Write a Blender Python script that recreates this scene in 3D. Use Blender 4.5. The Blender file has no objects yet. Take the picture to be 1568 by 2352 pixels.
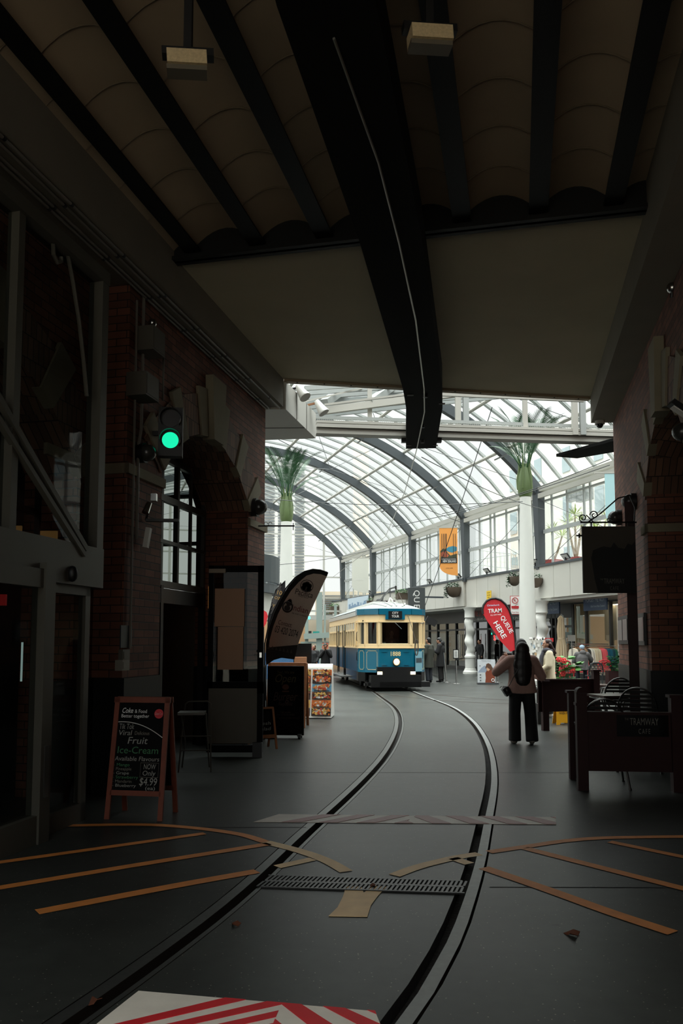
import bpy, bmesh, random, math
from math import sin, cos, tan, pi, radians, sqrt, atan2, asin, floor
from mathutils import Vector, Matrix
random.seed(7)
SC = bpy.context.scene
COL = SC.collection

# ------------------------------------------------------------------ camera
F = 1830.0; H = 1.57; PITCH = radians(4.5); CY = 1474 - F * tan(PITCH)
cd = bpy.data.cameras.new('camera'); cam = bpy.data.objects.new('camera', cd); COL.objects.link(cam)
cam.location = (0, 0, H); cam.rotation_euler = (pi / 2 + PITCH, 0, 0)
cd.sensor_fit = 'VERTICAL'; cd.sensor_height = 36.0; cd.lens = F / 2352 * 36.0
cd.shift_y = (CY - 1176) / 2352; cd.clip_start = 0.05; cd.clip_end = 500
SC.camera = cam
# ------------------------------------------------------------------ world, exposure
W = bpy.data.worlds.new('overcast_sky'); SC.world = W; W.use_nodes = True
wn = W.node_tree.nodes; wl_ = W.node_tree.links; wn['Background'].inputs[0].default_value = (0.915, 0.955, 0.93, 1)
# overcast sky: the zenith is brighter than the horizon
SKY_LOW, SKY_TOP = 0.70, 8.0
_tc = wn.new('ShaderNodeTexCoord'); _sp = wn.new('ShaderNodeSeparateXYZ'); wl_.new(_tc.outputs['Generated'], _sp.inputs[0])
_pw = wn.new('ShaderNodeMath'); _pw.operation = 'POWER'; _pw.inputs[1].default_value = 3.0
_mx = wn.new('ShaderNodeMath'); _mx.operation = 'MAXIMUM'; _mx.inputs[1].default_value = 0.0
wl_.new(_sp.outputs['Z'], _mx.inputs[0]); wl_.new(_mx.outputs[0], _pw.inputs[0])
_ma = wn.new('ShaderNodeMath'); _ma.operation = 'MULTIPLY_ADD'; _ma.inputs[1].default_value = SKY_TOP; _ma.inputs[2].default_value = SKY_LOW
wl_.new(_pw.outputs[0], _ma.inputs[0]); wl_.new(_ma.outputs[0], wn['Background'].inputs[1])
SC.view_settings.view_transform = 'Standard'; SC.view_settings.look = 'None'
SC.view_settings.gamma = 1; SC.view_settings.use_curve_mapping = False
SC.view_settings.exposure = 0.55
SC.cycles.max_bounces = 7; SC.cycles.diffuse_bounces = 4; SC.cycles.glossy_bounces = 4
SC.cycles.transparent_max_bounces = 24; SC.cycles.transmission_bounces = 4
SC.cycles.sample_clamp_indirect = 4.0; SC.cycles.use_denoising = True
SC.cycles.caustics_reflective = False; SC.cycles.caustics_refractive = False

# ------------------------------------------------------------------ colour and materials
def lin(c):
    def g(x):
        x /= 255.0
        return x / 12.92 if x <= 0.04045 else ((x + 0.055) / 1.055) ** 2.4
    return (g(c[0]), g(c[1]), g(c[2]), 1)
MATS = {}
def M(name, col, rough=0.6, metal=0.0, spec=0.5, noise=None, bump=None, emit=0.0, coat=0.0, ecol=None, alpha=None):
    if name in MATS: return MATS[name]
    m = bpy.data.materials.new(name); m.use_nodes = True; MATS[name] = m
    nt = m.node_tree; b = nt.nodes['Principled BSDF']
    c = lin(col); b.inputs['Base Color'].default_value = c
    b.inputs['Roughness'].default_value = rough; b.inputs['Metallic'].default_value = metal
    b.inputs['Specular IOR Level'].default_value = spec
    if coat: b.inputs['Coat Weight'].default_value = coat
    if emit:
        b.inputs['Emission Color'].default_value = lin(ecol or col); b.inputs['Emission Strength'].default_value = emit
    if alpha is not None: b.inputs['Alpha'].default_value = alpha
    if noise or bump:
        tc = nt.nodes.new('ShaderNodeTexCoord')
        nz = nt.nodes.new('ShaderNodeTexNoise'); nt.links.new(tc.outputs['Object'], nz.inputs['Vector'])
        nz.inputs['Detail'].default_value = 5
        nz.inputs['Scale'].default_value = (noise or bump)[0]
        if noise:
            mx = nt.nodes.new('ShaderNodeMix'); mx.data_type = 'RGBA'
            a = noise[1]
            mx.inputs['A'].default_value = tuple(x * (1 - a) for x in c[:3]) + (1,)
            mx.inputs['B'].default_value = tuple(min(1, x * (1 + a)) for x in c[:3]) + (1,)
            nt.links.new(nz.outputs['Fac'], mx.inputs['Factor']); nt.links.new(mx.outputs['Result'], b.inputs['Base Color'])
        if bump:
            bp = nt.nodes.new('ShaderNodeBump'); bp.inputs['Strength'].default_value = bump[1]; bp.inputs['Distance'].default_value = 0.02
            nt.links.new(nz.outputs['Fac'], bp.inputs['Height']); nt.links.new(bp.outputs['Normal'], b.inputs['Normal'])
    return m
def glassmat(name, tint, gloss=0.1, rough=0.02, fres=True):
    if name in MATS: return MATS[name]
    m = bpy.data.materials.new(name); m.use_nodes = True; MATS[name] = m
    nt = m.node_tree; nt.nodes.remove(nt.nodes['Principled BSDF'])
    out = nt.nodes['Material Output']
    t = nt.nodes.new('ShaderNodeBsdfTransparent'); t.inputs[0].default_value = tint + (1,)
    g = nt.nodes.new('ShaderNodeBsdfGlossy'); g.inputs['Roughness'].default_value = rough
    mx = nt.nodes.new('ShaderNodeMixShader')
    if fres:
        fr = nt.nodes.new('ShaderNodeFresnel'); fr.inputs[0].default_value = 1.5
        ml = nt.nodes.new('ShaderNodeMath'); ml.operation = 'MULTIPLY'; ml.inputs[1].default_value = gloss * 10
        ml.use_clamp = True
        nt.links.new(fr.outputs[0], ml.inputs[0]); nt.links.new(ml.outputs[0], mx.inputs[0])
    else: mx.inputs[0].default_value = gloss
    nt.links.new(t.outputs[0], mx.inputs[1]); nt.links.new(g.outputs[0], mx.inputs[2]); nt.links.new(mx.outputs[0], out.inputs[0])
    return m
def brickmat(name, c1, c2, mortar, bw=0.24, bh=0.085, rough=0.75, blend=None):
    m = bpy.data.materials.new(name); m.use_nodes = True; MATS[name] = m
    nt = m.node_tree; b = nt.nodes['Principled BSDF']
    tc = nt.nodes.new('ShaderNodeTexCoord')
    br = nt.nodes.new('ShaderNodeTexBrick'); br.inputs['Scale'].default_value = 1.0
    br.inputs['Brick Width'].default_value = bw; br.inputs['Row Height'].default_value = bh
    br.inputs['Mortar Size'].default_value = 0.006; br.inputs['Mortar Smooth'].default_value = 0.3
    br.inputs['Color1'].default_value = lin(c1); br.inputs['Color2'].default_value = lin(c2); br.inputs['Mortar'].default_value = lin(mortar)
    nt.links.new(tc.outputs['UV'], br.inputs['Vector'])
    nz = nt.nodes.new('ShaderNodeTexNoise'); nz.inputs['Scale'].default_value = 3.0; nz.inputs['Detail'].default_value = 6
    nt.links.new(tc.outputs['UV'], nz.inputs['Vector'])
    mx = nt.nodes.new('ShaderNodeMix'); mx.data_type = 'RGBA'; mx.blend_type = 'MULTIPLY'; mx.inputs['Factor'].default_value = 0.55
    nt.links.new(br.outputs['Color'], mx.inputs['A']); nt.links.new(nz.outputs['Fac'], mx.inputs['B'])
    nt.links.new(mx.outputs['Result'], b.inputs['Base Color'])
    b.inputs['Roughness'].default_value = rough
    bp = nt.nodes.new('ShaderNodeBump'); bp.inputs['Strength'].default_value = 0.5; bp.inputs['Distance'].default_value = 0.01; bp.invert = True
    nt.links.new(br.outputs['Fac'], bp.inputs['Height']); nt.links.new(bp.outputs['Normal'], b.inputs['Normal'])
    return m
def floormat():
    m = bpy.data.materials.new('polished_concrete'); m.use_nodes = True
    nt = m.node_tree; b = nt.nodes['Principled BSDF']; L = nt.links.new
    tc = nt.nodes.new('ShaderNodeTexCoord')
    def noise(sc, det=5, vec=None):
        n = nt.nodes.new('ShaderNodeTexNoise'); n.inputs['Scale'].default_value = sc; n.inputs['Detail'].default_value = det
        L(vec or tc.outputs['Object'], n.inputs['Vector']); return n
    n1 = noise(0.9); n2 = noise(9)
    r1 = nt.nodes.new('ShaderNodeValToRGB'); r1.color_ramp.elements[0].position = 0.3; r1.color_ramp.elements[1].position = 0.7
    r1.color_ramp.elements[0].color = lin((46, 48, 46)); r1.color_ramp.elements[1].color = lin((62, 65, 62))
    L(n1.outputs['Fac'], r1.inputs[0])
    mx = nt.nodes.new('ShaderNodeMix'); mx.data_type = 'RGBA'; mx.blend_type = 'MULTIPLY'; mx.inputs['Factor'].default_value = 0.5
    r2 = nt.nodes.new('ShaderNodeValToRGB'); r2.color_ramp.elements[0].color = (.55, .55, .55, 1); r2.color_ramp.elements[0].position = .3; r2.color_ramp.elements[1].position = .6
    L(n2.outputs['Fac'], r2.inputs[0]); L(r1.outputs[0], mx.inputs['A']); L(r2.outputs[0], mx.inputs['B'])
    # exposed aggregate specks
    vo = nt.nodes.new('ShaderNodeTexVoronoi'); vo.inputs['Scale'].default_value = 34; L(tc.outputs['Object'], vo.inputs['Vector'])
    gt = nt.nodes.new('ShaderNodeMath'); gt.operation = 'LESS_THAN'; gt.inputs[1].default_value = 0.12; L(vo.outputs['Distance'], gt.inputs[0])
    sep = nt.nodes.new('ShaderNodeSeparateColor'); L(vo.outputs['Color'], sep.inputs[0])
    g2 = nt.nodes.new('ShaderNodeMath'); g2.operation = 'GREATER_THAN'; g2.inputs[1].default_value = 0.6; L(sep.outputs[0], g2.inputs[0])
    mu = nt.nodes.new('ShaderNodeMath'); mu.operation = 'MULTIPLY'; L(gt.outputs[0], mu.inputs[0]); L(g2.outputs[0], mu.inputs[1])
    m2 = nt.nodes.new('ShaderNodeMix'); m2.data_type = 'RGBA'; L(mu.outputs[0], m2.inputs['Factor'])
    L(mx.outputs['Result'], m2.inputs['A']); m2.inputs['B'].default_value = lin((140, 136, 124))
    # dark pits and scuffs
    mp = nt.nodes.new('ShaderNodeMapping'); mp.inputs['Scale'].default_value = (1, 2.6, 1); L(tc.outputs['Object'], mp.inputs[0])
    n3 = noise(5.5, 6, mp.outputs[0])
    r3 = nt.nodes.new('ShaderNodeValToRGB'); r3.color_ramp.elements[0].position = .715; r3.color_ramp.elements[1].position = .735
    L(n3.outputs['Fac'], r3.inputs[0])
    m3 = nt.nodes.new('ShaderNodeMix'); m3.data_type = 'RGBA'; L(r3.outputs[0], m3.inputs['Factor']); L(m2.outputs['Result'], m3.inputs['A'])
    m3.inputs['B'].default_value = lin((16, 15, 14)); L(m3.outputs['Result'], b.inputs['Base Color'])
    rr = nt.nodes.new('ShaderNodeMapRange'); rr.inputs['To Min'].default_value = .36; rr.inputs['To Max'].default_value = .44; b.inputs['Specular IOR Level'].default_value = .28
    L(n1.outputs['Fac'], rr.inputs['Value']); L(rr.outputs[0], b.inputs['Roughness'])
    bp = nt.nodes.new('ShaderNodeBump'); bp.inputs['Strength'].default_value = .05; bp.inputs['Distance'].default_value = .003
    L(n2.outputs['Fac'], bp.inputs['Height']); L(bp.outputs['Normal'], b.inputs['Normal'])
    return m

# ------------------------------------------------------------------ geometry helpers
V = Vector
class MB:
    def __init__(s): s.v = []; s.f = []; s.mi = []; s.m = 0
    def add(s, vs, fs):
        o = len(s.v); s.v += [tuple(p) for p in vs]
        for f in fs: s.f.append([i + o for i in f]); s.mi.append(s.m)
        return s
    def box(s, c, sz, rz=0, R=None):
        x, y, z = sz[0] / 2, sz[1] / 2, sz[2] / 2
        ps = [V((a, b, d)) for a in (-x, x) for b in (-y, y) for d in (-z, z)]
        if R is None: R = Matrix.Rotation(rz, 3, 'Z')
        c = V(c); ps = [R @ p + c for p in ps]
        return s.add(ps, [(0, 1, 3, 2), (4, 6, 7, 5), (0, 4, 5, 1), (2, 3, 7, 6), (0, 2, 6, 4), (1, 5, 7, 3)])
    def bar(s, p0, p1, w, h, up=(0, 0, 1), w1=None, h1=None):
        p0 = V(p0); p1 = V(p1); d = (p1 - p0).normalized(); u = V(up)
        if abs(d.dot(u)) > .99: u = V((0, 1, 0))
        sd = d.cross(u).normalized(); u = sd.cross(d)
        w1 = w if w1 is None else w1; h1 = h if h1 is None else h1
        ps = [p0 + sd * a * w / 2 + u * b * h / 2 for a, b in ((-1, -1), (1, -1), (1, 1), (-1, 1))]
        ps += [p1 + sd * a * w1 / 2 + u * b * h1 / 2 for a, b in ((-1, -1), (1, -1), (1, 1), (-1, 1))]
        return s.add(ps, [(3, 2, 1, 0), (4, 5, 6, 7), (0, 1, 5, 4), (1, 2, 6, 5), (2, 3, 7, 6), (3, 0, 4, 7)])
    def cyl(s, p0, p1, r0, r1=None, n=12):
        r1 = r0 if r1 is None else r1
        p0 = V(p0); p1 = V(p1); d = (p1 - p0).normalized()
        a = d.cross(V((0, 0, 1)) if abs(d.z) < .9 else V((1, 0, 0))).normalized(); b = d.cross(a)
        vs = []
        for p, r in ((p0, r0), (p1, r1)):
            for i in range(n):
                t = 2 * pi * i / n; vs.append(p + a * cos(t) * r + b * sin(t) * r)
        fs = [(i, (i + 1) % n, n + (i + 1) % n, n + i) for i in range(n)]
        fs += [tuple(range(n))[::-1], tuple(range(n, 2 * n))]
        return s.add(vs, fs)
    def tube(s, pts, r, n=6, closed=False):
        pts = [V(p) for p in pts]; N = len(pts); rr = r if hasattr(r, '__len__') else [r] * N
        prev = None; vs = []
        for i, p in enumerate(pts):
            if closed: t = pts[(i + 1) % N] - pts[i - 1]
            else: t = pts[min(i + 1, N - 1)] - pts[max(i - 1, 0)]
            t = t.normalized() if t.length > 1e-9 else V((0, 0, 1))
            if prev is None:
                a = t.cross(V((0, 0, 1)) if abs(t.z) < .9 else V((1, 0, 0))).normalized()
            else:
                a = prev - t * prev.dot(t)
                a = a.normalized() if a.length > 1e-6 else t.cross(V((0, 0, 1))).normalized()
            prev = a; b = t.cross(a)
            for k in range(n):
                q = 2 * pi * k / n; vs.append(p + (a * cos(q) + b * sin(q)) * rr[i])
        fs = []
        for i in range(N if closed else N - 1):
            j = (i + 1) % N
            for k in range(n): fs.append((i * n + k, i * n + (k + 1) % n, j * n + (k + 1) % n, j * n + k))
        if not closed: fs += [tuple(range(n))[::-1], tuple(range((N - 1) * n, N * n))]
        return s.add(vs, fs)
    def lathe(s, prof, c=(0, 0, 0), n=20, wob=None):
        vs = []; c = V(c)
        for (r, z) in prof:
            ox = oy = 0
            if wob: ox, oy = wob(z)
            for k in range(n):
                q = 2 * pi * k / n; vs.append(c + V((r * cos(q) + ox, r * sin(q) + oy, z)))
        fs = []
        for i in range(len(prof) - 1):
            for k in range(n): fs.append((i * n + k, i * n + (k + 1) % n, (i + 1) * n + (k + 1) % n, (i + 1) * n + k))
        fs += [tuple(range(n))[::-1], tuple(range((len(prof) - 1) * n, len(prof) * n))]
        return s.add(vs, fs)
    def ell(s, c, r, n=12, R=None):
        c = V(c); vs = []; m = max(4, n // 2 + 1)
        for i in range(m + 1):
            a = pi * i / m
            for k in range(n):
                q = 2 * pi * k / n; p = V((r[0] * sin(a) * cos(q), r[1] * sin(a) * sin(q), r[2] * cos(a)))
                vs.append((R @ p if R else p) + c)
        fs = []
        for i in range(m):
            for k in range(n): fs.append((i * n + k, (i + 1) * n + k, (i + 1) * n + (k + 1) % n, i * n + (k + 1) % n))
        return s.add(vs, fs)
    def poly(s, pts, depth=0.0, nrm=None):
        pts = [V(p) for p in pts]; n = len(pts)
        if depth == 0: return s.add(pts, [tuple(range(n))])
        if nrm is None: nrm = (pts[1] - pts[0]).cross(pts[2] - pts[1]).normalized()
        nrm = V(nrm); b = [p - nrm * depth for p in pts]
        fs = [tuple(range(n)), tuple(range(n, 2 * n))[::-1]] + [(i, n + i, n + (i + 1) % n, (i + 1) % n) for i in range(n)]
        return s.add(pts + b, fs)
    def ribbon(s, pts, w, z):
        pts = [V((p[0], p[1], 0)) for p in pts]; vs = []
        ws = w if hasattr(w, '__len__') else [w] * len(pts)
        for i, p in enumerate(pts):
            t = (pts[min(i + 1, len(pts) - 1)] - pts[max(0, i - 1)]).normalized(); nn = V((-t.y, t.x, 0))
            vs += [p + nn * ws[i] / 2 + V((0, 0, z)), p - nn * ws[i] / 2 + V((0, 0, z))]
        for i in range(len(pts) - 1): s.add([vs[2 * i], vs[2 * i + 1], vs[2 * i + 3], vs[2 * i + 2]], [(3, 2, 1, 0)])
        return s
    def mesh(s, name, mats):
        me = bpy.data.meshes.new(name); me.from_pydata(s.v, [], s.f)
        if not isinstance(mats, (list, tuple)): mats = [mats]
        for m in mats: me.materials.append(m)
        me.polygons.foreach_set('material_index', s.mi); me.polygons.foreach_set('use_smooth', [True] * len(s.f))
        me.update(); me.set_sharp_from_angle(angle=radians(38))
        uv = me.uv_layers.new(name='UVMap').data
        for p in me.polygons:
            n = p.normal
            if abs(n.z) > .8: t = V((1, 0, 0)); b = V((0, 1, 0))
            else:
                t = V((0, 0, 1)).cross(n).normalized(); b = V((0, 0, 1))
            for li in p.loop_indices:
                c = me.vertices[me.loops[li].vertex_index].co; uv[li].uv = (c.dot(t), c.dot(b))
        return me
    def build(s, name, mats, parent=None, local=False):
        o = bpy.data.objects.new(name, s.mesh(name, mats)); COL.objects.link(o)
        if parent is not None: par(o, parent, local)
        return o
def wm(o):
    return ((wm(o.parent) @ o.matrix_parent_inverse) if o.parent else Matrix()) @ o.matrix_basis
def par(o, parent, local=False):
    o.parent = parent
    if not local: o.matrix_parent_inverse = wm(parent).inverted()
def tag(o, label=None, cat=None, group=None, kind=None):
    if label: o['label'] = label
    if cat: o['category'] = cat
    if group: o['group'] = group
    if kind: o['kind'] = kind
    return o
def E(name, loc, label, cat, group=None, rz=0):
    o = bpy.data.objects.new(name, None); COL.objects.link(o); o.location = loc; o.rotation_euler = (0, 0, rz)
    o.empty_display_size = .1
    return tag(o, label, cat, group)
def dup(root, loc=None, rz=None, label=None):
    def cp(o, parent):
        c = o.copy(); COL.objects.link(c)
        if parent is not None: c.parent = parent
        for ch in kids.get(o.name, []): cp(ch, c)
        return c
    kids = {}
    for o in COL.objects:
        if o.parent: kids.setdefault(o.parent.name, []).append(o)
    r = cp(root, None)
    if loc is not None: r.location = loc
    if rz is not None: r.rotation_euler = (0, 0, rz)
    if label: r['label'] = label
    return r
class Fr:   # a flat frame: origin o, x to the right, y up, n towards the viewer
    def __init__(s, o, x=(1, 0, 0), y=(0, 0, 1)):
        s.o = V(o); s.x = V(x).normalized(); s.y = V(y).normalized(); s.n = s.x.cross(s.y)
    def p(s, a, b, d=0): return s.o + s.x * a + s.y * b + s.n * d
    def rect(s, mb, a0, b0, a1, b1, d=0, th=.01): return mb.poly([s.p(a0, b0, d), s.p(a1, b0, d), s.p(a1, b1, d), s.p(a0, b1, d)], th)
    def disc(s, mb, a, b, ra, rb=None, d=0, th=.004, n=20, rot=0):
        rb = rb or ra; ps = []
        for i in range(n):
            q = 2 * pi * i / n; u_ = ra * cos(q); w_ = rb * sin(q)
            ps.append(s.p(a + u_ * cos(rot) - w_ * sin(rot), b + u_ * sin(rot) + w_ * cos(rot), d))
        return mb.poly(ps, th)
TXT = {}
def text_raw(st, shear=0, extr=0.0, off=0.0, sp=1.0):
    k = (st, shear, off, sp)
    if k not in TXT:
        cu = bpy.data.curves.new('t', 'FONT'); cu.body = st; cu.shear = shear; cu.offset = off; cu.space_character = sp
        cu.extrude = 0.0; cu.resolution_u = 3
        o = bpy.data.objects.new('t', cu); COL.objects.link(o)
        dg = bpy.context.evaluated_depsgraph_get(); me = bpy.data.meshes.new_from_object(o.evaluated_get(dg))
        TXT[k] = ([v.co.copy() for v in me.vertices], [tuple(p.vertices) for p in me.polygons])
        bpy.data.objects.remove(o); bpy.data.curves.remove(cu); bpy.data.meshes.remove(me)
    return TXT[k]
def text_mb(mb, st, fr, a, b, h, w=None, al='C', d=.003, shear=0, off=0.0, sp=1.0, rot=0, mirror=False):
    vs, fs = text_raw(st, shear, 0, off, sp)
    if not vs: return
    x0 = min(v.x for v in vs); x1 = max(v.x for v in vs); y1 = 0.69
    sy = h / y1; sx = sy if w is None else w / (x1 - x0); wid = (x1 - x0) * sx
    ax = {'C': -wid / 2, 'L': 0, 'R': -wid}[al]
    out = []
    for v in vs:
        x = (v.x - x0) * sx + ax; y = v.y * sy
        if mirror: x = -x
        out.append(fr.p(a + x * cos(rot) - y * sin(rot), b + x * sin(rot) + y * cos(rot), d))
    mb.add(out, [f[::-1] if mirror else f for f in fs])
def text(st, fr, a, b, h, mat, parent, w=None, name='lettering', **k):
    mb = MB(); text_mb(mb, st, fr, a, b, h, w, **k)
    return mb.build(name, mat, parent)

def ray(x, y):
    a = (x - 784) / F; b = -(y - CY) / F
    return V((a, cos(PITCH) - b * sin(PITCH), sin(PITCH) + b * cos(PITCH)))
def atY(x, y, Y):
    d = ray(x, y); t = Y / d.y; return V((d.x * t, Y, H + d.z * t))
def atZ(x, y, z=0.0):
    d = ray(x, y); t = (z - H) / d.z; return V((d.x * t, d.y * t, z))
gp = atZ
TH = radians(12.5); U = V((sin(TH), cos(TH), 0)); VV = V((cos(TH), -sin(TH), 0))
def PA(a, b, z=0): return U * a + VV * b + V((0, 0, z))          # passage frame: along, across
G0 = V((6.43, 40.27, 0)); T2 = radians(-16.84); U2 = V((sin(T2), cos(T2), 0)); N2 = V((-cos(T2), sin(T2), 0))
def GP(t, d, z=0): return G0 + U2 * t + N2 * d + V((0, 0, z))     # gallery frame: along, into the hall
def Gt(px, d):
    k = (px - 784) / F; P = G0 + N2 * d
    return (k * P.y - P.x) / (U2.x - k * U2.y)
def interp(tab, y):
    if y <= tab[0][0]:
        (y0, x0), (y1, x1) = tab[0], tab[1]
    elif y >= tab[-1][0]:
        (y0, x0), (y1, x1) = tab[-2], tab[-1]
    else:
        for i in range(len(tab) - 1):
            if tab[i][0] <= y <= tab[i + 1][0]:
                (y0, x0), (y1, x1) = tab[i], tab[i + 1]; break
    return x0 + (x1 - x0) * (y - y0) / (y1 - y0)

# ------------------------------------------------------------------ common materials
m_black = M('black_paint', (14, 14, 15), .5)
m_black_gloss = M('black_gloss', (8, 8, 9), .2)
m_dark_steel = M('dark_grey_steel', (62, 68, 72), .5, noise=(3, .12))
m_white = M('white_paint', (214, 214, 208), .45, noise=(2, .05))
m_offwhite = M('offwhite_paint', (186, 185, 178), .5, noise=(2, .06))
m_cream_steel = M('pale_steel', (176, 174, 166), .5)
m_grey_steel = M('grey_steel', (160, 164, 162), .45, noise=(4, .1))
m_chrome = M('brushed_chrome', (190, 190, 188), .25, metal=1)
m_alu = M('aluminium', (116, 116, 114), .3, metal=1)
m_ink = M('black_ink', (20, 18, 18), .6)
m_print_white = M('white_print', (222, 222, 218), .55)
m_red = M('red_print', (176, 26, 34), .5)
m_stone = M('pale_stone', (132, 124, 104), .8, noise=(5, .15), bump=(30, .2))
m_glass_roof = glassmat('roof_glass', (.93, .95, .95), .04, .03)
m_glass = glassmat('clear_glass', (.9, .93, .92), .025)
m_glass_dark = glassmat('shop_glass', (.6, .63, .62), .03)
m_brick = brickmat('red_brick', (146, 90, 68), (104, 60, 44), (38, 30, 26))
m_brick_arch = brickmat('arch_brick', (150, 112, 90), (104, 76, 62), (48, 40, 36), bw=.085, bh=.22)
m_dark_wood = M('dark_stained_wood', (42, 13, 12), .6, noise=(12, .3), spec=.3)
m_pine = M('pine_wood', (150, 92, 52), .55, noise=(14, .25))
m_skin = M('skin', (196, 146, 120), .55)
m_skin2 = M('tan_skin', (150, 102, 78), .55)
m_glass_kiosk = glassmat('smoky_window_glass', (.36, .38, .36), .03)
m_leaf = M('green_leaf', (70, 118, 52), .5, noise=(5, .35))
m_leaf2 = M('deep_green_leaf', (26, 72, 34), .5, noise=(6, .35))

# ================================================================== FLOOR WITH RAIL SLOTS
RL = [(3.42, -1.19), (3.62, -1.12), (4.11, -.96), (4.74, -.77), (5.14, -.67), (5.62, -.56), (6.07, -.47), (6.61, -.36), (7.24, -.22), (8.02, -.04), (8.99, .16), (9.57, .28), (10.6, .47), (11.88, .67), (12.92, .8), (14.16, .95), (15.67, 1.08), (17.54, 1.19), (19.4, 1.22), (21.07, 1.15), (23.07, 1.05), (25.48, .95), (30, .5), (50, -1.5)]
RR = [(3.42, .26), (3.62, .35), (4.11, .52), (4.4, .62), (4.74, .71), (5.14, .82), (5.62, .94), (6.07, 1.05), (6.61, 1.17), (7.24, 1.31), (8.02, 1.49), (8.99, 1.7), (9.57, 1.81), (10.6, 1.99), (11.88, 2.19), (12.92, 2.32), (14.16, 2.46), (15.67, 2.6), (17.54, 2.69), (19.4, 2.71), (21.07, 2.6), (23.07, 2.42), (25.48, 2.29), (30, 1.9), (50, -.05)]
def smooth(tab, y, w=.5):
    return (interp(tab, y - w) + 2 * interp(tab, y) + interp(tab, y + w)) / 4
YS = [-40, -8, 0] + [1 + .4 * i for i in range(72)] + [32, 40, 48]
def sec(y):
    w = min(.9, max(.1, (y - 3) * .12))
    return smooth(RL, y, w), smooth(RR, y, w)
def kslope(y):
    dl = (sec(y + .2)[0] - sec(y - .2)[0]) / .4
    return sqrt(1 + dl * dl)
m_floor = floormat()
m_pit = M('dirty_slot', (22, 18, 15), .9, noise=(30, .5), bump=(40, .6))
fl = MB()
for i in range(len(YS)):
    y = YS[i]; l, r = sec(y); k = kslope(y)
    xs = [-70, l - .045 * k, l + .14 * k, r - .10 * k, r + .05 * k, 70]
    fl.v += [(xs[0], y, 0), (xs[1], y, 0), (xs[1], y, -.07), (xs[2], y, -.07), (xs[2], y, 0), (xs[3], y, 0), (xs[3], y, -.07), (xs[4], y, -.07), (xs[4], y, 0), (xs[5], y, 0)]
for i in range(len(YS) - 1):
    for j in range(9):
        fl.f.append([i * 10 + j, i * 10 + j + 1, (i + 1) * 10 + j + 1, (i + 1) * 10 + j]); fl.mi.append(1 if j in (1, 2, 3, 5, 6, 7) else 0)
fl.add([(-70, 48, 0), (70, 48, 0), (70, 95, 0), (-70, 95, 0)], [(0, 1, 2, 3)])
fo = fl.build('floor', [m_floor, m_pit]); tag(fo, kind='structure')
m_rail = M('worn_rail_steel', (96, 98, 96), .42, metal=.8, noise=(20, .25))
m_rail2 = M('bright_worn_rail_steel', (138, 140, 138), .5, metal=.5, noise=(20, .2))
m_rail_dark = M('rusty_rail_side', (60, 52, 46), .6, metal=.6)
def rail(tab_i, offs, label):
    ys = [-9, 0] + [1 + .3 * i for i in range(96)] + [34, 42, 47.5]
    mb = MB()
    for (a, b, z0, z1, mi) in offs:
        base = len(mb.v)
        for y in ys:
            c = sec(y)[tab_i]; k = kslope(y)
            mb.v += [(c + a * k, y, z0), (c + a * k, y, z1), (c + b * k, y, z1), (c + b * k, y, z0)]
        for i in range(len(ys) - 1):
            for j in range(3):
                q = base + i * 4 + j; mb.f.append([q, q + 1, q + 5, q + 4]); mb.mi.append(mi if j == 1 else 1)
    o = mb.build('tram_rail', [m_rail2 if tab_i else m_rail, m_rail_dark]); return tag(o, label, 'rail', 'rails of the tram track')
rail(0, [(-.036, .034, -.068, .001, 0), (.105, .135, -.068, .001, 0)], 'left-hand grooved steel rail curving across the concrete floor to the tram')
rail(1, [(-.034, .034, -.068, .003, 0)], 'right-hand bright steel rail with the open dirty slot along its left side')
# second, branching track further back, only its narrow grooves
for k, (pts, lab) in enumerate([([(862, 1592), (900, 1597), (940, 1602), (1000, 1608), (1080, 1613), (1170, 1617), (1300, 1625)], 'thin groove of the branch track nearer the camera'),
                                ([(985, 1594), (1030, 1599), (1085, 1603), (1160, 1608), (1300, 1613)], 'thin groove of the branch track farther from the camera')]):
    mb = MB(); mb.ribbon([gp(*p) for p in pts], .07, .003)
    tag(mb.build('branch_rail', m_rail_dark), lab, 'rail')
mb = MB(); mb.poly([PA(-5.2, -30, .01), PA(-5.2, 30, .01), PA(-40, 30, .01), PA(-40, -30, .01)][::-1], -.005, (0, 0, 1)); tag(mb.build('floor_bounce', M('pale_bounce_ground', (186, 176, 160), .8)), kind='structure')  # unseen pale ground behind the camera, added to bounce light into the passage
# expansion joints in the slab
mb = MB(); m_joint = M('joint_sealant', (24, 24, 24), .8)
for p, q in (((-3.1, 9.75), (8, 9.72)), ((.95, 5.25), (6, 5.2)), ((-3.2, 6.9), (-.3, 6.9))):
    mb.ribbon([V(p), V(q)], .012, .002)
tag(mb.build('trim_1', m_joint), kind='structure')

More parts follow.
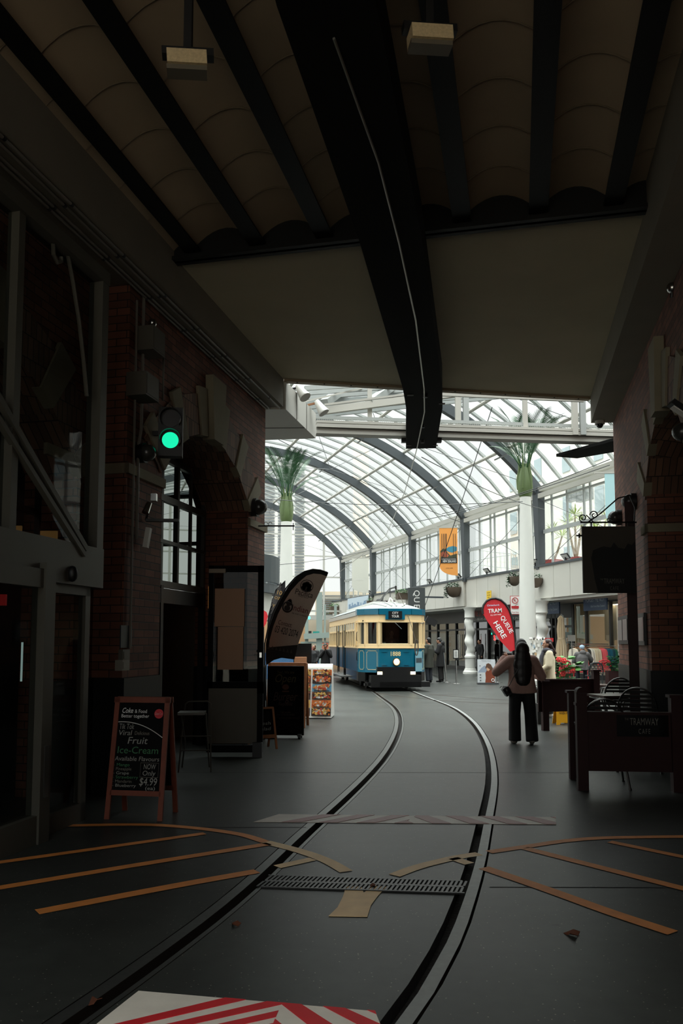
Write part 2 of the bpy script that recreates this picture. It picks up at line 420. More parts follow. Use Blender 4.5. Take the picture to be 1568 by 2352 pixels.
# ================================================================== FLOOR MARKINGS
m_orange = M('worn_orange_paint', (212, 134, 66), .6, noise=(9, .25))
m_pale_or = M('pale_orange_paint', (240, 204, 156), .6, noise=(9, .2))  # paler colour for the middle stretches of the orange lines
m_mwhite = M('scuffed_white_paint', (236, 230, 216), .6, noise=(8, .15))
m_mred = M('scuffed_red_paint', (214, 34, 44), .6, noise=(8, .2))
m_fwhite = M('faded_white_paint', (190, 180, 168), .5, noise=(8, .2))
m_fred = M('faded_red_paint', (142, 78, 76), .5, noise=(8, .2))
def densify(pts, n=6):
    P = [V((p[0], p[1], 0)) for p in pts]; out = []
    for i in range(len(P) - 1):
        p0 = P[max(i - 1, 0)]; p1 = P[i]; p2 = P[i + 1]; p3 = P[min(i + 2, len(P) - 1)]
        for k in range(n):
            t = k / n
            out.append(.5 * ((2 * p1) + (p2 - p0) * t + (2 * p0 - 5 * p1 + 4 * p2 - p3) * t * t + (3 * p1 - p0 - 3 * p2 + p3) * t ** 3))
    return out + [P[-1]]
def marking(pts, w, mat, label, z=.004):
    mb = MB(); mb.ribbon(densify([gp(*p) for p in pts]), w, z)
    return tag(mb.build('floor_line', mat), label, 'floor marking', 'painted lines on the floor')
marking([(150, 1897), (330, 1895), (450, 1903), (550, 1917), (610, 1935)], .085, m_orange, 'orange line running level on the floor below the fruit ice-cream chalkboard')
marking([(610, 1935), (690, 1956), (750, 1978), (795, 2003)], .10, m_pale_or, 'pale line curving from the left rail towards the drain grating')
mb = MB(); mb.poly([gp(*p) + V((0, 0, .005)) for p in ((792, 2037.6), (830, 2037.6), (834.8, 2052), (856, 2037.6), (887.5, 2038), (868, 2059), (851.6, 2080.6), (843.4, 2107), (754.4, 2105.5), (775, 2085.4), (787, 2061.5), (791, 2049))][::-1], .003, (0, 0, 1)); tag(mb.build('floor_line', m_pale_or), 'pale Y-shaped foot of the painted lines just below the drain grating', 'floor marking', 'painted lines on the floor')
marking([(905, 2012), (960, 1992), (1040, 1972), (1100, 1962)], .095, m_pale_or, 'pale line curving from the drain grating up to the right rail')
marking([(1122, 1958), (1210, 1945), (1300, 1932), (1400, 1925), (1600, 1922)], .085, m_orange, 'orange line curving away right of the right rail towards the cafe fence')
marking([(-60, 1990), (470, 1915)], .08, m_orange, 'farthest slanting orange line left of the rails')
marking([(-60, 2050), (300, 1990), (618, 1939)], .09, m_orange, 'middle slanting orange line left of the rails')
marking([(85, 2096), (400, 2036), (590, 2002)], .10, m_orange, 'nearest slanting orange line left of the rails, with a square end')
marking([(636, 1992), (718, 1974)], .09, m_pale_or, 'short pale line just right of the left rail')
marking([(1640, 1984), (1400, 1934)], .08, m_orange, 'farthest slanting orange line at the right edge')
marking([(1640, 2060), (1400, 1999), (1205, 1949)], .09, m_orange, 'middle slanting orange line right of the rails')
marking([(1545, 2144), (1400, 2096), (1250, 2042), (1110, 1994)], .10, m_orange, 'nearest slanting orange line right of the rails, with a square end')
marking([(1040, 1972), (1078, 1985)], .09, m_pale_or, 'short pale line just left of the right rail')
def chevrons(corners, n, mw, mr, label, split, shf=1.9, shr=.8):
    a, b, c, d = [gp(*p) for p in corners]      # near-left, near-right, far-right, far-left
    root = MB(); root.poly([a + V((0, 0, .005)), b + V((0, 0, .005)), c + V((0, 0, .005)), d + V((0, 0, .005))], .003)
    o = root.build('hazard_marking', mw); tag(o, label, 'floor marking')
    st = MB()
    def P(u_, w_): return (a * (1 - u_) + b * u_) * (1 - w_) + (d * (1 - u_) + c * u_) * w_ + V((0, 0, .008))
    def stripe(u0, u1, sh):
        ps = [(u0, 0), (u1, 0), (u1 + sh, 1), (u0 + sh, 1)]
        lo, hi = (0, split) if sh > 0 else (split, 1)
        poly = ps
        for side, lim in ((1, lo), (-1, hi)):
            out = []
            for i in range(len(poly)):
                p, q = poly[i], poly[(i + 1) % len(poly)]
                ip = (p[0] - lim) * side >= 0; iq = (q[0] - lim) * side >= 0
                if ip: out.append(p)
                if ip != iq:
                    t = (lim - p[0]) / (q[0] - p[0]); out.append((lim, p[1] + (q[1] - p[1]) * t))
            poly = out
        if len(poly) > 2: st.poly([P(*p) for p in poly], .002)
    per = 1.0 / n; sh = shf * per
    for i in range(-3, int(n) + 3):
        stripe(split + i * per - .25 * per, split + i * per + .25 * per, sh) if i < 1 else None
    for i in range(-3, int(n) + 3):
        stripe(split + i * per - .25 * per, split + i * per + .25 * per, -shr * per) if i > -1 else None
    st.build('red_stripes', mr, o); return o
chevrons([(212, 2362), (876, 2362), (861, 2325), (318, 2278)], 5.6, m_mwhite, m_mred, 'red and white chevron patch painted on the floor at the very front', .62)
chevrons([(582, 1889), (1277, 1895), (1276, 1878), (640, 1871)], 8, m_fwhite, m_fred, 'faded red and white chevron band crossing the rails in mid floor', .50, .55, .9)

# drain grating between the rails
g = E('drain_grate', gp(835, 2022), 'black slotted drain grating set across the floor between the rails', 'drain grate')
gl = gp(608, 2026); gr = gp(1064, 2040); gf = gp(640, 2003)
X = (gr - gl).normalized(); Yd = V((-X.y, X.x, 0)); Lw = (gr - gl).length; D = .27
pit_shade = MB(); pit_shade.box((gl + gr) / 2 + V((0, 0, .002)), (Lw, D, .002), atan2(X.y, X.x)); pit_shade.build('pit_shade', M('pit_shade_black', (3, 3, 3), .9), g)  # flat black plate painted as the shade below the grating, floor not cut
fr = MB()
for s in (-1, 0, 1): fr.bar(gl + Yd * s * (D / 2 - .01) + V((0, 0, .007)), gr + Yd * s * (D / 2 - .01) + V((0, 0, .007)), .016 if s else .03, .008)
n = 44
for i in range(n + 1):
    p = gl + X * (Lw * i / n)
    for s in (-1, 1):
        sk = X * .035
        fr.bar(p + Yd * s * .012 + sk * (s * .1) + V((0, 0, .007)), p + Yd * s * .12 + sk * (1 if s > 0 else -1) * .7 + V((0, 0, .007)), .016, .007)
fr.build('grid', M('cast_iron', (58, 58, 58), .4, metal=.7), g)
# leaves and litter in the slot and on the floor
m_dry = M('dry_brown_leaf', (104, 58, 36), .8)
for k, (px, py, lab) in enumerate([(856, 2038, 'small dry leaf on the drain grating'), (1315, 2148, 'brown crumpled leaf on the floor right of the rails'), (218, 2303, 'dry leaf lying on the left rail'), (540, 2126, 'small brown leaf scrap between the rails'),
                        (993, 2236, 'upper red-brown leaf in the right rail slot'), (980, 2254, 'middle red-brown leaf in the right rail slot'), (953, 2312, 'lowest red-brown leaf in the right rail slot')]):
    c = gp(px, py); mb = MB(); zz = .012 if px < 900 or px > 1200 else -.02
    q = random.random() * 3; ps = []
    for i in range(9):
        a = 2 * pi * i / 9; r = .028 * (1 + .45 * cos(3 * a)) * (1.25 if px == 1315 else .8)
        ps.append(c + V((r * cos(a + q), r * sin(a + q), zz + .012 * sin(2 * a))))
    mb.poly(ps, .003, (0, 0, 1)); tag(mb.build('dry_leaf', m_dry), lab, 'leaf')

# ================================================================== PASSAGE SHELL
REAR_Z = 4.2
m_black_steel = M('black_steel_joist', (9, 9, 9), .6, spec=.25, noise=(4, .3))
WB, ZS, ZC = -4.05, 5.45, 5.92       # left wall plane, soffit underside, flat ceiling
RB = 1.70
m_ceil = M('stained_render', (146, 128, 106), .85, noise=(1.6, .22), bump=(14, .15))
m_ceil2 = M('flat_ceiling_paint', (176, 166, 142), .8, noise=(1.2, .16))
m_soffit = M('soffit_paint', (120, 114, 102), .8, noise=(2, .15))
m_tile = M('black_wall_tile', (10, 11, 11), .5, spec=.3)
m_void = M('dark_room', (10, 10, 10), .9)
def pbox(mb, a0, a1, b0, b1, z0, z1):
    ps = [PA(a, b, z) for a in (a0, a1) for b in (b0, b1) for z in (z0, z1)]
    mb.add(ps, [(0, 1, 3, 2), (4, 6, 7, 5), (0, 4, 5, 1), (2, 3, 7, 6), (0, 2, 6, 4), (1, 5, 7, 3)])
def arch_poly(a0, a1, zs, rise, n=14):
    c = (a0 + a1) / 2; hw = (a1 - a0) / 2; R = (hw * hw + rise * rise) / (2 * rise); zc = zs + rise - R
    return [(c + sin(t) * R, zc + cos(t) * R) for t in [(-1 + 2 * i / n) * asin(hw / R) for i in range(n + 1)]]
def brick_wall(mb, b, th, a_lo, a_hi, z_hi, opens):
    """wall slab on plane b (inner face), thickness th outward, with arched openings [(a0,a1,zspring,rise)]"""
    edge = a_lo
    for (a0, a1, zs, rise) in opens:
        pbox(mb, edge, a0, b, b + th, 0, z_hi)
        arc = arch_poly(a0, a1, zs, rise)
        for i in range(len(arc) - 1):
            (p, zp), (q, zq) = arc[i], arc[i + 1]
            vs = [PA(p, b, zp), PA(q, b, zq), PA(q, b, z_hi), PA(p, b, z_hi), PA(p, b + th, zp), PA(q, b + th, zq), PA(q, b + th, z_hi), PA(p, b + th, z_hi)]
            mb.add(vs, [(0, 1, 2, 3), (7, 6, 5, 4), (0, 4, 5, 1), (3, 2, 6, 7)])
        edge = a1
    pbox(mb, edge, a_hi, b, b + th, 0, z_hi)
def voussoirs(wall, b, sgn, a0, a1, zs, rise, th, name='arch_stone'):
    c = (a0 + a1) / 2; hw = (a1 - a0) / 2; R = (hw * hw + rise * rise) / (2 * rise); zc = zs + rise - R; tm = asin(hw / R)
    N = 11
    ring = MB()
    def seg(mb, t0, t1, r0, r1, d0, d1):
        ps = []
        for d in (d0, d1):
            for (t, r) in ((t0, r0), (t1, r0), (t1, r1), (t0, r1)):
                ps.append(PA(c + sin(t) * r, b + sgn * d, zc + cos(t) * r))
        mb.add(ps, [(0, 1, 2, 3), (7, 6, 5, 4), (0, 4, 5, 1), (1, 5, 6, 2), (2, 6, 7, 3), (3, 7, 4, 0)])
    for i in range(N):
        t0 = -tm * 1.06 + 2 * tm * 1.06 * i / N; t1 = -tm * 1.06 + 2 * tm * 1.06 * (i + 1) / N
        if i % 2 == 0:
            key = i == N // 2 or False
            mb = MB(); seg(mb, t0 + (t1 - t0) * .18, t1 - (t1 - t0) * .18, R - .02, R + .62, -.06 - .0, .045)
            mb.build(name, m_stone, wall)
        if i < N: seg(ring, t0, t1, R - .005, R + .52, -th * .9, .02)
    mb = MB(); seg(mb, -.09, .09, R - .05, R + .82, -.06, .11); mb.build('keystone', m_stone, wall)
    ring.build('arch_ring', m_brick_arch, wall)
# left wall
LW = MB()
OPL = (8.55, 11.6, 3.62, .72)
brick_wall(LW, WB, -.85, 7.7, 12.42, 8.0, [OPL])
OPN = (3.8, 7.3, 3.3, .95)
brick_wall(LW, WB - .35, -.6, -5, 7.7, 8.0, [OPN])
pbox(LW, 7.68, 7.7, WB - .4, WB, 0, 8.0)
wl = LW.build('wall_left', m_brick); tag(wl, kind='structure')
voussoirs(wl, WB, 1, *OPL, .85)
voussoirs(wl, WB - .35, 1, *OPN, .6)
mb = MB()
for (a0, a1, b0, b1) in ((7.69, 8.56, WB, WB + .03), (7.67, 7.69, WB - .38, WB + .03), (11.59, 12.44, WB, WB + .03), (6.7, 7.69, WB - .35, WB - .32), (12.42, 12.45, WB - .85, WB + .03), (11.57, 11.6, WB - .85, WB)):
    pbox(mb, a0, a1, b0, b1, 0, 1.19)
mb.build('dado', m_tile, wl)
mb = MB()
for (a0, a1, b0, b1) in ((7.66, 8.57, WB - .02, WB + .04), (7.66, 7.69, WB - .38, WB + .04), (11.6, 12.46, WB - .02, WB + .04), (6.7, 7.69, WB - .35, WB - .31)):
    pbox(mb, a0, a1, b0, b1, 3.36, 3.47)
mb.build('string_course', m_stone, wl)
# right wall
RW = MB(); OPR = (8.45, 11.15, 3.55, .75)
brick_wall(RW, RB, .75, -5, 14.62, 8.0, [(2.6, 5.9, 3.4, .9), OPR])
wr = RW.build('wall_right', m_brick); tag(wr, kind='structure')
voussoirs(wr, RB, -1, *OPR, .75)
mb = MB()
for (a0, a1, b0, b1) in ((11.14, 14.63, RB - .02, RB + .02), (11.13, 11.15, RB, RB + .75), (5.9, 8.46, RB - .02, RB + .02), (-5, 2.6, RB - .02, RB + .02)):
    pbox(mb, a0, a1, b0, b1, 0, 1.19)
mb.build('dado', m_tile, wr)
mb = MB()
for (a0, a1, b0, b1) in ((11.12, 11.5, RB - .04, RB + .0), (11.12, 11.15, RB - .04, RB + .75), (7.9, 8.47, RB - .04, RB)):
    pbox(mb, a0, a1, b0, b1, 3.02, 3.13)
mb.build('string_course', m_stone, wr)
# dark rooms behind the arches, so the openings are real recesses
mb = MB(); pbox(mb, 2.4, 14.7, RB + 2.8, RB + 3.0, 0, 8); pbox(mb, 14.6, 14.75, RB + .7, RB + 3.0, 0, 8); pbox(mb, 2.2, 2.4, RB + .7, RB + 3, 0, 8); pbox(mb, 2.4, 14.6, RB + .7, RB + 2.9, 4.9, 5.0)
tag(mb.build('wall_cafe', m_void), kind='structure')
mb = MB(); pbox(mb, 7.5, 12.45, WB - 5.4, WB - 5.2, 0, 8); pbox(mb, 12.3, 12.45, WB - 5.3, WB - .8, 0, 2.3); pbox(mb, 12.3, 12.45, WB - 5.3, WB - .8, 4.7, 8); pbox(mb, 12.3, 12.45, WB - 1.0, WB - .8, 0, 8); pbox(mb, 7.5, 7.7, WB - 5.3, WB - .9, 0, 8); pbox(mb, 7.6, 12.4, WB - 5.3, WB - .9, 4.9, 5.0)
tag(mb.build('wall_kiosk', M('shop_interior', (92, 84, 74), .8)), kind='structure')
mb = MB()
for b in (-5.1, -5.9, -6.7, -7.5, -8.3, -9.2): pbox(mb, 12.32, 12.40, b - .03, b + .03, 2.3, 4.7)
for z in (2.33, 3.2, 4.0, 4.67): pbox(mb, 12.32, 12.40, -9.3, -4.9, z - .03, z + .03)
w3 = mb.build('window_3', M('painted_window_frame', (74, 74, 72), .4)); tag(w3, kind='structure')
mb = MB(); mb.poly([PA(12.36, -9.3, 2.3), PA(12.36, -4.9, 2.3), PA(12.36, -4.9, 4.7), PA(12.36, -9.3, 4.7)]); mb.build('window_pane', m_glass, w3)
# ceiling : vaulted near part, flat far part, soffits
BL, BR = -3.74, 1.32
A0 = -1.2
cl = MB()
JB = [-3.50, -2.74, -1.98, -1.24, -.50, .27, 1.0]
edges = [BL] + JB + [BR + .3]
A1 = 8.1
for i in range(len(edges) - 1):
    b0, b1 = edges[i], edges[i + 1]; w = b1 - b0; n = 10
    rise = .20 * min(1, w / .7)
    prof = [(b0 + w * k / n, 5.99 + rise * (1 - (2 * k / n - 1) ** 2)) for k in range(n + 1)]
    NA = 22
    rows = [A0 + (A1 - A0) * j / NA for j in range(NA + 1)]
    vs = [PA(a, p[0], p[1]) for a in rows for p in prof]; m_ = n + 1
    cl.add(vs, [(j * m_ + k, (j + 1) * m_ + k, (j + 1) * m_ + k + 1, j * m_ + k + 1) for j in range(NA) for k in range(n)])
co = cl.build('ceiling', m_ceil); tag(co, kind='structure')
# seams between the vault shutters
sm = MB()
for i in range(len(edges) - 1):
    b0, b1 = edges[i], edges[i + 1]; w = b1 - b0; rise = .20 * min(1, w / .7)
    for a in [x * 0.62 + .12 * (i % 2) for x in range(-6, 13)]:
        if A0 < a < A1 - .1: sm.tube([PA(a, b0 + w * k / 8, 5.985 + rise * (1 - (2 * k / 8 - 1) ** 2)) for k in range(9)], .006, 4)
sm.build('seams', M('seam_brown', (96, 84, 68), .9), co)  # thin brown tubes mark the seams
for b in JB:
    mb = MB(); pbox(mb, A0, A1 - .03, b - .095, b + .095, 5.935, 5.955); pbox(mb, A0, A1 - .03, b - .012, b + .012, 5.955, 6.2)
    mb.build('steel_joist', m_black_steel, co)
mb = MB(); pbox(mb, A1 - .06, A1 + .10, BL - .1, BR + .2, 5.86, 5.90); pbox(mb, A1, A1 + .04, BL - .1, BR + .2, 5.86, 6.3); pbox(mb, A1 - .03, A1 + .1, BL - .1, BR + .2, 6.2, 6.24)
mb.build('cross_beam', m_black_steel, co)
aL, aR = 12.42, 14.55      # skewed mouth of the passage
def mouth(b): return aL + (aR - aL) * (b - BL) / (BR - BL)
mb = MB()
mb.poly([PA(A1 + .05, BL, ZC), PA(mouth(BL), BL, ZC), PA(mouth(BR), BR, ZC), PA(A1 + .05, BR, ZC)][::-1], -.08, (0, 0, 1))
mb.build('flat_panel', m_ceil2, co)
mb = MB()
for (b0, b1, a1, a1b) in ((WB - .4, BL, aL - .02, mouth(BL)), (BR, RB + .3, aR, aR + .1)):
    for z0, z1 in ((ZS, 6.6),):
        vs = [PA(A0, b0, z0), PA(a1, b0, z0), PA(a1b, b1, z0), PA(A0, b1, z0), PA(A0, b0, z1), PA(a1, b0, z1), PA(a1b, b1, z1), PA(A0, b1, z1)]
        mb.add(vs, [(0, 3, 2, 1), (4, 5, 6, 7), (0, 1, 5, 4), (1, 2, 6, 5), (2, 3, 7, 6), (3, 0, 4, 7)])
mb.build('soffit_box', m_soffit, co)
# fascia of the mouth with its bolts
e0 = PA(mouth(BL), BL, ZC); e1 = PA(mouth(BR), BR, ZC); mb = MB()
mb.bar(e0 + V((0, .04, .02)), e1 + V((0, .04, .02)), .12, .12); mb.build('edge_strip', M('edge_strip_paint', (150, 132, 110), .6), co)
mb = MB()
for k in range(12):
    p = e0.lerp(e1, (k + .5) / 12) + V((0, 0, -.02)); mb.cyl(p, p + V((0, 0, -.03)), .02, .012, 8)
mb.build('edge_bolts', m_black, co)
mb = MB(); pbox(mb, A0, 12.3, -12, 8, 6.45, 8.05)
mb.add([PA(12.3, -12, 6.0), PA(12.3, -3.7, 6.0), PA(14.55, 1.3, 6.0), PA(14.55, 8, 6.0), PA(12.3, 8, 6.0)], [(0, 1, 2, 3, 4)])
mb.build('roof_light_block', M('roof_light_block', (90, 88, 84), .8), co)  # unseen roof over the passage, widened to stop sky light leaking in

# bent steel cover beam that follows the overhead wire
bm_pts = [(-.75, -4.0), (-.42, 2.0), (-.10, 4.6), (.475, 7.5), (1.255, 12.08), (1.40, 13.2), (1.62, 16.0)]
m_beam = M('dull_black_steel', (14, 14, 14), .9, spec=.15, noise=(3, .2))
cbm = E('trolley_beam', (0.475, 7.5, 5.5), 'wide black steel trough beam under the ceiling carrying the trolley wire', 'beam')
mb = MB()
def off(pts, i, s):
    p = V(pts[i]); t = (V(pts[min(i + 1, len(pts) - 1)]) - V(pts[max(i - 1, 0)])).normalized(); return p + V((t.y, -t.x)) * s
n = len(bm_pts)
for z0, z1, s0, s1 in ((5.5, 5.52, -.305, .305), (5.52, 5.86, -.305, -.28), (5.52, 5.86, .28, .305)):
    for i in range(n - 1):
        c = []
        for j in (i, i + 1):
            a_ = off(bm_pts, j, s0); b_ = off(bm_pts, j, s1)
            c.append((V((a_.x, a_.y, z0)), V((b_.x, b_.y, z0)), V((b_.x, b_.y, z1)), V((a_.x, a_.y, z1))))
        mb.add(c[0] + c[1], [(0, 1, 2, 3), (7, 6, 5, 4), (0, 4, 5, 1), (1, 5, 6, 2), (2, 6, 7, 3), (3, 7, 4, 0)])
mb.build('trough', m_beam, cbm)
mb = MB()
for (x, y) in ((1.33, 12.4), (1.47, 14.2), (1.58, 15.3)): mb.cyl((x, y, 5.44), (x, y, 5.5), .04, .04, 10)
mb.build('wire_clamp', m_black, cbm)
mb = MB()
for (x, y, s) in ((1.60, 15.7, -.34), (1.60, 15.7, .34)): mb.box((x + s, y, 5.6), (.12, .12, .1))
mb.build('hanger_bracket', m_black, cbm)
for (x, y) in ((1.1, 12.45), (1.66, 12.9), (1.35, 15.7), (1.88, 15.7)):
    mb = MB(); mb.box((x, y, 5.493), (.10, .05, .012)); mb.build('marker_plate', M('plate_brown', (60, 52, 50), .6), cbm)
wire = MB(); pts = [(-.05, 4.9, 5.49), (.3, 6.2, 5.46), (.56, 7.5, 5.46), (.9, 9.4, 5.46), (1.27, 12.0, 5.45), (1.40, 13.2, 5.44), (1.52, 15.9, 5.44), (1.6, 20, 5.35), (1.5, 27, 5.15), (.9, 34, 5.3), (-.5, 46, 5.3)]
wire.tube(pts, .010, 5); tag(wire.build('trolley_wire', M('copper_wire', (170, 168, 160), .4, metal=.8)), 'long thin trolley wire running under the black beam out over the tram', 'wire')

# ================================================================== GLASS VAULT
SPAN = 10.0; ZE = 7.95; RISE = 4.6
RV = (SPAN ** 2 + RISE ** 2) / (2 * RISE); ZV = ZE + RISE - RV; TM = asin(SPAN / RV)
def VP(t, ang, dr=0.0): return GP(t, SPAN - sin(ang) * (RV + dr), ZV + cos(ang) * (RV + dr))   # ang=+TM right eave
gr_ = E('glass_roof', GP(0, 0, ZE), 'high barrel-vaulted glass roof of curved grey steel arches over the hall', 'glass roof')
RIBS = [.3 + 7.2 * k for k in range(-3, 4)]
for t in RIBS:
    mb = MB(); n = 40; vs = []
    for i in range(n + 1):
        a = TM - 2 * TM * i / n
        for (dr, dt) in ((-.22, -.13), (-.22, .13), (.20, .13), (.20, -.13)): vs.append(VP(t + dt, a, dr))
    fs = [(i * 4 + k, i * 4 + (k + 1) % 4, (i + 1) * 4 + (k + 1) % 4, (i + 1) * 4 + k) for i in range(n) for k in range(4)] + [(0, 1, 2, 3), (n * 4 + 3, n * 4 + 2, n * 4 + 1, n * 4)]
    mb.add(vs, fs); mb.build('arch_rib', m_dark_steel, gr_)
NP = 10; PA_ = [TM - 2 * TM * i / NP for i in range(NP + 1)]
for a in PA_[1:-1]:
    mb = MB(); mb.cyl(VP(RIBS[0] - 3, a, .30), VP(RIBS[-1], a, .30), .075, n=8)
    for t in [RIBS[0] + 1.2 * k for k in range(1, 36)]:
        if abs(((t - .3) % 7.2)) > .3: mb.box(VP(t, a, .40), (.08, .08, .1))
    mb.build('purlin', m_cream_steel, gr_)
for j in range(-1, len(RIBS) - 1):
    t0 = RIBS[0] - 3.6 if j < 0 else RIBS[j]; w_ = 3.6 if j < 0 else 7.2; mb = MB(); nb = 3 if j < 0 else 6
    for k in range(nb + 1):
        t = t0 + w_ * k / nb
        if k == nb and j < len(RIBS) - 2 : continue
        for o_ in (-.05, .05):
            vs = []; n = 20
            for i in range(n + 1):
                a = TM - 2 * TM * i / n
                for (dr, dt) in ((.44, -.022), (.44, .022), (.54, .022), (.54, -.022)): vs.append(VP(t + o_ + dt, a, dr))
            mb.add(vs, [(i * 4 + q, i * 4 + (q + 1) % 4, (i + 1) * 4 + (q + 1) % 4, (i + 1) * 4 + q) for i in range(n) for q in range(4)])
    mb.build('glazing_bars', m_grey_steel, gr_)
mb = MB(); n = 30; vs = []
for t in (RIBS[0] - 3.6, RIBS[-1]):
    for i in range(n + 1): vs.append(VP(t, TM - 2 * TM * i / n, .56))
mb.add(vs, [(i, i + 1, n + 2 + i, n + 1 + i) for i in range(n)]); mb.build('glass_panes', m_glass_roof, gr_)
# eave gutters
mb = MB()
for s, d in ((0, 0), (1, 2 * SPAN)):
    mb.bar(GP(-27, d, ZE + .08), GP(21.9, d, ZE + .08), .26, .22)
    mb.bar(GP(-27, d + (.12 if s == 0 else -.12), ZE - .22), GP(21.9, d + (.12 if s == 0 else -.12), ZE - .22), .12, .2)
mb.build('eave_gutter', m_cream_steel, gr_)
# tie rods and small struts at the ribs
mb = MB()
for t in RIBS[1:]:
    for a in PA_[1:-1:2]:
        p = VP(t, a, -.25); mb.bar(p + U2 * -.55, p + U2 * .55, .05, .05)
    mb.tube([VP(t, TM * .94, -.2), VP(t, TM * .3, -2.2), VP(t, -TM * .3, -2.2), VP(t, -TM * .94, -.2)], .012, 4)
    for a in (TM * .3, -TM * .3): mb.tube([VP(t, a, -2.2), VP(t, a * .6, -.2)], .012, 4); mb.tube([VP(t, a, -2.2), VP(t, a * 1.6, -.2)], .012, 4)
mb.build('tie_rods', M('thin_steel_rod', (96, 98, 98), .4, metal=.6), gr_)
# end frame beyond the last arch
mb = MB()
tt = RIBS[-1]
for i in range(7):
    d = 1.5 + i * 2.9; a = asin(max(-1, min(1, (SPAN - d) / RV))); z1 = ZV + cos(a) * RV - .1
    mb.bar(GP(tt, d, 3.2), GP(tt, d, z1), .16, .16)
for z in (4.9, 6.5, 8.1, 9.7):
    dd = SPAN - (sqrt(max(0, RV ** 2 - (z - ZV) ** 2)) if z > ZE else SPAN)
    mb.bar(GP(tt, dd, z), GP(tt, 2 * SPAN - dd, z), .10, .10)
mb.bar(GP(tt, 0, 3.4), GP(tt, 20, 3.4), .3, .35); mb.bar(GP(tt, 0, 3.9), GP(tt, 20, 3.9), .14, .14)
mb.build('end_frame', m_offwhite, gr_)

# ================================================================== GALLERY ON THE RIGHT
ZT, ZB = 4.72, 3.38
ga = E('gallery', GP(0, 0, 0), 'long pale upper gallery with panelled parapet and tall windows along the right side', 'gallery')
m_parapet = M('parapet_panel', (192, 190, 182), .55, noise=(.8, .04)); m_joint2 = M('panel_joint', (110, 110, 106), .7)
for i, t in enumerate(RIBS + [RIBS[-1] + 7]):
    t0 = t - 7.2 if i else -27; t1 = t - .02
    sh = 0.0 if i % 2 else .12
    nn = 6; dt_ = (t1 - t0 - .03) / nn
    for k in range(nn):
        mb = MB(); c = GP(t0 + .03 + dt_ * (k + .5), sh - .1, (ZB + ZT) / 2); mb.box(c, (.2, dt_ - .018, ZT - ZB), -T2); pp = mb.build('parapet_panel', m_parapet, ga)
    mb = MB(); mb.bar(GP(t0, sh - .08, ZT + .04), GP(t1, sh - .08, ZT + .04), .26, .10); mb.build('sill', m_dark_steel, ga)
for t in RIBS:
    mb = MB(); mb.bar(GP(t, -.02, ZT - .1), GP(t, .02, ZE + .05), .30, .26, up=U2, w1=.34, h1=.44); mb.build('rib_post', m_dark_steel, ga)
mb = MB(); mb2 = MB()
k = 0; t = -26.0
while t < 21.5:
    r = (t - .3) % 7.2
    if .35 < r < 6.85: mb = MB(); mb.bar(GP(t, -.15, ZT), GP(t, -.15, ZE), .06, .09, up=U2); mb.build('window_mullion', m_grey_steel, ga)
    t += 1.16 if k % 4 else .42
    k += 1
mb = MB(); mb.bar(GP(-27, -.12, 6.22), GP(21.9, -.12, 6.22), .10, .16); mb.bar(GP(-27, -.15, ZE - .42), GP(21.9, -.15, ZE - .42), .1, .08); mb.build('window_transom', m_grey_steel, ga)
mb = MB(); mb.poly([GP(-27, -.16, ZT), GP(21.9, -.16, ZT), GP(21.9, -.16, ZE), GP(-27, -.16, ZE)]); mb.build('window_glass', m_glass, ga)
mb = MB()
for t in RIBS[1:-1]:
    mb.tube([GP(t + .2, 0, ZT + .1), GP(t + 7.0, 0, ZE - .4)], .011, 5); mb.tube([GP(t + .2, 0, ZE - .4), GP(t + 7.0, 0, ZT + .1)], .011, 5)
mb.build('cross_bracing', M('thin_steel_rod', (96, 98, 98)), ga)
mb = MB(); mb.poly([GP(-27, .02, ZB), GP(22, .02, ZB), GP(22, -3.2, ZB), GP(-27, -3.2, ZB)][::-1], .12, (0, 0, 1)); mb.build('gallery_soffit', m_offwhite, ga)
mb = MB(); mb.poly([GP(-27, -.2, ZT - .1), GP(22, -.2, ZT - .1), GP(22, -7, ZT - .1), GP(-27, -7, ZT - .1)], .1, (0, 0, 1)); mb.build('terrace_deck', m_offwhite, ga)
# floodlights on the sill
for k, (px, y, lab) in enumerate([(1118, 1320, 'black floodlight on the parapet right above the yellow notice'), (1052, 1335, 'black floodlight on the parapet above the bowl planter'), (986, 1343, 'black floodlight on the parapet near the QUE sign'),
                                  (1300, 1290, 'black floodlight on the parapet in front of the yuccas'), (1230, 1303, 'black floodlight on the parapet beside the right palm column'), (848, 1370, 'twin black floodlight above the mural panel')]):
    t = Gt(px, .1); p = GP(t, .08, ZT + .1)
    e = E('floodlight', p, lab, 'floodlight', 'floodlights along the parapet')
    mb = MB(); R = Matrix.Rotation(-T2, 3, 'Z') @ Matrix.Rotation(radians(-40), 3, 'Y')
    mb.box(p + V((0, 0, .16)), (.05, .46, .26), R=R); mb.build('lamp_head', m_black, e)
    mb = MB(); mb.box(p + V((0, 0, .16)) + R @ V((-.03, 0, 0)), (.01, .40, .2), R=R); mb.build('lens', m_print_white, e)
    mb = MB(); mb.bar(p + V((0, 0, -.02)), p + V((0, 0, .12)), .06, .06); mb.build('bracket', m_black, e)

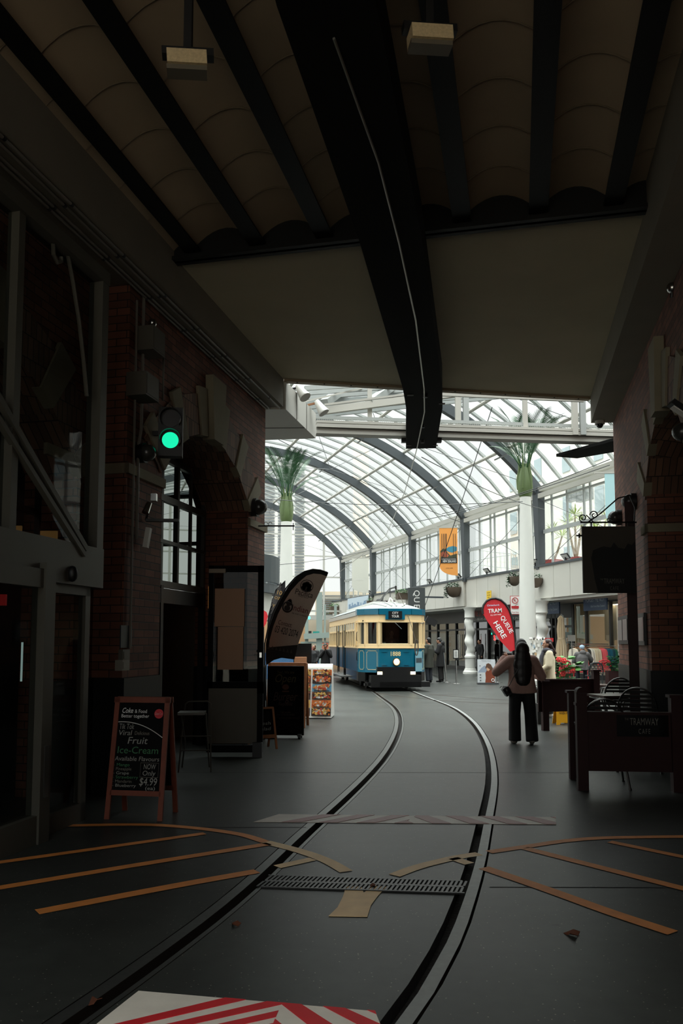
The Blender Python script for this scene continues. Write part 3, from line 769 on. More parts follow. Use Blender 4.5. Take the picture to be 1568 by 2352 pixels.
# ================================================================== SHOPFRONTS UNDER THE GALLERY
SD = -2.0
m_shopblack = M('shopfront_black', (16, 18, 18), .4)
sf = E('shopfront', GP(0, SD, 0), 'row of black-framed glass shopfronts under the pale gallery', 'shopfront')
mb = MB(); mb.bar(GP(-6.2, SD, 3.0), GP(21.9, SD, 3.0), .12, .72); mb.build('fascia_board', m_shopblack, sf)
mb = MB(); mb.bar(GP(-20, SD, 3.28), GP(-6.2, SD, 3.28), .12, .16); mb.bar(GP(-20, SD, .1), GP(21.9, SD, .1), .12, .2); mb.bar(GP(-6.2, SD, 2.25), GP(21.9, SD, 2.25), .08, .1); mb.build('frame_rails', m_shopblack, sf)
mb = MB()
ts = [-6.2 + 1.33 * k for k in range(22)]
for px in (1288, 1317, 1346, 1402, 1268): ts.append(Gt(px, SD))
for t in ts: mb.bar(GP(t, SD, 0), GP(t, SD, 3.3), .12, .10, up=U2)
mb.build('frame_posts', m_shopblack, sf)
mb = MB(); mb.poly([GP(-20, SD - .02, 0), GP(22, SD - .02, 0), GP(22, SD - .02, 3.4), GP(-20, SD - .02, 3.4)]); mb.build('shop_glass', m_glass_dark, sf)
mb = MB()
for px in (1052, 1056, 1104):
    t = Gt(px, SD + .1); mb.cyl(GP(t, SD + .12, .7), GP(t, SD + .12, 2.0), .025, n=8)
mb.build('door_pull', m_chrome, sf)
m_beige = M('shop_wall_beige', (214, 198, 166), .7, noise=(1, .05)); m_dimwall = M('shop_wall_dim', (50, 54, 52), .7)
mb = MB()
for a, b in (((-20, -8), (-20, SD)), ((-20, -8), (-6.3, -8)), ((-6.3, -8), (-6.3, SD))): mb.bar(GP(*a, 1.6), GP(*b, 1.6), .1, 3.3)
mb.bar(GP(-13, -5, 3.35), GP(-13, -5.01, 3.35), .01, .01)
tag(mb.build('wall_gift_shop', m_beige), kind='structure')
mb = MB()
for a, b in (((-6.2, -5.2), (22, -5.2)), ((3.2, -5.2), (3.2, SD)), ((12, -5.2), (12, SD))): mb.bar(GP(*a, 1.6), GP(*b, 1.6), .1, 3.3)
tag(mb.build('wall_shops', m_dimwall), kind='structure')
mb = MB(); mb.poly([GP(-20, SD, 3.32), GP(22, SD, 3.32), GP(22, -8, 3.32), GP(-20, -8, 3.32)][::-1], .1, (0, 0, 1)); tag(mb.build('ceiling_shops', m_offwhite), kind='structure')
# lamps inside the gift shop
m_lit = M('lit_lamp', (255, 244, 220), .5, emit=6.0)
for k, (px, d, zz, lab) in enumerate([(1306, -3.0, 3.22, 'lit strip light on the gift shop ceiling behind the left window'), (1416, -4, 3.22, 'small lit ceiling lamp of the gift shop near the brick corner'), (1372, -5.6, 3.22, 'lit strip light deep inside the gift shop')]):
    t = Gt(px, d); mb = MB(); mb.bar(GP(t - .5, d, zz), GP(t + .5, d, zz), .12, .05); tag(mb.build('strip_light', m_lit), lab, 'ceiling light', 'gift shop ceiling lights')
def alight(name, loc, sx, sy, power, col=(1, .9, .75), rot=(0, 0, 0)):
    l = bpy.data.lights.new(name, 'AREA'); l.shape = 'RECTANGLE'; l.size = sx; l.size_y = sy; l.energy = power; l.color = col
    o = bpy.data.objects.new(name, l); COL.objects.link(o); o.location = loc; o.rotation_euler = rot; return o
alight('gift_shop_ceiling_lamp', GP(-12, -5, 3.1), 6, 3, 150, rot=(0, 0, -T2))
alight('shops_added_light', GP(6, -3.7, 3.1), 2, 2, 14, (.8, 1, 1), rot=(0, 0, -T2))  # weak area light added inside the shops, no fixture modelled
# counter, shelves and stock of the gift shop
m_counter = M('counter_dark', (34, 30, 28), .5)
sh = E('shop_counter', GP(Gt(1320, -5), -5, 0), 'dark counter inside the gift shop behind the windows', 'counter')
mb = MB(); t = Gt(1322, -5); mb.box(GP(t, -5, .6), (.6, 3.2, 1.2), -T2); mb.build('base', m_counter, sh)
mb = MB(); mb.box(GP(t, -5, 1.22), (.75, 3.3, .05), -T2); mb.build('counter_top', M('pale_top', (170, 160, 140), .4), sh)
mb = MB(); t = Gt(1345, -7.6); mb.bar(GP(t + 1.8, -7.7, 2.25), GP(t - 1.2, -7.7, 2.25), .1, .5)
o = tag(mb.build('wall_sign', M('sign_cream', (232, 222, 196), .5, emit=.25)), 'long cream sign on the back wall of the gift shop', 'sign')
for k, px in enumerate((1384, 1414)):
    t = Gt(px, -4.2); f = Fr(GP(t, -4.2, 0), -U2); e = E('display_shelf', GP(t, -4.2, 0), ['tall stand of small souvenirs behind the gift shop window right of the blue sign', 'tall souvenir stand beside the brick corner inside the shop'][k], 'display stand')
    mb = MB(); f.rect(mb, -.75, 0, .75, 2.5, 0, .1); mb.build('back_panel', M('display_pale', (160, 156, 130), .6), e)
    mb = MB(); cols = [M('stock_brown', (86, 58, 40)), M('stock_dark', (30, 28, 28)), M('stock_cream', (198, 184, 150)), M('stock_green', (60, 84, 60))]
    for r in range(13):
        for c in range(8):
            mb.m = random.randrange(4); x = -.66 + c * .18; f.rect(mb, x, 2.28 - r * .17, x + .12, 2.39 - r * .17, .03, .03)
    mb.build('stock', cols, e)
# signs
m_navy = M('navy_sign', (24, 58, 96), .4)
for k, (x0, x1, y0, y1) in enumerate([(1339.5, 1393, 1365, 1402), (1250, 1283.5, 1371, 1410)]):
    d = -.9; ta, tb = Gt(x0, d), Gt(x1, d)
    if k: ta = tb + 1.75
    z1 = atY((x0 + x1) / 2, y0, GP((Gt(x0, d) + tb) / 2, d).y).z; z0 = atY((x0 + x1) / 2, y1, GP((Gt(x0, d) + tb) / 2, d).y).z
    f = Fr(GP((ta + tb) / 2, d, (z0 + z1) / 2), -U2); w = abs(ta - tb); h = z1 - z0
    o = MB(); f.rect(o, -w / 2, -h / 2, w / 2, h / 2, 0, .06); o = o.build('shop_sign', m_navy)
    tag(o, ['blue FORGET ME NOT shop sign under the parapet, right of the twisted column', 'blue FORGET ME NOT shop sign half hidden behind the palm column'][k], 'sign')
    text('FORGET ME NOT', f, .02, .02, h * .26, M('sign_grey_letter', (168, 186, 200)), o, w=w * .82); text('Gifts From New Zealand', f, w * .12, -h * .3, h * .13, M('sign_grey_letter', (168, 186, 200)), o, w=w * .6)
t = Gt(1096, SD + .08); f = Fr(GP(t, SD + .08, 3.08), -U2)
o = text('WINE SPOT', f, .1, -.12, .34, M('wine_red_letter', (176, 60, 40), .5), None, w=1.75, name='shop_lettering'); tag(o, 'red WINE SPOT lettering on the black fascia beside the twisted column', 'lettering')
o = text('021-088-895-085', f, .3, -.36, .14, m_print_white, None, w=1.6, name='phone_lettering'); tag(o, 'small white phone number below the WINE SPOT lettering', 'lettering')
t = Gt(1184, SD + .08); f = Fr(GP(t, SD + .08, 3.0), -U2)
o = text('LIQUOR SPECIALIST', f, 0, -.32, .12, m_print_white, None, w=1.9, name='shop_lettering'); tag(o, 'small white shop lettering just left of the palm column', 'lettering')
# neon and lit bits in the wine shop
t = Gt(1134, SD - .3); mb = MB(); f = Fr(GP(t, SD - .3, 1.75), -U2)
f.disc(mb, 0, .1, .10, .08, n=10); f.disc(mb, .03, -.05, .12, .07, n=10); tag(mb.build('neon_sign', M('neon_red', (255, 40, 40), emit=3.0)), 'small red neon sign in the wine shop window behind the red flag', 'neon sign')
t = Gt(1128, SD - .3); mb = MB(); f = Fr(GP(t, SD - .3, 2.0), -U2); f.disc(mb, 0, 0, .06, n=10); tag(mb.build('neon_dot', M('neon_green', (40, 230, 190), emit=2.0)), 'tiny green light in the wine shop window', 'light')
for k, px in enumerate((1114, 1040)):
    d = -3.6; t = Gt(px, d); mb = MB(); mb.box(GP(t, d, 1.0), (.7, 1.0, 2.0), -T2); o = mb.build('drinks_fridge', M('fridge_grey', (116, 124, 122), .5)); tag(o, ['grey-green drinks fridge inside the wine shop left of the red flag', 'grey fridge inside the shop behind the barrier posts'][k], 'fridge')
    f = Fr(GP(t, d + .36, 0), -U2); mb = MB()
    for r in range(5):
        for c in range(7): mb.m = random.randrange(3); f.rect(mb, -.42 + c * .12, .2 + r * .36, -.34 + c * .12, .44 + r * .36, 0, .02)
    mb.build('bottles', [M('bottle_green', (40, 84, 60)), M('bottle_pale', (180, 190, 180)), M('bottle_amber', (130, 84, 40))], o)
mb = MB(); f = Fr(GP(Gt(1010, SD - .4), SD - .4, 0), -U2); f.rect(mb, -1.4, .9, 1.0, 2.1, 0, .05); tag(mb.build('window_poster', M('pale_blue_poster', (110, 150, 170), .5)), 'pale blue poster wall inside the shop window right of the tram', 'poster')
# panel signs on the parapet
t = Gt(1125, .2); f = Fr(GP(t, .26, 0), -U2); Yc = GP(t, .26).y; z1, z0 = atY(1125, 1357, Yc).z, atY(1125, 1385, Yc).z
mb = MB(); f.rect(mb, -.22, z0, .22, z1, 0, .03); o = tag(mb.build('notice_board', M('yellow_sign', (226, 186, 40), .5)), 'small yellow notice on the parapet above the red queue flag', 'sign')
for r in range(4): text(['DANGER', 'TRAM WIRES', 'KEEP', 'CLEAR'][r], f, 0, z1 - .12 - r * .11, .05, m_ink, o, w=[.3, .32, .2, .24][r])
# tram stop sign on its bracket, in front of the parapet
Ys = 31.0; c = atY(1182.5, 1390, Ys); w2 = (1194 - 1172) / 2 / F * Ys; h2 = (1411 - 1368) / 2 / F * Ys
f = Fr(c, (1, -.12, 0)); mb = MB(); f.rect(mb, -w2, -h2, w2, h2, 0, .02); o = tag(mb.build('tram_stop_sign', m_red), 'white no-parking Tram Stop sign with red border beside the right palm column', 'sign')
mb = MB(); f.rect(mb, -w2 + .02, -h2 + .02, w2 - .02, h2 - .02, .005, .004); mb.build('sign_face', m_print_white, o)
mb = MB(); mb.tube([f.p(.11 * cos(q * pi / 12), h2 * .5 + .11 * sin(q * pi / 12), .012) for q in range(24)], .014, 4, True); mb.bar(f.p(-.08, h2 * .5 + .08, .012), f.p(.08, h2 * .5 - .08, .012), .02, .006)
for (a0, b0, a1, b1) in ((-.14, -.12, .14, -.03), (-.12, -.15, .12, -.13)): f.rect(mb, a0, b0, a1, b1, .012, .004)
mb.bar(f.p(-.02, -.03, .012), f.p(.1, .06, .012), .014, .006); mb.build('pictograms', m_red, o)
text('R', f, 0, h2 * .5 - .05, .1, m_red, o, d=.014); text('Tram Stop', f, 0, -h2 + .06, .055, m_red, o, w=.27, d=.012)
mb = MB(); mb.bar(f.p(w2, h2 * .8, 0), f.p(w2 + .14, h2 * .8, 0), .02, .02); mb.build('bracket', m_grey_steel, o)

# ================================================================== TWISTED AND PALM COLUMNS
def twisted(px, lab):
    t = Gt(px, .35); p = GP(t, .35, 0); z = ZB - .12
    prof = [(.36, 0), (.36, .10), (.33, .12), (.29, .2), (.29, .24), (.25, .26), (.25, .75), (.28, .78), (.28, .86), (.24, .9)]
    n = 30
    prof += [(.215 + .018 * sin(i / n * 2 * pi * 3.5), .95 + (z - 1.5 - .0) * i / n) for i in range(n + 1)]
    zt = prof[-1][1]; prof += [(.24, zt + .02), (.26, zt + .06), (.25, zt + .1), (.25, z - .15), (.31, z - .05), (.33, z)]
    mb = MB(); mb.lathe(prof, (0, 0, 0), 24, wob=lambda q: ((.042 * sin((q - .95) * 7.2), .042 * cos((q - .95) * 7.2)) if .95 < q < zt else (0, 0)))
    e = E('twisted_column', p, lab, 'column', 'white twisted columns under the parapet'); mb.build('shaft', m_white, e, local=True)
twisted(1078, 'white barley-twist column right of the queue barrier, behind the sweater poster')
twisted(1243, 'white barley-twist column behind the right palm column, by the blue sign')
twisted(960, 'white barley-twist column hidden behind the tram')
def palm(p, ztop, r0, r1, lab, seed, sc=1.0):
    rn = random.Random(seed)
    e = E('palm_column', p, lab, 'palm column')
    mb = MB(); mb.lathe([(r0 * 1.25, 0), (r0 * 1.25, .15), (r0, .2), (r0, 2.6), (r1, ztop)], (0, 0, 0), 28); mb.build('shaft', m_white, e, local=True)
    mb = MB(); b = .31 * sc
    mb.lathe([(b * .74, ztop - .01), (b * .92, ztop + .12 * sc), (b * 1.0, ztop + .35 * sc), (b * .96, ztop + .6 * sc), (b * .8, ztop + .9 * sc), (b * .62, ztop + 1.15 * sc), (b * .45, ztop + 1.35 * sc)], (0, 0, 0), 20)
    for k in range(5):
        q = k * 2 * pi / 5 + .4; mb.tube([V((cos(q) * b * .9, sin(q) * b * .9, ztop + .3 * sc)), V((cos(q) * b * .9, sin(q) * b * .9, ztop + .7 * sc)), V((cos(q) * b * .7, sin(q) * b * .7, ztop + 1.2 * sc)), V((cos(q) * b * .9, sin(q) * b * .9, ztop + 1.7 * sc))], [.05, .07, .045, .015], 6)
    mb.build('crownshaft', M('crownshaft_green', (84, 102, 58), .4, noise=(3, .3)), e, local=True)
    for k in range(13):
        yaw = 2 * pi * k / 13 + rn.uniform(-.2, .2); tilt = rn.uniform(.15, .72) if k % 3 else rn.uniform(.05, .25)
        L = sc * rn.uniform(1.9, 2.8); drp = rn.uniform(.3, 1.0); N = 20; pts = []
        o = V((cos(yaw) * b * .5, sin(yaw) * b * .5, ztop + 1.15 * sc))
        for i in range(N + 1):
            s_ = i / N; th = tilt + drp * s_ * s_
            if i == 0: pts.append(o)
            else: pts.append(pts[-1] + V((cos(yaw) * sin(th), sin(yaw) * sin(th), cos(th))) * L / N)
        mb = MB(); mb.tube(pts, [.022 * sc * (1 - .85 * i / N) for i in range(N + 1)], 5)
        side = V((-sin(yaw), cos(yaw), 0))
        for i in range(5, N):
            tg = (pts[i + 1] - pts[i]).normalized(); l = sc * (.62 * sin(pi * min(1, (i - 3) / (N - 1))) + .12)
            for s_ in (-1, 1):
                for q in (0, .5):
                    p0 = pts[i] + tg * q * L / N; d_ = (tg * .9 + side * s_ * .62 + V((0, 0, -.08))).normalized()
                    p1 = p0 + d_ * l * .5; p2 = p0 + d_ * l + V((0, 0, -.07 * l)); wv = tg.cross(d_).normalized().cross(d_) * .016 * sc
                    mb.add([p0, p1 + wv, p2, p1 - wv], [(0, 1, 2, 3)])
        mb.build('frond', m_leaf2, e, local=True)
palm(V((6.88, 29.5, 0)), 6.98, .30, .20, 'white palm column with green fronds right of the red queue flag', 3, .92)
palm(V((-2.55, 36.6, 0)), 7.1, .34, .25, 'white palm column with green fronds behind the leaning feather flag', 5, 1.0)
palm(V((-5.1, 40.6, 0)), 7.1, .34, .25, 'far palm column whose frond tips show at the brick corner on the left', 9, .95)

# ================================================================== GUTTER BRIDGE AND CANOPY AT THE MOUTH
gb = E('gutter_bridge', (3, 15.8, 5.6), 'pale steel gutter beam with posts spanning across the mouth of the passage', 'beam')
pl, pr = atY(725, 1006, 15.4), atY(1460, 1021, 16.2); pl.z = pr.z = 5.62
mb = MB(); up = V((0, 0, 1))
mb.bar(pl + up * .06, pr + up * .06, .25, .10); mb.bar(pl + up * .16, pr + up * .16, .34, .07); mb.bar(pl + up * .24, pr + up * .24, .30, .05); mb.build('beam', m_cream_steel, gb)
mb = MB(); mb.bar(pl + up * .36, pr + up * .36, .06, .06); mb.build('rail', m_grey_steel, gb)
mb = MB(); n = 170
for i in range(n): p = pl.lerp(pr, i / n); mb.bar(p + up * .26 + V((0, -.05, 0)), p + up * .34 + V((0, -.05, 0)), .008, .008)
mb.build('bird_spikes', m_grey_steel, gb)
for k, px in enumerate((849, 1052, 1070, 1206, 1320, 1338)):
    p = atY(px, 985, 15.9); p.z = 5.75; mb = MB(); wd = .09 if px in (1206, 849) else .11
    mb.bar(p, p + up * 2.4, wd, wd, up=(1, 0, 0)); mb.build('post', [m_cream_steel, m_grey_steel][k in (2, 5)], gb)
mb = MB(); a_ = atY(735, 945, 15.7); b_ = atY(940, 918, 15.9); mb.bar(a_, b_ + (b_ - a_) * 3, .1, .14); 
a_ = atY(745, 930, 15.2); b_ = atY(940, 905, 15.2); mb.bar(a_, b_ + (b_ - a_) * 1, .04, .04)
a_ = atY(700, 922, 14.9); b_ = atY(830, 892, 16.2); mb.bar(a_, b_, .03, .03)
a_ = atY(1340, 920, 15); b_ = atY(1015, 906, 15); mb.bar(a_, b_, .05, .06); mb.build('top_rail', m_cream_steel, gb)
# sloping skylight rafters, left
mb = MB(); 
for i in range(7):
    a_ = atY(700, 892 + i * 11, 15.4 + i * .35); b_ = atY(1010, 872 + i * 9, 16.6 + i * .35); mb.bar(a_, b_ + (b_ - a_), .06, .09)
for px in (760, 862, 960):
    mb.bar(atY(px - 15, 925, 15.8), atY(px + 60, 872, 17.4), .16, .14)
mb.build('skylight_rafters', m_grey_steel, gb)
mb = MB(); mb.poly([atY(690, 930, 15.9), atY(1000, 915, 16.9), atY(1120, 860, 18.6), atY(700, 860, 17.4)]); mb.build('skylight_glass', m_glass_roof, gb)
# white canopy box on the left
cbx = E('canopy_box', (-1.4, 13.6, 5.4), 'white panelled canopy box fixed outside the top left corner of the passage mouth', 'canopy')
A_, B_ = atZ(655, 936, 5.42), atZ(725, 1007, 5.42)
A_ = V((A_.x, A_.y + .1, 5.42)); B_ = V((B_.x, B_.y, 5.42)); C_ = V((-3.2, B_.y + .35, 5.42)); D_ = V((-3.2, A_.y, 5.42))
ht = atY(725, 950, B_.y).z - 5.42
mb = MB(); mb.poly([A_, B_, C_, D_], -ht, (0, 0, 1)); mb.build('panel', m_offwhite, cbx)
mb = MB()
for q in (.33, .66): mb.bar(A_.lerp(B_, q) + V((.004, -.004, 0)), A_.lerp(B_, q) + V((.004, -.004, ht)), .01, .01)
p = A_.lerp(B_, .6); mb.bar(p + V((0, 0, -.003)), V((-3.2, p.y + .1, 5.417)), .02, .01); mb.build('joints', m_joint2, cbx)
for k, (px, py, d, lab) in enumerate([(692, 900, (.35, -.2, -.55), 'upper white spotlight at the top of the canopy box'), (735, 935, (.45, -.1, -.7), 'lower white spotlight on an orange bracket on the canopy box')]):
    Yq = A_.y + .6 + k * .9; p = atY(px, py, Yq); e = E('spotlight', p, lab, 'spotlight')
    d = V(d).normalized(); mb = MB(); mb.cyl(p - d * .14, p + d * .12, .05, .10, 12); mb.cyl(p + d * .12, p + d * .14, .105, .105, 12); mb.build('lamp_head', m_white, e)
    mb = MB(); mb.bar(p - d * .1, p + V((-.28, -.02, .02)), .035, .035); mb.build('arm', M('rusty_bracket', (150, 104, 70), .7) if k else m_black, e)
# black wing panel at the right
wp_ = [atY(1277, 1048, 17.5), atY(1345, 1020, 16.4), atY(1400, 1014, 15.6), atY(1400, 1040, 15.6), atY(1330, 1052, 17.0)]
mb = MB(); mb.poly([atZ(1277, 1049, 5.45), atZ(1325, 1053, 5.45), atZ(1412, 1038, 5.45), atZ(1412, 1012, 5.45)], -.06, (0, 0, 1)); tag(mb.build('wing_panel', m_beam), 'flat black steel plate sticking out by the right brick corner below the gutter', 'steel plate')
# span wires
m_wire = M('dark_wire', (60, 62, 62), .5, metal=.5)
for k, (a_, b_) in enumerate([(atY(607, 1146, 24), atY(1200, 1152, 24)), (atY(607, 1300, 30), atY(900, 1250, 34)), (atY(1015, 1180, 26), atY(1400, 1055, 20)), (atY(900, 1210, 27), atY(1400, 1068, 21)), (atY(640, 1010, 22), atY(1060, 1200, 30)), (atY(1130, 935, 20), atY(965, 1420, 27)), (atY(968, 1050, 17), atY(1250, 1170, 30))]):
    mb = MB(); n = 10
    mb.tube([a_.lerp(b_, i / n) + V((0, 0, -.15 * sin(pi * i / n))) for i in range(n + 1)], .011, 4); tag(mb.build('span_wire', m_wire), ['level span wire crossing in front of both palm crowns', 'low span wire left of the vault end', 'upper of the two wires rising to the right brick corner', 'lower of the two wires rising to the right brick corner', 'long wire slanting down across the vault from the canopy box', 'steep wire dropping to the tram trolley', 'wire slanting down from the black trough end to the right'][k], 'wire')

# ================================================================== LEFT SIDE OF THE HALL
m_louv = M('louvre_white', (206, 206, 200), .5)
e = E('balcony', (-3.6, 27, 0), 'dark curved balcony with white band below at the left edge of the hall', 'balcony')
cx, cy, rr = -5.1, 27.5, 2.95
def arcpts(r, n=16, a0=-70, a1=60): return [V((cx + r * cos(radians(a0 + (a1 - a0) * i / n)), cy + r * sin(radians(a0 + (a1 - a0) * i / n)), 0)) for i in range(n + 1)]
def arcwall(mb, r, z0, z1, th=.08):
    P = arcpts(r); Q = arcpts(r - th)
    for i in range(len(P) - 1):
        z0v, z1v = V((0, 0, z0)), V((0, 0, z1)); mb.add([P[i] + z0v, P[i + 1] + z0v, P[i + 1] + z1v, P[i] + z1v, Q[i] + z0v, Q[i + 1] + z0v, Q[i + 1] + z1v, Q[i] + z1v], [(0, 1, 2, 3), (7, 6, 5, 4), (3, 2, 6, 7), (4, 5, 1, 0)])
mb = MB(); arcwall(mb, rr, 3.55, 4.45); mb.build('balustrade', M('balcony_steel', (52, 60, 64), .5), e)
mb = MB(); arcwall(mb, rr - .05, 3.2, 3.5, .4); mb.build('floor_edge', m_dark_steel, e)
mb = MB(); arcwall(mb, rr - .25, 2.3, 3.2, .3); mb.build('lower_band', m_offwhite, e)
mb = MB(); mb.box((cx - .3, cy, 1.6), (1.6, 3.2, 3.2)); mb.box((cx - .3, cy, 3.3), (4.6, 3.6, .2)); mb.build('support_block', m_offwhite, e)
mb = MB()
for p in arcpts(rr - .4, 6): mb.bar(p + V((0, 0, 3.2)), p + V((0, 0, 4.2)), .05, .05)
mb.build('struts', m_grey_steel, e)
for px in (630, 623):
    pass
def building(name, lab, x0, x1, y0, y1, z1, mat, wins=(), cat='building'):
    e = E(name, ((x0 + x1) / 2, (y0 + y1) / 2, 0), lab, cat)
    mb = MB(); mb.box(((x0 + x1) / 2, (y0 + y1) / 2, z1 / 2), (x1 - x0, y1 - y0, z1)); w = mb.build('walls', mat, e)
    for (cx_, cz, ww, hh) in wins:
        mb = MB(); mb.box((cx_, y0 - .02, cz), (ww, .08, hh)); mb.build('window', M('far_window', (160, 174, 178), .2), e)
    return e
m_pale = M('pale_render', (222, 220, 212), .8, noise=(.5, .05)); m_cream = M('cream_render', (206, 192, 170), .8, noise=(.5, .06)); m_bwhite = M('bright_render', (222, 222, 218), .8, noise=(.4, .03))
b = building('louvred_building', 'white building with tall louvred screens beyond the left end of the glass roof', -11.2, -2.2, 68, 80, 17, m_bwhite)
for (xc, w_) in ((-6.2, .9), (-5.0, .9), (-3.6, .8), (-10, .9), (-8.6, .9)):
    mb = MB(); z = 1.0
    while z < 16.5: mb.bar(V((xc - w_ / 2, 67.9, z)), V((xc + w_ / 2, 67.9, z)), .05, .13); z += .26
    mb.build('louvre_screen', M('louvre_grey', (104, 110, 112), .6), b)  # slats in a grey darker than the wall behind them
b = building('louvred_block', 'low white louvred wall behind the end of the hall left of the tram', -2.1, 3.4, 64, 66, 5.6, m_cream)
mb = MB(); z = 3.2
while z < 5.4: mb.bar(V((-1.9, 63.9, z)), V((1.8, 63.9, z)), .06, .09); z += .17
mb.build('louvre_screen', M('louvre_grey', (104, 110, 112)), b)
building('beige_tower', 'slim beige tower seen through the middle of the glass roof', 1.3, 2.9, 84, 90, 24.5, M('pale_sand_render', (222, 212, 196), .8))
e = E('courtyard_building', GP(0, -8, 0), 'tall pale building with upright windows behind the gallery on the right', 'building')
mb = MB(); c = GP(-2, -12.5, 8); mb.box(c, (3, 44, 16), -T2); mb.build('walls', m_pale, e)
for k, (t, z) in enumerate([(tq, zq) for tq in (-14, -11.5, -9, -5.5, -2.5, 1, 4.5, 8, 11.5, 15) for zq in (6.9, 10.2, 13.4)]):
    mb = MB(); mb.bar(GP(t, -10.97, z - .8), GP(t, -10.97, z + .8), .9, .06, up=N2); mb.build('window', M('far_window', (160, 174, 178)), e)
# stair drum and air units seen through the gallery glass
e = E('spiral_stair', GP(-1.5, -4, ZT), 'steel spiral stair railing behind the gallery windows', 'stair')
mb = MB()
for k in range(40):
    q = k / 40 * 2.4 * pi; p = GP(Gt(1125, -3) + 1.3 * cos(q), -3.2 + 1.3 * sin(q), ZT + .1 + k * .035); mb.cyl(p, p + V((0, 0, .95)), .012, n=4)
mb.build('balusters', m_grey_steel, e)
for dz in (0.1, .95):
    mb = MB(); mb.tube([GP(Gt(1125, -3) + 1.3 * cos(k / 40 * 2.4 * pi), -3.2 + 1.3 * sin(k / 40 * 2.4 * pi), ZT + dz + k * .035) for k in range(41)], .03, 6); mb.build('handrail', m_grey_steel, e)
for k, (px, lab) in enumerate([(1318, 'grey slatted air unit at the left above the yuccas'), (1342, 'grey slatted air unit at the right above the yuccas')]):
    d = -3.8; t = Gt(px, d); f = Fr(GP(t, d, 0), -U2); Yc = GP(t, d).y; z1, z0 = atY(px, 1120, Yc).z, atY(px, 1150, Yc).z; mb = MB(); f.rect(mb, -.5, z0, .5, z1, 0, .3); o = tag(mb.build('air_unit', M('unit_grey', (136, 140, 138), .6)), lab, 'air unit')
    mb = MB()
    for i in range(9): f.rect(mb, -.48 + i * .11, z0 + .03, -.45 + i * .11, z1 - .03, .01, .01)
    mb.build('slats', M('slat_grey', (92, 98, 98), .6), o)
# yuccas in red planters on the terrace
def yucca(px, d, h, lab, seed, branches):
    rn = random.Random(seed); t = Gt(px, d); p = GP(t, d, ZT)
    e = E('potted_yucca', p, lab, 'plant', 'yuccas behind the gallery windows')
    mb = MB(); mb.lathe([(.34, 0), (.42, .45), (.46, .5), (.40, .5), (.38, .4)], (0, 0, 0), 4); mb.build('planter', M('red_planter', (156, 52, 50), .6), e, local=True)
    tr = MB(); lf = MB()
    for k in range(branches):
        q = rn.uniform(0, 6.28); top = V((cos(q) * .45 * (k > 0), sin(q) * .45 * (k > 0), h * rn.uniform(.72, 1.0)))
        tr.tube([V((0, 0, .4)), top * .5 + V((0, 0, .1)), top], [.06, .05, .035], 6)
        for i in range(46):
            yq = rn.uniform(0, 6.28); el = rn.uniform(-.5, 1.35); L = rn.uniform(.4, .62)
            d_ = V((cos(yq) * cos(el), sin(yq) * cos(el), sin(el))); p1 = top + d_ * L * .55; p2 = top + d_ * L + V((0, 0, -.1 * L)); w_ = d_.cross(V((0, 0, 1))).normalized() * .022
            lf.add([top, p1 + w_, p2, p1 - w_], [(0, 1, 2, 3)])
    tr.build('trunk', M('yucca_trunk', (140, 124, 100), .8), e, local=True); lf.build('leaves', M('yucca_leaf', (150, 168, 84), .5, noise=(4, .3)), e, local=True)
yucca(1272, -1.5, 1.9, 'shorter yucca in a red planter nearest the dark rib', 1, 2)
yucca(1325, -1.9, 2.4, 'tallest yucca with several heads in a red planter behind the gallery glass', 2, 4)
yucca(1372, -2.4, 2.2, 'yucca behind the hanging cafe sign', 4, 2)
# end gate of the hall and glass wall with YES
e = E('entrance_portal', (-1.2, 44, 0), 'grey-green steel portal with glass doors at the far left end of the hall', 'entrance')
m_portal = M('grey_green_steel', (146, 160, 154), .5); mb = MB(); YP = 44.0
def atp(px, py): return atY(px, py, YP)
for px, w_ in ((704, .18), (733, .32), (746, .1), (770, .15)): 
    p = atp(px, 1460); mb.bar(V((p.x, YP, 0)), V((p.x, YP, 3.6 if px != 733 else 4.3)), w_, .2, up=(0, 1, 0))
mb.build('posts', m_portal, e)
mb = MB(); p0, p1 = atp(698, 1462), atp(800, 1456); mb.bar(p0, p1, .5, .3); mb.bar(atp(690, 1476), atp(800, 1476), .1, .1); mb.build('lintel', m_portal, e)
mb = MB(); mb.poly([atp(704, 1475), atp(704, 1546), atp(775, 1546), atp(775, 1475)]); mb.build('glass', m_glass, e)
f = Fr(atp(752, 1484) + V((0, -.1, 0))); text('YES', f, 0, -.14, .32, M('orange_letter', (226, 92, 58), .5), e, w=.62, mirror=True)
mb = MB(); mb.box(atp(726, 1454) + V((0, -.12, 0)), (.35, .08, .18)); o = tag(mb.build('exit_sign', M('exit_green', (20, 110, 100), .5, emit=.4)), 'small green exit sign on the portal lintel', 'sign')
mb = MB(); mb.box(atp(712, 1454) + V((0, -.16, .0)), (.16, .12, .22)); tag(mb.build('loudspeaker', m_black), 'small black loudspeaker next to the exit sign', 'loudspeaker')
mb = MB(); mb.ell(atp(709, 1419), (.09, .04, .09), 10); tag(mb.build('signal_light', M('cyan_light', (70, 235, 210), emit=2.5)), 'round cyan light glowing right of the feather flag', 'light')
# shops left of the portal
mb = MB(); mb.box((-4.2, 45.5, 1.6), (4.6, .3, 3.2)); tag(mb.build('wall_far_left', M('plywood_wall', (186, 146, 108), .7)), kind='structure')
mb = MB(); mb.box((-14, 36, 2.4), (.4, 40, 4.8)); tag(mb.build('wall_hall_left', m_pale), kind='structure')
mb = MB(); mb.box((5, 62, 1.7), (26, .4, 3.4)); tag(mb.build('wall_hall_end', m_cream), kind='structure')

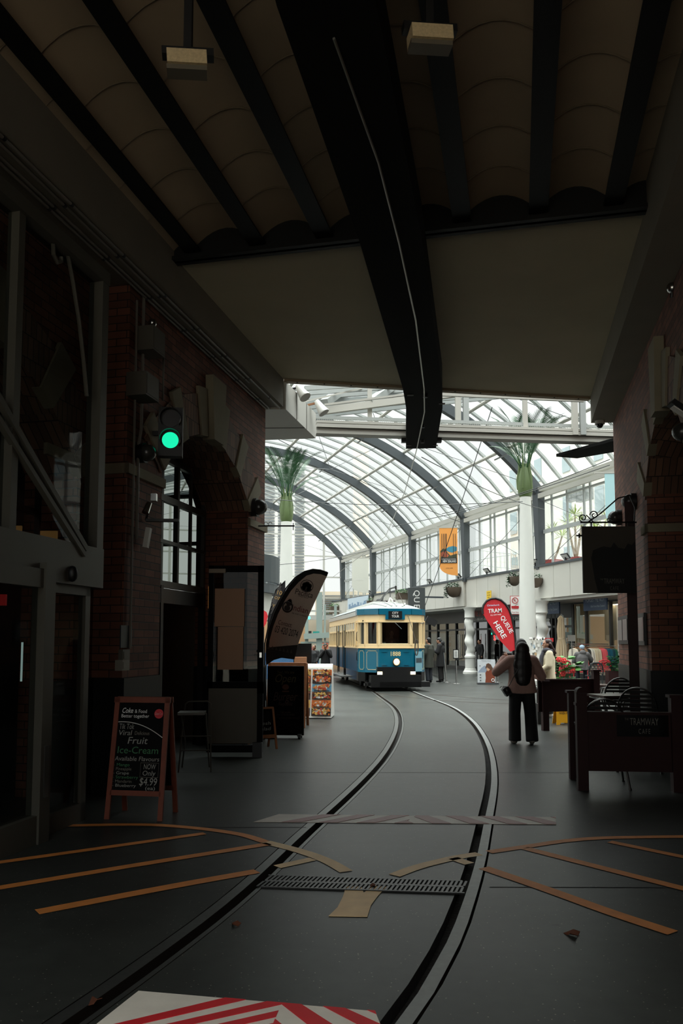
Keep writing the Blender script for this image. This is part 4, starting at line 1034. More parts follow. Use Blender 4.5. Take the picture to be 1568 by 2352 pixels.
# ================================================================== PEOPLE BUILDER
def blob(name, shapes, mat, parent, voxel=.012, it=3, sc=1.0, local=True):
    mb = MB()
    for s in shapes:
        if s[0] == 'c':
            p0, p1 = V(s[1]), V(s[2]); r0, r1 = s[3], s[4]
            mb.cyl(p0, p1, r0, r1, 12); mb.ell(p0, (r0, r0, r0), 10); mb.ell(p1, (r1, r1, r1), 10)
        elif s[0] == 'f': mb.cyl(V(s[1]), V(s[2]), s[3], s[4], 16)
        elif s[0] == 'e': mb.ell(s[1], s[2], 14, s[3] if len(s) > 3 else None)
    mb.v = [(x * sc, y * sc, z * sc) for x, y, z in mb.v]
    o = bpy.data.objects.new(name, mb.mesh(name, mat)); COL.objects.link(o)
    r = o.modifiers.new('r', 'REMESH'); r.mode = 'VOXEL'; r.voxel_size = voxel; r.use_smooth_shade = True
    sm = o.modifiers.new('s', 'SMOOTH'); sm.factor = .5; sm.iterations = it
    dg = bpy.context.evaluated_depsgraph_get(); me = bpy.data.meshes.new_from_object(o.evaluated_get(dg))
    old = o.data; o.modifiers.clear(); o.data = me; bpy.data.meshes.remove(old); me.name = name
    if not me.materials: me.materials.append(mat)
    if parent is not None: par(o, parent, local)
    return o
def hand(sh, w, d, up, side, s=1.0, curl=.4):
    """palm from wrist w along d; 'up' is the back of the hand, side the thumb direction"""
    d = V(d).normalized(); side = V(side); side = (side - d * side.dot(d)).normalized(); up = side.cross(d) if V(up).dot(side.cross(d)) > 0 else -side.cross(d)
    pc = w + d * .05 * s
    sh.append(('c', w, pc + d * .02 * s, .024 * s, .030 * s)); sh.append(('c', w + side * .015 * s, pc + side * .018 * s + d * .02 * s, .018 * s, .018 * s)); sh.append(('c', w - side * .012 * s, pc - side * .02 * s + d * .02 * s, .018 * s, .016 * s))
    for i, L in enumerate((.066, .074, .069, .054)):
        b = pc + side * (.027 - i * .018) * s + d * .035 * s
        m = b + (d * cos(curl) - up * sin(curl)) * L * .5 * s; e = m + (d * cos(curl * 2.2) - up * sin(curl * 2.2)) * L * .5 * s
        sh.append(('c', b, m, .0092 * s, .0085 * s)); sh.append(('c', m, e, .0085 * s, .0072 * s))
    b = w + side * .022 * s + d * .02 * s; m = b + (side * .7 + d * .6).normalized() * .035 * s; e = m + (side * .25 + d * .95 - up * .3).normalized() * .03 * s
    sh.append(('c', b, m, .012 * s, .0105 * s)); sh.append(('c', m, e, .0105 * s, .0085 * s))
DEF = dict(pel=(0, 0, .93), wst=(0, 0, 1.06), chs=(0, .0, 1.27), nb=(0, -.01, 1.43), hd=(0, .02, 1.59), face=(0, 1, 0),
           sl=(-.175, -.01, 1.385), sr=(.175, -.01, 1.385), el=(-.22, -.03, 1.10), er=(.22, -.03, 1.10), wl=(-.23, .05, .86), wr=(.23, .05, .86),
           hl=(-.09, 0, .9), hr=(.09, 0, .9), kl=(-.10, .02, .49), kr=(.10, .02, .49), al=(-.10, -.01, .09), ar=(.10, -.01, .09), fl=(-.12, .13, .03), fr=(.12, .13, .03),
           dl=(0, 0, -1), dr=(0, 0, -1))
def person(name, label, loc, rz, height, pose, o, cat='person', voxel=.011):
    s = height / 1.72; J = dict(DEF); J.update(pose); J = {k: V(v) for k, v in J.items()}
    e = E(name, loc, label, cat, rz=rz); w = o.get('wide', 1.0)
    fc = J['face'].normalized(); lat = fc.cross(V((0, 0, 1))).normalized(); upv = lat.cross(fc)
    sh = []; hd = J['hd']
    R = Matrix((lat, fc, upv)).transposed()
    def hp(x, y, z): return hd + lat * x + fc * y + upv * z
    sh += [('e', hd + upv * .015, (.074, .092, .098), R), ('e', hp(0, .02, -.045), (.058, .072, .066), R), ('e', hp(0, .058, -.085), (.03, .03, .026), R)]
    sh += [('c', hp(0, .092, .012), hp(0, .108, -.022), .009, .014), ('e', hp(0, .084, -.056), (.024, .012, .008), R), ('e', hp(0, .082, -.07), (.02, .012, .007), R)]
    for q in (-1, 1): sh += [('e', hp(q * .03, .085, .034), (.024, .010, .008), R), ('e', hp(q * .077, -.005, -.01), (.01, .02, .032), R), ('e', hp(q * .04, .06, -.02), (.022, .022, .02), R)]
    sh += [('c', J['nb'], hd + upv * -.06 - fc * .01, .056, .052), ('c', J['chs'], J['nb'] - V((0, 0, .03)), .105, .07), ('c', J['wst'], J['chs'], .105, .115), ('c', J['pel'], J['wst'], .12, .105)]
    for q in 'lr':
        sh += [('c', J['nb'] - V((0, 0, .04)), J['s' + q], .055, .052), ('c', J['s' + q], J['e' + q], .046, .036), ('c', J['e' + q], J['w' + q], .036, .022)]
        sh += [('c', J['h' + q], J['k' + q], .078, .052), ('c', J['k' + q], J['a' + q], .05, .034), ('c', J['a' + q], J['f' + q], .034, .026)]
        d = J['d' + q]; hand(sh, J['w' + q], d, fc * -1 if abs(V(d).normalized().z) < .8 else lat * (1 if q == 'r' else -1), fc if abs(V(d).normalized().z) > .8 else V((0, 0, 1)), 1.0, o.get('curl', .45))
    b = blob('body', sh, o.get('skin', m_skin), e, voxel * s, 2, s)
    # eyes and brows
    mb = MB()
    for q in (-1, 1): mb.ell([c * s for c in hp(q * .03, .088, .018)], (.011 * s, .006 * s, .006 * s), 8)
    mb.build('eyes', M('eye_dark', (30, 24, 22), .3), e, local=True)
    # top
    tk = o.get('top_r', .018); hz = o.get('hem', .86); t = []
    ct, wt = J['chs'], J['wst']; hemp = J['pel'] + V((0, 0, hz - .93))
    RI = Matrix.Identity(3)
    t += [('c', ct + lat * .05, J['nb'] - V((0, 0, .05)) + lat * .02, .10 * w + tk, .07), ('c', ct - lat * .05, J['nb'] - V((0, 0, .05)) - lat * .02, .10 * w + tk, .07)]
    t += [('f', hemp + V((0, 0, -.03)), ct, .105 * w + tk, .115 * w + tk), ('c', ct, ct + V((0, 0, .07)), .115 * w + tk, .09 * w + tk)]
    for q in (-1, 1): t += [('c', wt + lat * q * .065 * w, ct + lat * q * .06 * w, .085 * w + tk, .09 * w + tk), ('f', hemp + lat * q * .075 * w + V((0, 0, -.03)), wt + lat * q * .065 * w, .11 * w + tk, .085 * w + tk)]
    for q in 'lr':
        t += [('c', J['nb'] - V((0, 0, .06)), J['s' + q], .05 + tk, .05 + tk), ('c', J['s' + q], J['e' + q], .05 + tk, .042 + tk * o.get('slv', 1)), ('c', J['e' + q], J['e' + q].lerp(J['w' + q], .93), .04 + tk * o.get('slv', 1), .026 + tk * o.get('slv', 1))]
    if o.get('hood'): t += [('e', J['nb'] - fc * .07 + V((0, 0, .02)), (.12, .08, .09))]
    blob('top', t, o['top'], e, .013 * s, 4, s)
    # trousers or skirt
    lr = o.get('leg_r', .02); t = [('c', J['h' + 'l'] + V((0, 0, .02)), J['h' + 'r'] + V((0, 0, .02)), .10 * w + .01, .10 * w + .01)]
    for q in 'lr': t += [('c', J['h' + q], J['k' + q], .084 * w + lr * .35, .058 + lr * .9), ('f', J['k' + q], J['a' + q] + V((0, 0, o.get('cuff', .0))), .058 + lr * .9, .046 + lr * 1.3), ('c', J['k' + q], J['k' + q] + V((0, 0, .01)), .056 + lr * .9, .056 + lr * .9)]
    if o.get('skirt'): t += [('c', J['pel'], J['pel'] + V((0, 0, -.4)), .15, .19)]
    blob('trousers', t, o['legs'], e, .013 * s, 4, s)
    for q in 'lr':
        t = [('c', J['a' + q] + V((0, 0, -.035)), J['f' + q] + V((0, 0, .012)), .045, .036), ('c', J['a' + q] + V((0, 0, -.045)) - (J['f' + q] - J['a' + q]).normalized() * .03, J['a' + q] + V((0, 0, -.02)), .036, .042)]
        blob('shoe', t, o.get('shoes', m_black), e, .012 * s, 2, s)
    # hair
    t = []; hk = o.get('hair_kind', 'short')
    if hk in ('short', 'long', 'bob', 'tied'):
        t += [('e', hp(0, -.022, .035), (.085, .095, .092), R), ('e', hp(0, -.045, -.02), (.078, .065, .075), R)]
    if hk == 'curly':
        rn = random.Random(4)
        for k in range(40): a, b_ = rn.uniform(0, 6.28), rn.uniform(-.1, 1.4); t.append(('e', hp(.075 * cos(a) * cos(b_), -.02 + .085 * sin(a) * cos(b_), .03 + .095 * sin(b_)), (.026, .026, .026)))
        t += [('e', hp(0, -.025, .04), (.083, .09, .09), R)]
    if hk == 'long':
        back = -fc
        t += [('e', hp(0, -.03, .02), (.098, .105, .115), R), ('e', hp(0, -.05, -.10), (.115, .09, .15), R)]
        nbk = J['nb'] + back * .07
        for q_, rx, rz_ in ((.10, .118, .14), (-.02, .135, .17), (-.14, .155, .18), (-.27, .15, .17), (-.38, .125, .13)):
            t += [('e', nbk + back * .03 + V((0, 0, q_)), (rx, .075, rz_))]
        for k in range(8): x = (k - 3.5) * .03; t += [('c', nbk + lat * x * 1.1 + back * .04 + V((0, 0, -.2)), nbk + lat * x + back * .035 + V((0, 0, -.50 + abs(x) * .6)), .035, .012)]
    if hk == 'bob':
        for k in range(7): x = (k - 3) * .03; t += [('c', hp(x, -.05, .0), hp(x * 1.1, -.08 - o.get('flow', .0), -.2), .034, .022)]
    if hk == 'tied': t += [('e', hp(0, -.1, 0), (.04, .04, .04))]
    if hk == 'beanie': t += [('e', hp(0, -.012, .045), (.092, .105, .088), R), ('c', hp(0, -.08, -.0), hp(0, .08, .03), .03, .03)]
    blob('beanie' if hk == 'beanie' else 'hair', t, o['hair'], e, .010 * s, 2, s)
    return e, J, s

# ================================================================== TRAM
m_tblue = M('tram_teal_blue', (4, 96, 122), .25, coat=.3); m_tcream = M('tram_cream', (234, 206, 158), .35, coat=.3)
m_tblack = M('tram_black', (8, 8, 9), .35); m_gold = M('gold_line', (226, 206, 150), .4)
m_troof = M('tram_roof_grey', (138, 144, 144), .45); m_tint = M('tram_interior_wood', (74, 46, 30), .6)
tr = E('tram', (1.71, 25.6, 0), 'blue and cream heritage tram numbered 1888 coming round the curve', 'tram', rz=radians(6.5)); tr.scale = (.95, 1, 1)
PL = [(-1.13, 1.0), (-1.13, .66), (-.95, .32), (-.54, 0), (.54, 0), (.95, .32), (1.13, .66), (1.13, 1.0)]
LEN = 10.2
def seg(mb, poly, z0, z1, th=.05, out=0.0):
    for i in range(len(poly) - 1):
        a, b = V(poly[i]), V(poly[i + 1]); d = (b - a).normalized(); nn = V((d.y, -d.x)) * out
        mb.bar(V((a.x + nn.x, a.y + nn.y, (z0 + z1) / 2)) - V((d.x, d.y, 0)) * .012, V((b.x + nn.x, b.y + nn.y, (z0 + z1) / 2)) + V((d.x, d.y, 0)) * .012, th, z1 - z0)
def tp(name, mb, mat, parent=None): return mb.build(name, mat, parent or tr, local=True)
full = [(-1.13, LEN)] + PL + [(1.13, LEN), (-1.13, LEN)]
mb = MB(); seg(mb, PL, .59, 1.36); apron = tp('front_apron', mb, m_tblue)
for q_ in (PL[:3], PL[5:]): mb = MB(); seg(mb, q_, .3, .59, .06); tp('black_skirt', mb, m_tblack)
mb = MB(); seg(mb, PL, 1.36, 1.50, .06, .005); seg(mb, PL, 1.36, 1.385, .09, .01); seg(mb, PL, 2.20, 2.44, .06); seg(mb, PL, 2.19, 2.225, .09, .012)
tp('cream_bands', mb, m_tcream)
mb = MB()
for i, (x, y) in enumerate(PL):
    w_ = .20 if i in (0, 7) else .13
    mb = MB(); mb.bar(V((x, y, 1.45)), V((x, y, 2.25)), w_ * .8, w_ * .6, up=(0, 1, 0)); tp('cream_post', mb, m_tcream)
for (a, b) in ((PL[0], PL[1]), (PL[6], PL[7])): mb = MB(); seg(mb, [a, b], 1.45, 2.25); tp('corner_panel', mb, m_tcream)
mb = MB()
for i in (2, 3, 4):
    a, b = V(PL[i]), V(PL[i + 1]); d = (b - a).normalized(); A = a + d * .085; B = b - d * .085
    P = [V((A.x, A.y - .02, 1.50)), V((B.x, B.y - .02, 1.50)), V((B.x, B.y - .02, 2.2)), V((A.x, A.y - .02, 2.2))]
    mb.tube(P, .018, 5, True)
tp('window_beading', mb, m_tcream)
mb = MB(); seg(mb, PL[1:7], 1.5, 2.2, .008, -.015); tp('front_glass', mb, glassmat('tram_glass', (.55, .57, .56), .08))
mb = MB(); seg(mb, PL, 2.44, 2.63, .05, .045); mb.box((0, -.055, 2.42), (.66, .05, .28)); tp('fascia', mb, m_tblue)
mb = MB(); mb.box((0, -.09, 2.43), (.46, .03, .235)); db = tp('destination_box', mb, m_tblack)
fz = Fr(V((0, -.106, 2.43)), (1, 0, 0)); 
for s_, y in (('CITY', .022), ('TOUR', -.085)):
    q = MB(); text_mb(q, s_, fz, 0, y, .072, w=.25 if s_ == 'TOUR' else .21, d=.002, off=.012); tp('destination_lettering', q, m_print_white, db)
fz = Fr(V((0, -.03, 1.19)), (1, 0, 0)); q = MB(); text_mb(q, '1888', fz, .02, -.07, .135, w=.34, d=.002, off=.015); tp('fleet_number', q, m_gold)
mb = MB()
for i in (1, 2, 5):
    mb = MB()
    a, b = V(PL[i]), V(PL[i + 1]); d = V(((b - a).normalized().x, (b - a).normalized().y, 0)); L = (b - a).length; fo_ = Fr(V((a.x, a.y, 0)) + d.cross(V((0, 0, 1))) * .03, d)
    x0, x1, z0, z1, c = .06, L - .06, .68, 1.28, .04
    ps = [(x0 + c, z0), (x1 - c, z0), (x1 - c, z0 + c), (x1, z0 + c), (x1, z1 - c), (x1 - c, z1 - c), (x1 - c, z1), (x0 + c, z1), (x0 + c, z1 - c), (x0, z1 - c), (x0, z0 + c), (x0 + c, z0 + c)]
    mb.tube([fo_.p(x, z, 0) for x, z in ps], .006, 4, True)
    tp('lining', mb, m_gold, apron)
mb = MB(); mb.cyl((.03, -.025, .93), (.03, -.13, .93), .125, .125, 24); tp('headlight_rim', mb, M('brass', (170, 130, 80), .3, metal=1))
mb = MB(); mb.ell((.03, -.125, .93), (.105, .03, .105), 20); tp('headlight', mb, M('lit_headlight', (255, 208, 150), .3, emit=1.6))
mb = MB(); mb.box((0, -.08, .62), (1.26, .2, .30)); mb.box((0, .05, .32), (1.7, .5, .38)); mb.box((.3, .0, .22), (1.7, .4, .16)); tp('bumper', mb, m_tblack)
for x in (-.55, .57):
    mb = MB(); mb.box((x, -.19, .58), (.16, .04, .085)); tp('fog_lamp', mb, M('lit_fog_lamp', (255, 236, 190), .3, emit=4.5))
for k in range(4):
    mb = MB(); x = (-.36, .38)[k % 2]; z = (1.25, .83)[k // 2]; mb.box((x, -.035, z), (.17, .02, .018)); tp('apron_handle', mb, m_tblue, apron)
for x in (-.36, .36):
    for q in (-.02, .02): pass
# saloon sides
for sx in (-1, 1):
    X = sx * 1.13; mb = MB(); y0, y1 = 1.0, LEN
    openings = [(4.1, 4.85), (6.1, 6.95)]
    spans = [(1.0, 4.1), (4.85, 6.1), (6.95, LEN)]
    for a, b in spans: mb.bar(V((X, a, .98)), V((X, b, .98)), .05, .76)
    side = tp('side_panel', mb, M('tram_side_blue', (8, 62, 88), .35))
    mb = MB()
    for a, b in spans: mb.bar(V((X, a, .45)), V((X, b, .45)), .04, .30)
    tp('side_skirt', mb, M('polished_steel_skirt', (170, 170, 168), .15, metal=1), side)
    mb = MB()
    for a, b in spans: mb.bar(V((X + sx * .02, a, 1.385)), V((X + sx * .02, b, 1.385)), .09, .05)
    mb.bar(V((X, y0, 2.33)), V((X, y1, 2.33)), .05, .22)
    for (a, b), nw in zip(spans, (5, 2, 5)):
        mb.bar(V((X, a, 1.96)), V((X, b, 1.96)), .05, .06)
        for k in range(nw + 1):
            y = a + (b - a) * k / nw; mb.bar(V((X, y, 1.4)), V((X, y, 2.25)), .06, .10, up=(0, 1, 0))
    tp('side_window_frames', mb, m_tcream)
    mb = MB(); mb.poly([V((X * .985, y0, 1.42)), V((X * .985, y1, 1.42)), V((X * .985, y1, 1.95)), V((X * .985, y0, 1.95))]); tp('side_glass', mb, glassmat('tram_side_glass', (.3, .32, .32), .08))
    mb = MB(); mb.poly([V((X * .97, 4.1, .6)), V((X * .97, 6.95, .6)), V((X * .97, 6.95, 2.2)), V((X * .97, 4.1, 2.2))]); tp('doorway_shade', mb, M('doorway_shade_dark', (22, 18, 16), .8))  # flat dark panel painted as the shade inside the open doorways
    mb = MB(); mb.bar(V((X, y0, 2.1)), V((X, y1, 2.1)), .02, .22); tp('top_lights', mb, M('obscured_glass', (180, 190, 190), .15))
    mb = MB(); mb.bar(V((X * 1.02, .9, 2.5)), V((X * 1.02, LEN, 2.5)), .08, .14); tp('roof_gutter', mb, M('gutter_silver', (186, 190, 190), .3, metal=.6))
    mb = MB()
    for a in (4.1, 4.85, 6.1, 6.95): mb.tube([V((X + sx * .05, a, .6)), V((X + sx * .05, a, 2.2))], .016, 6)
    tp('grab_rail', mb, m_tblack)
    mb = MB(); mb.box((X, 5.5, .3), (.5, 3.2, .05)); tp('step_board', mb, M('step_grey', (90, 90, 88), .5))
# cab grab handles
mb = MB()
for x in (-1.17, 1.17): mb.tube([V((x, .8, .95)), V((x * 1.02, .78, 1.0)), V((x * 1.02, .78, 1.2)), V((x, .8, 1.25))], .014, 5); mb.tube([V((x, .8, 1.6)), V((x * 1.02, .78, 1.62)), V((x * 1.02, .78, 1.85)), V((x, .8, 1.9))], .014, 5)
tp('cab_grab_handle', mb, m_tblack)
# interior
mb = MB(); mb.box((0, 5.6, .56), (2.15, 9.1, .06)); mb.box((0, 1.9, 1.5), (2.1, .05, 1.9)); tp('cab_floor_and_bulkhead', mb, m_tint)
mb = MB()
for y in [2.5 + .8 * k for k in range(9)]:
    for x in (-.7, .7): mb.box((x, y, .95), (.7, .12, .75)); mb.box((x, y + .2, .82), (.7, .4, .1))
tp('seats', mb, m_tint)
mb = MB(); mb.box((0, .35, 1.40), (1.3, .25, .1)); mb.box((-.38, .3, 1.49), (.14, .1, .07)); tp('driving_desk', mb, m_tblack)
mb = MB(); mb.box((-.36, .2, 1.53), (.15, .08, .06)); tp('paper_box', mb, m_print_white)
mb = MB(); mb.bar(V((-.02, -.04, 2.2)), V((.22, -.05, 1.98)), .014, .01); tp('wiper', mb, m_grey_steel)
# roof
rf = MB(); rows = []
ny = 34
for j in range(ny + 1):
    y = -.06 + (LEN + .06) * (j / ny) ** 1.8
    if y < .32: w_ = .56 + (.97 - .56) * (y + .06) / .38
    elif y < .68: w_ = .97 + .2 * (y - .32) / .36
    else: w_ = 1.17
    rise = .27 * min(1, sqrt(max(0, (y + .06)) / 1.1)); rise *= min(1, sqrt(max(0.0, (LEN - y)) / .9 + .02))
    rows.append([(w_ * (2 * k / 14 - 1), y, 2.60 + rise * (1 - abs(2 * k / 14 - 1) ** 2.4)) for k in range(15)])
vs = [p for r in rows for p in r]; rf.add(vs, [(j * 15 + k, j * 15 + k + 1, (j + 1) * 15 + k + 1, (j + 1) * 15 + k) for j in range(ny) for k in range(14)]); roof = tp('roof', rf, m_troof)
mb = MB()
for q in (-.55, -.16, .16, .55): mb.tube([V((q * (.5 + .5 * min(1, t * 3)), .1 + t * 2.2, 2.63 + .265 * min(1, sqrt((.16 + t * 2.2) / 1.1)) * (1 - abs(q / 1.17) ** 2.4))) for t in [k / 8 for k in range(9)]], .022, 5)
mb.box((0, 5.6, 2.90), (.9, 7.6, .10)); tp('roof_ribs', mb, m_white, roof)
def ZP(zx, zy, Y): return atY(740 + zx * .1658, 1330 + zy * .1658, Y)
tg = MB(); tg.tube([ZP(775, 308, 29.3), ZP(815, 300, 29), ZP(850, 235, 28.6), ZP(935, 135, 27.6), ZP(1020, 112, 26.8)], [.09, .07, .035, .03, .035], 8); tg.bar(ZP(740, 318, 29.5), ZP(840, 312, 29), .2, .06); tg.cyl(ZP(1015, 95, 26.8), ZP(1020, 150, 26.8), .03, .03, 8)
tg.cyl(ZP(938, 140, 27.6), ZP(940, 265, 27.4), .016, .016, 6); tg.build('trolley_pole', m_tblack, tr)
mb = MB(); mb.box(ZP(958, 335, 27.0), (.30, .4, .08)); a_ = ZP(940, 260, 27.2); mb.bar(a_, ZP(915, 330, 27), .03, .03); mb.bar(a_, ZP(1000, 335, 27), .03, .03); mb.build('trolley_base', m_white, tr)
for zx in (890, 995):
    mb = MB(); b_ = ZP(zx, 342, 26.9); mb.lathe([(.05, 0), (.05, .03), (.03, .04), (.05, .06), (.03, .08), (.05, .10), (.02, .13)], b_, 10); mb.build('insulator', M('brown_insulator', (40, 28, 24), .3), tr)
rp = MB(); rp.tube([ZP(1025, 120, 26.7), ZP(1140, 380, 25.9), ZP(1230, 640, 25.35), ZP(1295, 860, 25.3), ZP(1300, 1000, 25.3)], .009, 5)
for k in range(3): rp.tube([ZP(1300 + 22 * sin(q * pi / 8) + k * 4, 950 + 110 * cos(q * pi / 8), 25.3) for q in range(16)], .008, 4, True)
rp.build('trolley_rope', M('rope_brown', (74, 66, 58), .8), tr)
for (zx, zy, w_, h_) in ((580, 605, .12, .16),):
    mb = MB(); p = ZP(zx, zy, 25.9); mb.box(p, (w_, .08, h_)); mb.bar(p, ZP(625, 625, 26.0), .02, .02); mb.build('mirror', m_tblack, tr)
mb = MB(); p = ZP(1360, 612, 25.8); mb.tube([p, ZP(1385, 618, 25.8), ZP(1405, 600, 25.9)], .012, 5); mb.build('mirror_arm', m_tblack, tr)
mb = MB(); mb.box((.83, .14, .97), (.02, .01, .01)); fo_ = Fr(V((.62, .02, 0)), V((.41, .32, 0))); fo_.rect(mb, .08, .62, .42, 1.26, .05, .02); pb = tp('side_poster', mb, M('poster_blue', (120, 164, 178), .5))
mb = MB(); fo_.rect(mb, .10, .9, .40, 1.05, .055, .004); tp('poster_mountain', mb, M('poster_dark', (60, 70, 76)), pb)
# running gear
for y in (1.6, 3.0, 7.4, 8.8):
    for x in (-.7, .7):
        mb = MB(); mb.cyl((x - .05, y, .33), (x + .05, y, .33), .33, .33, 20); tp('wheel', mb, M('wheel_dark', (36, 34, 34), .5, metal=.5))
mb = MB()
for y in (2.3, 8.1): mb.box((0, y, .40), (1.75, 2.2, .22))
mb.box((0, 5.2, .38), (1.5, 2.5, .3)); tp('truck_frame', mb, m_tblack)
mb = MB(); mb.box((0, .2, .22), (1.9, .5, .1)); mb.bar(V((-1.0, .3, .2)), V((1.0, .3, .2)), .3, .08); tp('lifeguard', mb, m_tblack)
d = tr.matrix_basis @ V((.06, .95, 0))
person('tram_driver', 'driver in a dark uniform and white collar behind the tram windscreen', (d.x, d.y, .30), radians(180 + 5), 1.66, dict(el=(-.22, .06, 1.12), wl=(-.14, .26, 1.12), er=(.22, .06, 1.12), wr=(.16, .26, 1.12), dl=(0, 1, 0), dr=(0, 1, 0)),
       dict(top=M('driver_jacket', (20, 22, 26), .7), legs=M('driver_trousers', (18, 18, 20), .8), hair=M('grey_brown_hair', (70, 60, 52), .7)), voxel=.014)

# ================================================================== PEOPLE
p0 = gp(1200, 1708) + V((0, 0, -.012))
wm1, J, s = person('woman_walking', 'woman with very long dark hair and dusty pink sweater walking away from the camera', p0, radians(-2), 1.63,
    dict(sl=(-.19, 0, 1.36), sr=(.19, 0, 1.36), el=(-.40, .07, 1.17), wl=(-.24, .22, 1.40), er=(.34, .05, 1.10), wr=(.26, .27, 1.12), dl=(.5, .5, .5), dr=(-.3, .9, .1),
         kl=(-.12, .02, .49), kr=(.13, -.02, .47), al=(-.12, .02, .09), ar=(.13, -.13, .10), fl=(-.14, .16, .03), fr=(.14, .01, .03), hl=(-.10, 0, .9), hr=(.10, 0, .9)),
    dict(top=M('dusty_pink_sweater', (178, 142, 132), .9, noise=(20, .12)), legs=M('black_wide_trousers', (14, 14, 16), .8), hair=M('long_dark_hair', (20, 12, 10), .45, noise=(40, .3)), hair_kind='long', hair_low=-.08, top_r=.042, slv=.9, leg_r=.044, cuff=-.035, wide=1.12, hem=.86, shoes=M('grey_trainers', (120, 112, 104), .7)), voxel=.008)
bg = E('shoulder_bag', p0 + V((-.25, -.06, .83)), 'small black shoulder bag with pale zip on the walking woman\'s left hip', 'bag')
mb = MB(); R_ = Matrix.Rotation(radians(-32), 3, 'Y'); mb.ell((0, 0, .0), (.065, .10, .085), 16, R_); mb.box((0, 0, -.01), (.10, .15, .13), R=R_); mb.build('bag_body', M('black_leather', (24, 22, 22), .35), bg, local=True)
mb = MB(); mb.tube([V((-.085, .07, .04)), V((-.075, 0, .07)), V((-.06, -.08, .07))], .007, 5); mb.build('zip', M('pale_zip', (160, 156, 148), .4), bg, local=True)
mb = MB(); mb.tube([V((.03, -.04, .07)), V((.08, -.12, .2)), V((.16, -.14, .34))], .006, 5); mb.build('strap', M('black_leather', (24, 22, 22)), bg, local=True)
ph = MB(); q = p0 + V((-.16, .31, 1.36)); ph.box(q, (.15, .012, .075)); tag(ph.build('mobile_phone', m_black_gloss), 'dark phone held up in the left hand of the walking woman', 'phone')
p1 = gp(1262, 1648)
wm2, J, s = person('woman_standing', 'woman in a cream sweater and grey scarf standing sideways behind the cafe screen', p1, radians(80), 1.64,
    dict(face=(-.1, 1, -.05), el=(-.25, .02, 1.12), wl=(-.17, .22, .98), er=(.25, -.02, 1.10), wr=(.2, .2, .96), dl=(.1, 1, -.1), dr=(-.1, 1, -.1)),
    dict(top=M('cream_sweater', (216, 204, 176), .9, noise=(18, .08)), legs=M('black_skirt', (16, 16, 18), .8), skirt=True, hair=M('dark_auburn_hair', (48, 22, 20), .5), hair_kind='bob', flow=.07, top_r=.03, slv=1.2, shoes=m_print_white))
mb = MB(); mb.tube([V((.10 * cos(a), .09 * sin(a) + .0, 1.39 + .015 * sin(3 * a))) for a in [k * pi / 8 for k in range(16)]], [.045] * 16, 8, True); mb.tube([V((-.03, .1, 1.36)), V((-.05, .14, 1.25)), V((-.04, .15, 1.1)), V((-.04, .15, 1.02))], [.04, .05, .045, .035], 8)
mb.build('scarf', M('grey_scarf', (84, 84, 92), .9, noise=(30, .5)), wm2, local=True)
mb = MB(); q = p1 + V((-.34, .0, .93)); mb.box(q, (.17, .09, .015)); tag(mb.build('white_phone', m_print_white), 'white phone in the hand of the woman in the cream sweater', 'phone')
tb = E('tote_bag', gp(1237, 1662) + V((0, 0, -.085)), 'dark tote bag hanging beside the walking woman\'s right leg', 'bag')
mb = MB(); mb.box((0, 0, .28), (.10, .3, .38)); mb.build('bag_body', M('dark_canvas', (26, 24, 20), .9), tb, local=True); mb = MB(); mb.tube([V((0, -.1, .46)), V((0, -.08, .75)), V((0, .08, .75)), V((0, .1, .46))], .01, 5); mb.build('handles', M('dark_canvas', (26, 24, 20)), tb, local=True)
person('man_phone', 'man in a long dark hooded coat looking down at his phone beside the queue barrier', gp(1013, 1567), radians(62), 1.76,
    dict(face=(0, 1, -.55), hd=(0, .07, 1.57), el=(-.22, .05, 1.14), wl=(-.12, .27, 1.22), er=(.22, .05, 1.12), wr=(.12, .27, 1.18), dl=(.4, .9, .2), dr=(-.4, .9, .2)),
    dict(top=M('black_coat', (22, 22, 24), .8), legs=M('black_trousers', (18, 16, 16), .8), hair=M('black_hair', (12, 12, 12), .5), hood=True, top_r=.04, hem=.62, wide=1.08))
person('man_leaning', 'man in a dark green coat standing half hidden behind the right side of the tram', gp(985, 1569), radians(50), 1.74, dict(el=(-.24, .0, 1.12), wl=(-.2, .15, .92)),
    dict(top=M('olive_coat', (52, 54, 46), .8), legs=M('navy_trousers', (30, 34, 42), .8), hair=M('black_hair', (12, 12, 12)), top_r=.035, hem=.6))
person('woman_black_jacket', 'woman in an open black jacket left of the man in black, looking up', gp(721, 1562), radians(160), 1.45, dict(face=(.1, 1, .25), el=(-.24, .02, 1.1), wl=(-.2, .12, .9)),
    dict(top=M('black_jacket', (24, 26, 28), .6), legs=M('black_trousers', (18, 16, 16)), hair=M('black_hair', (12, 12, 12)), hair_kind='tied', skin=m_skin2, top_r=.03))
person('man_black_coat', 'man in a long black coat holding a cup to his mouth left of the tram', gp(747, 1568), radians(182), 1.50, dict(sl=(-.19, 0, 1.38), el=(-.24, .1, 1.15), wl=(-.05, .2, 1.42), er=(.24, .08, 1.14), wr=(.06, .2, 1.40), dl=(.3, .1, .9), dr=(-.3, .1, .9), kl=(-.09, .1, .49), al=(-.08, .16, .09), fl=(-.09, .3, .03)),
    dict(top=M('black_coat', (22, 22, 24)), legs=M('black_trousers', (18, 16, 16)), hair=M('black_hair', (12, 12, 12)), hair_kind='curly', skin=m_skin2, top_r=.035, hem=.62, wide=1.1))
mb = MB(); q = gp(747, 1568) + V((-.02, -.24, 1.28)); mb.cyl(q, q + V((0, 0, .1)), .03, .04, 12); tag(mb.build('paper_cup', M('brown_cup', (120, 84, 60), .7)), 'paper cup held to the mouth of the man in the black coat', 'cup')
sp = gp(1338, 1576)
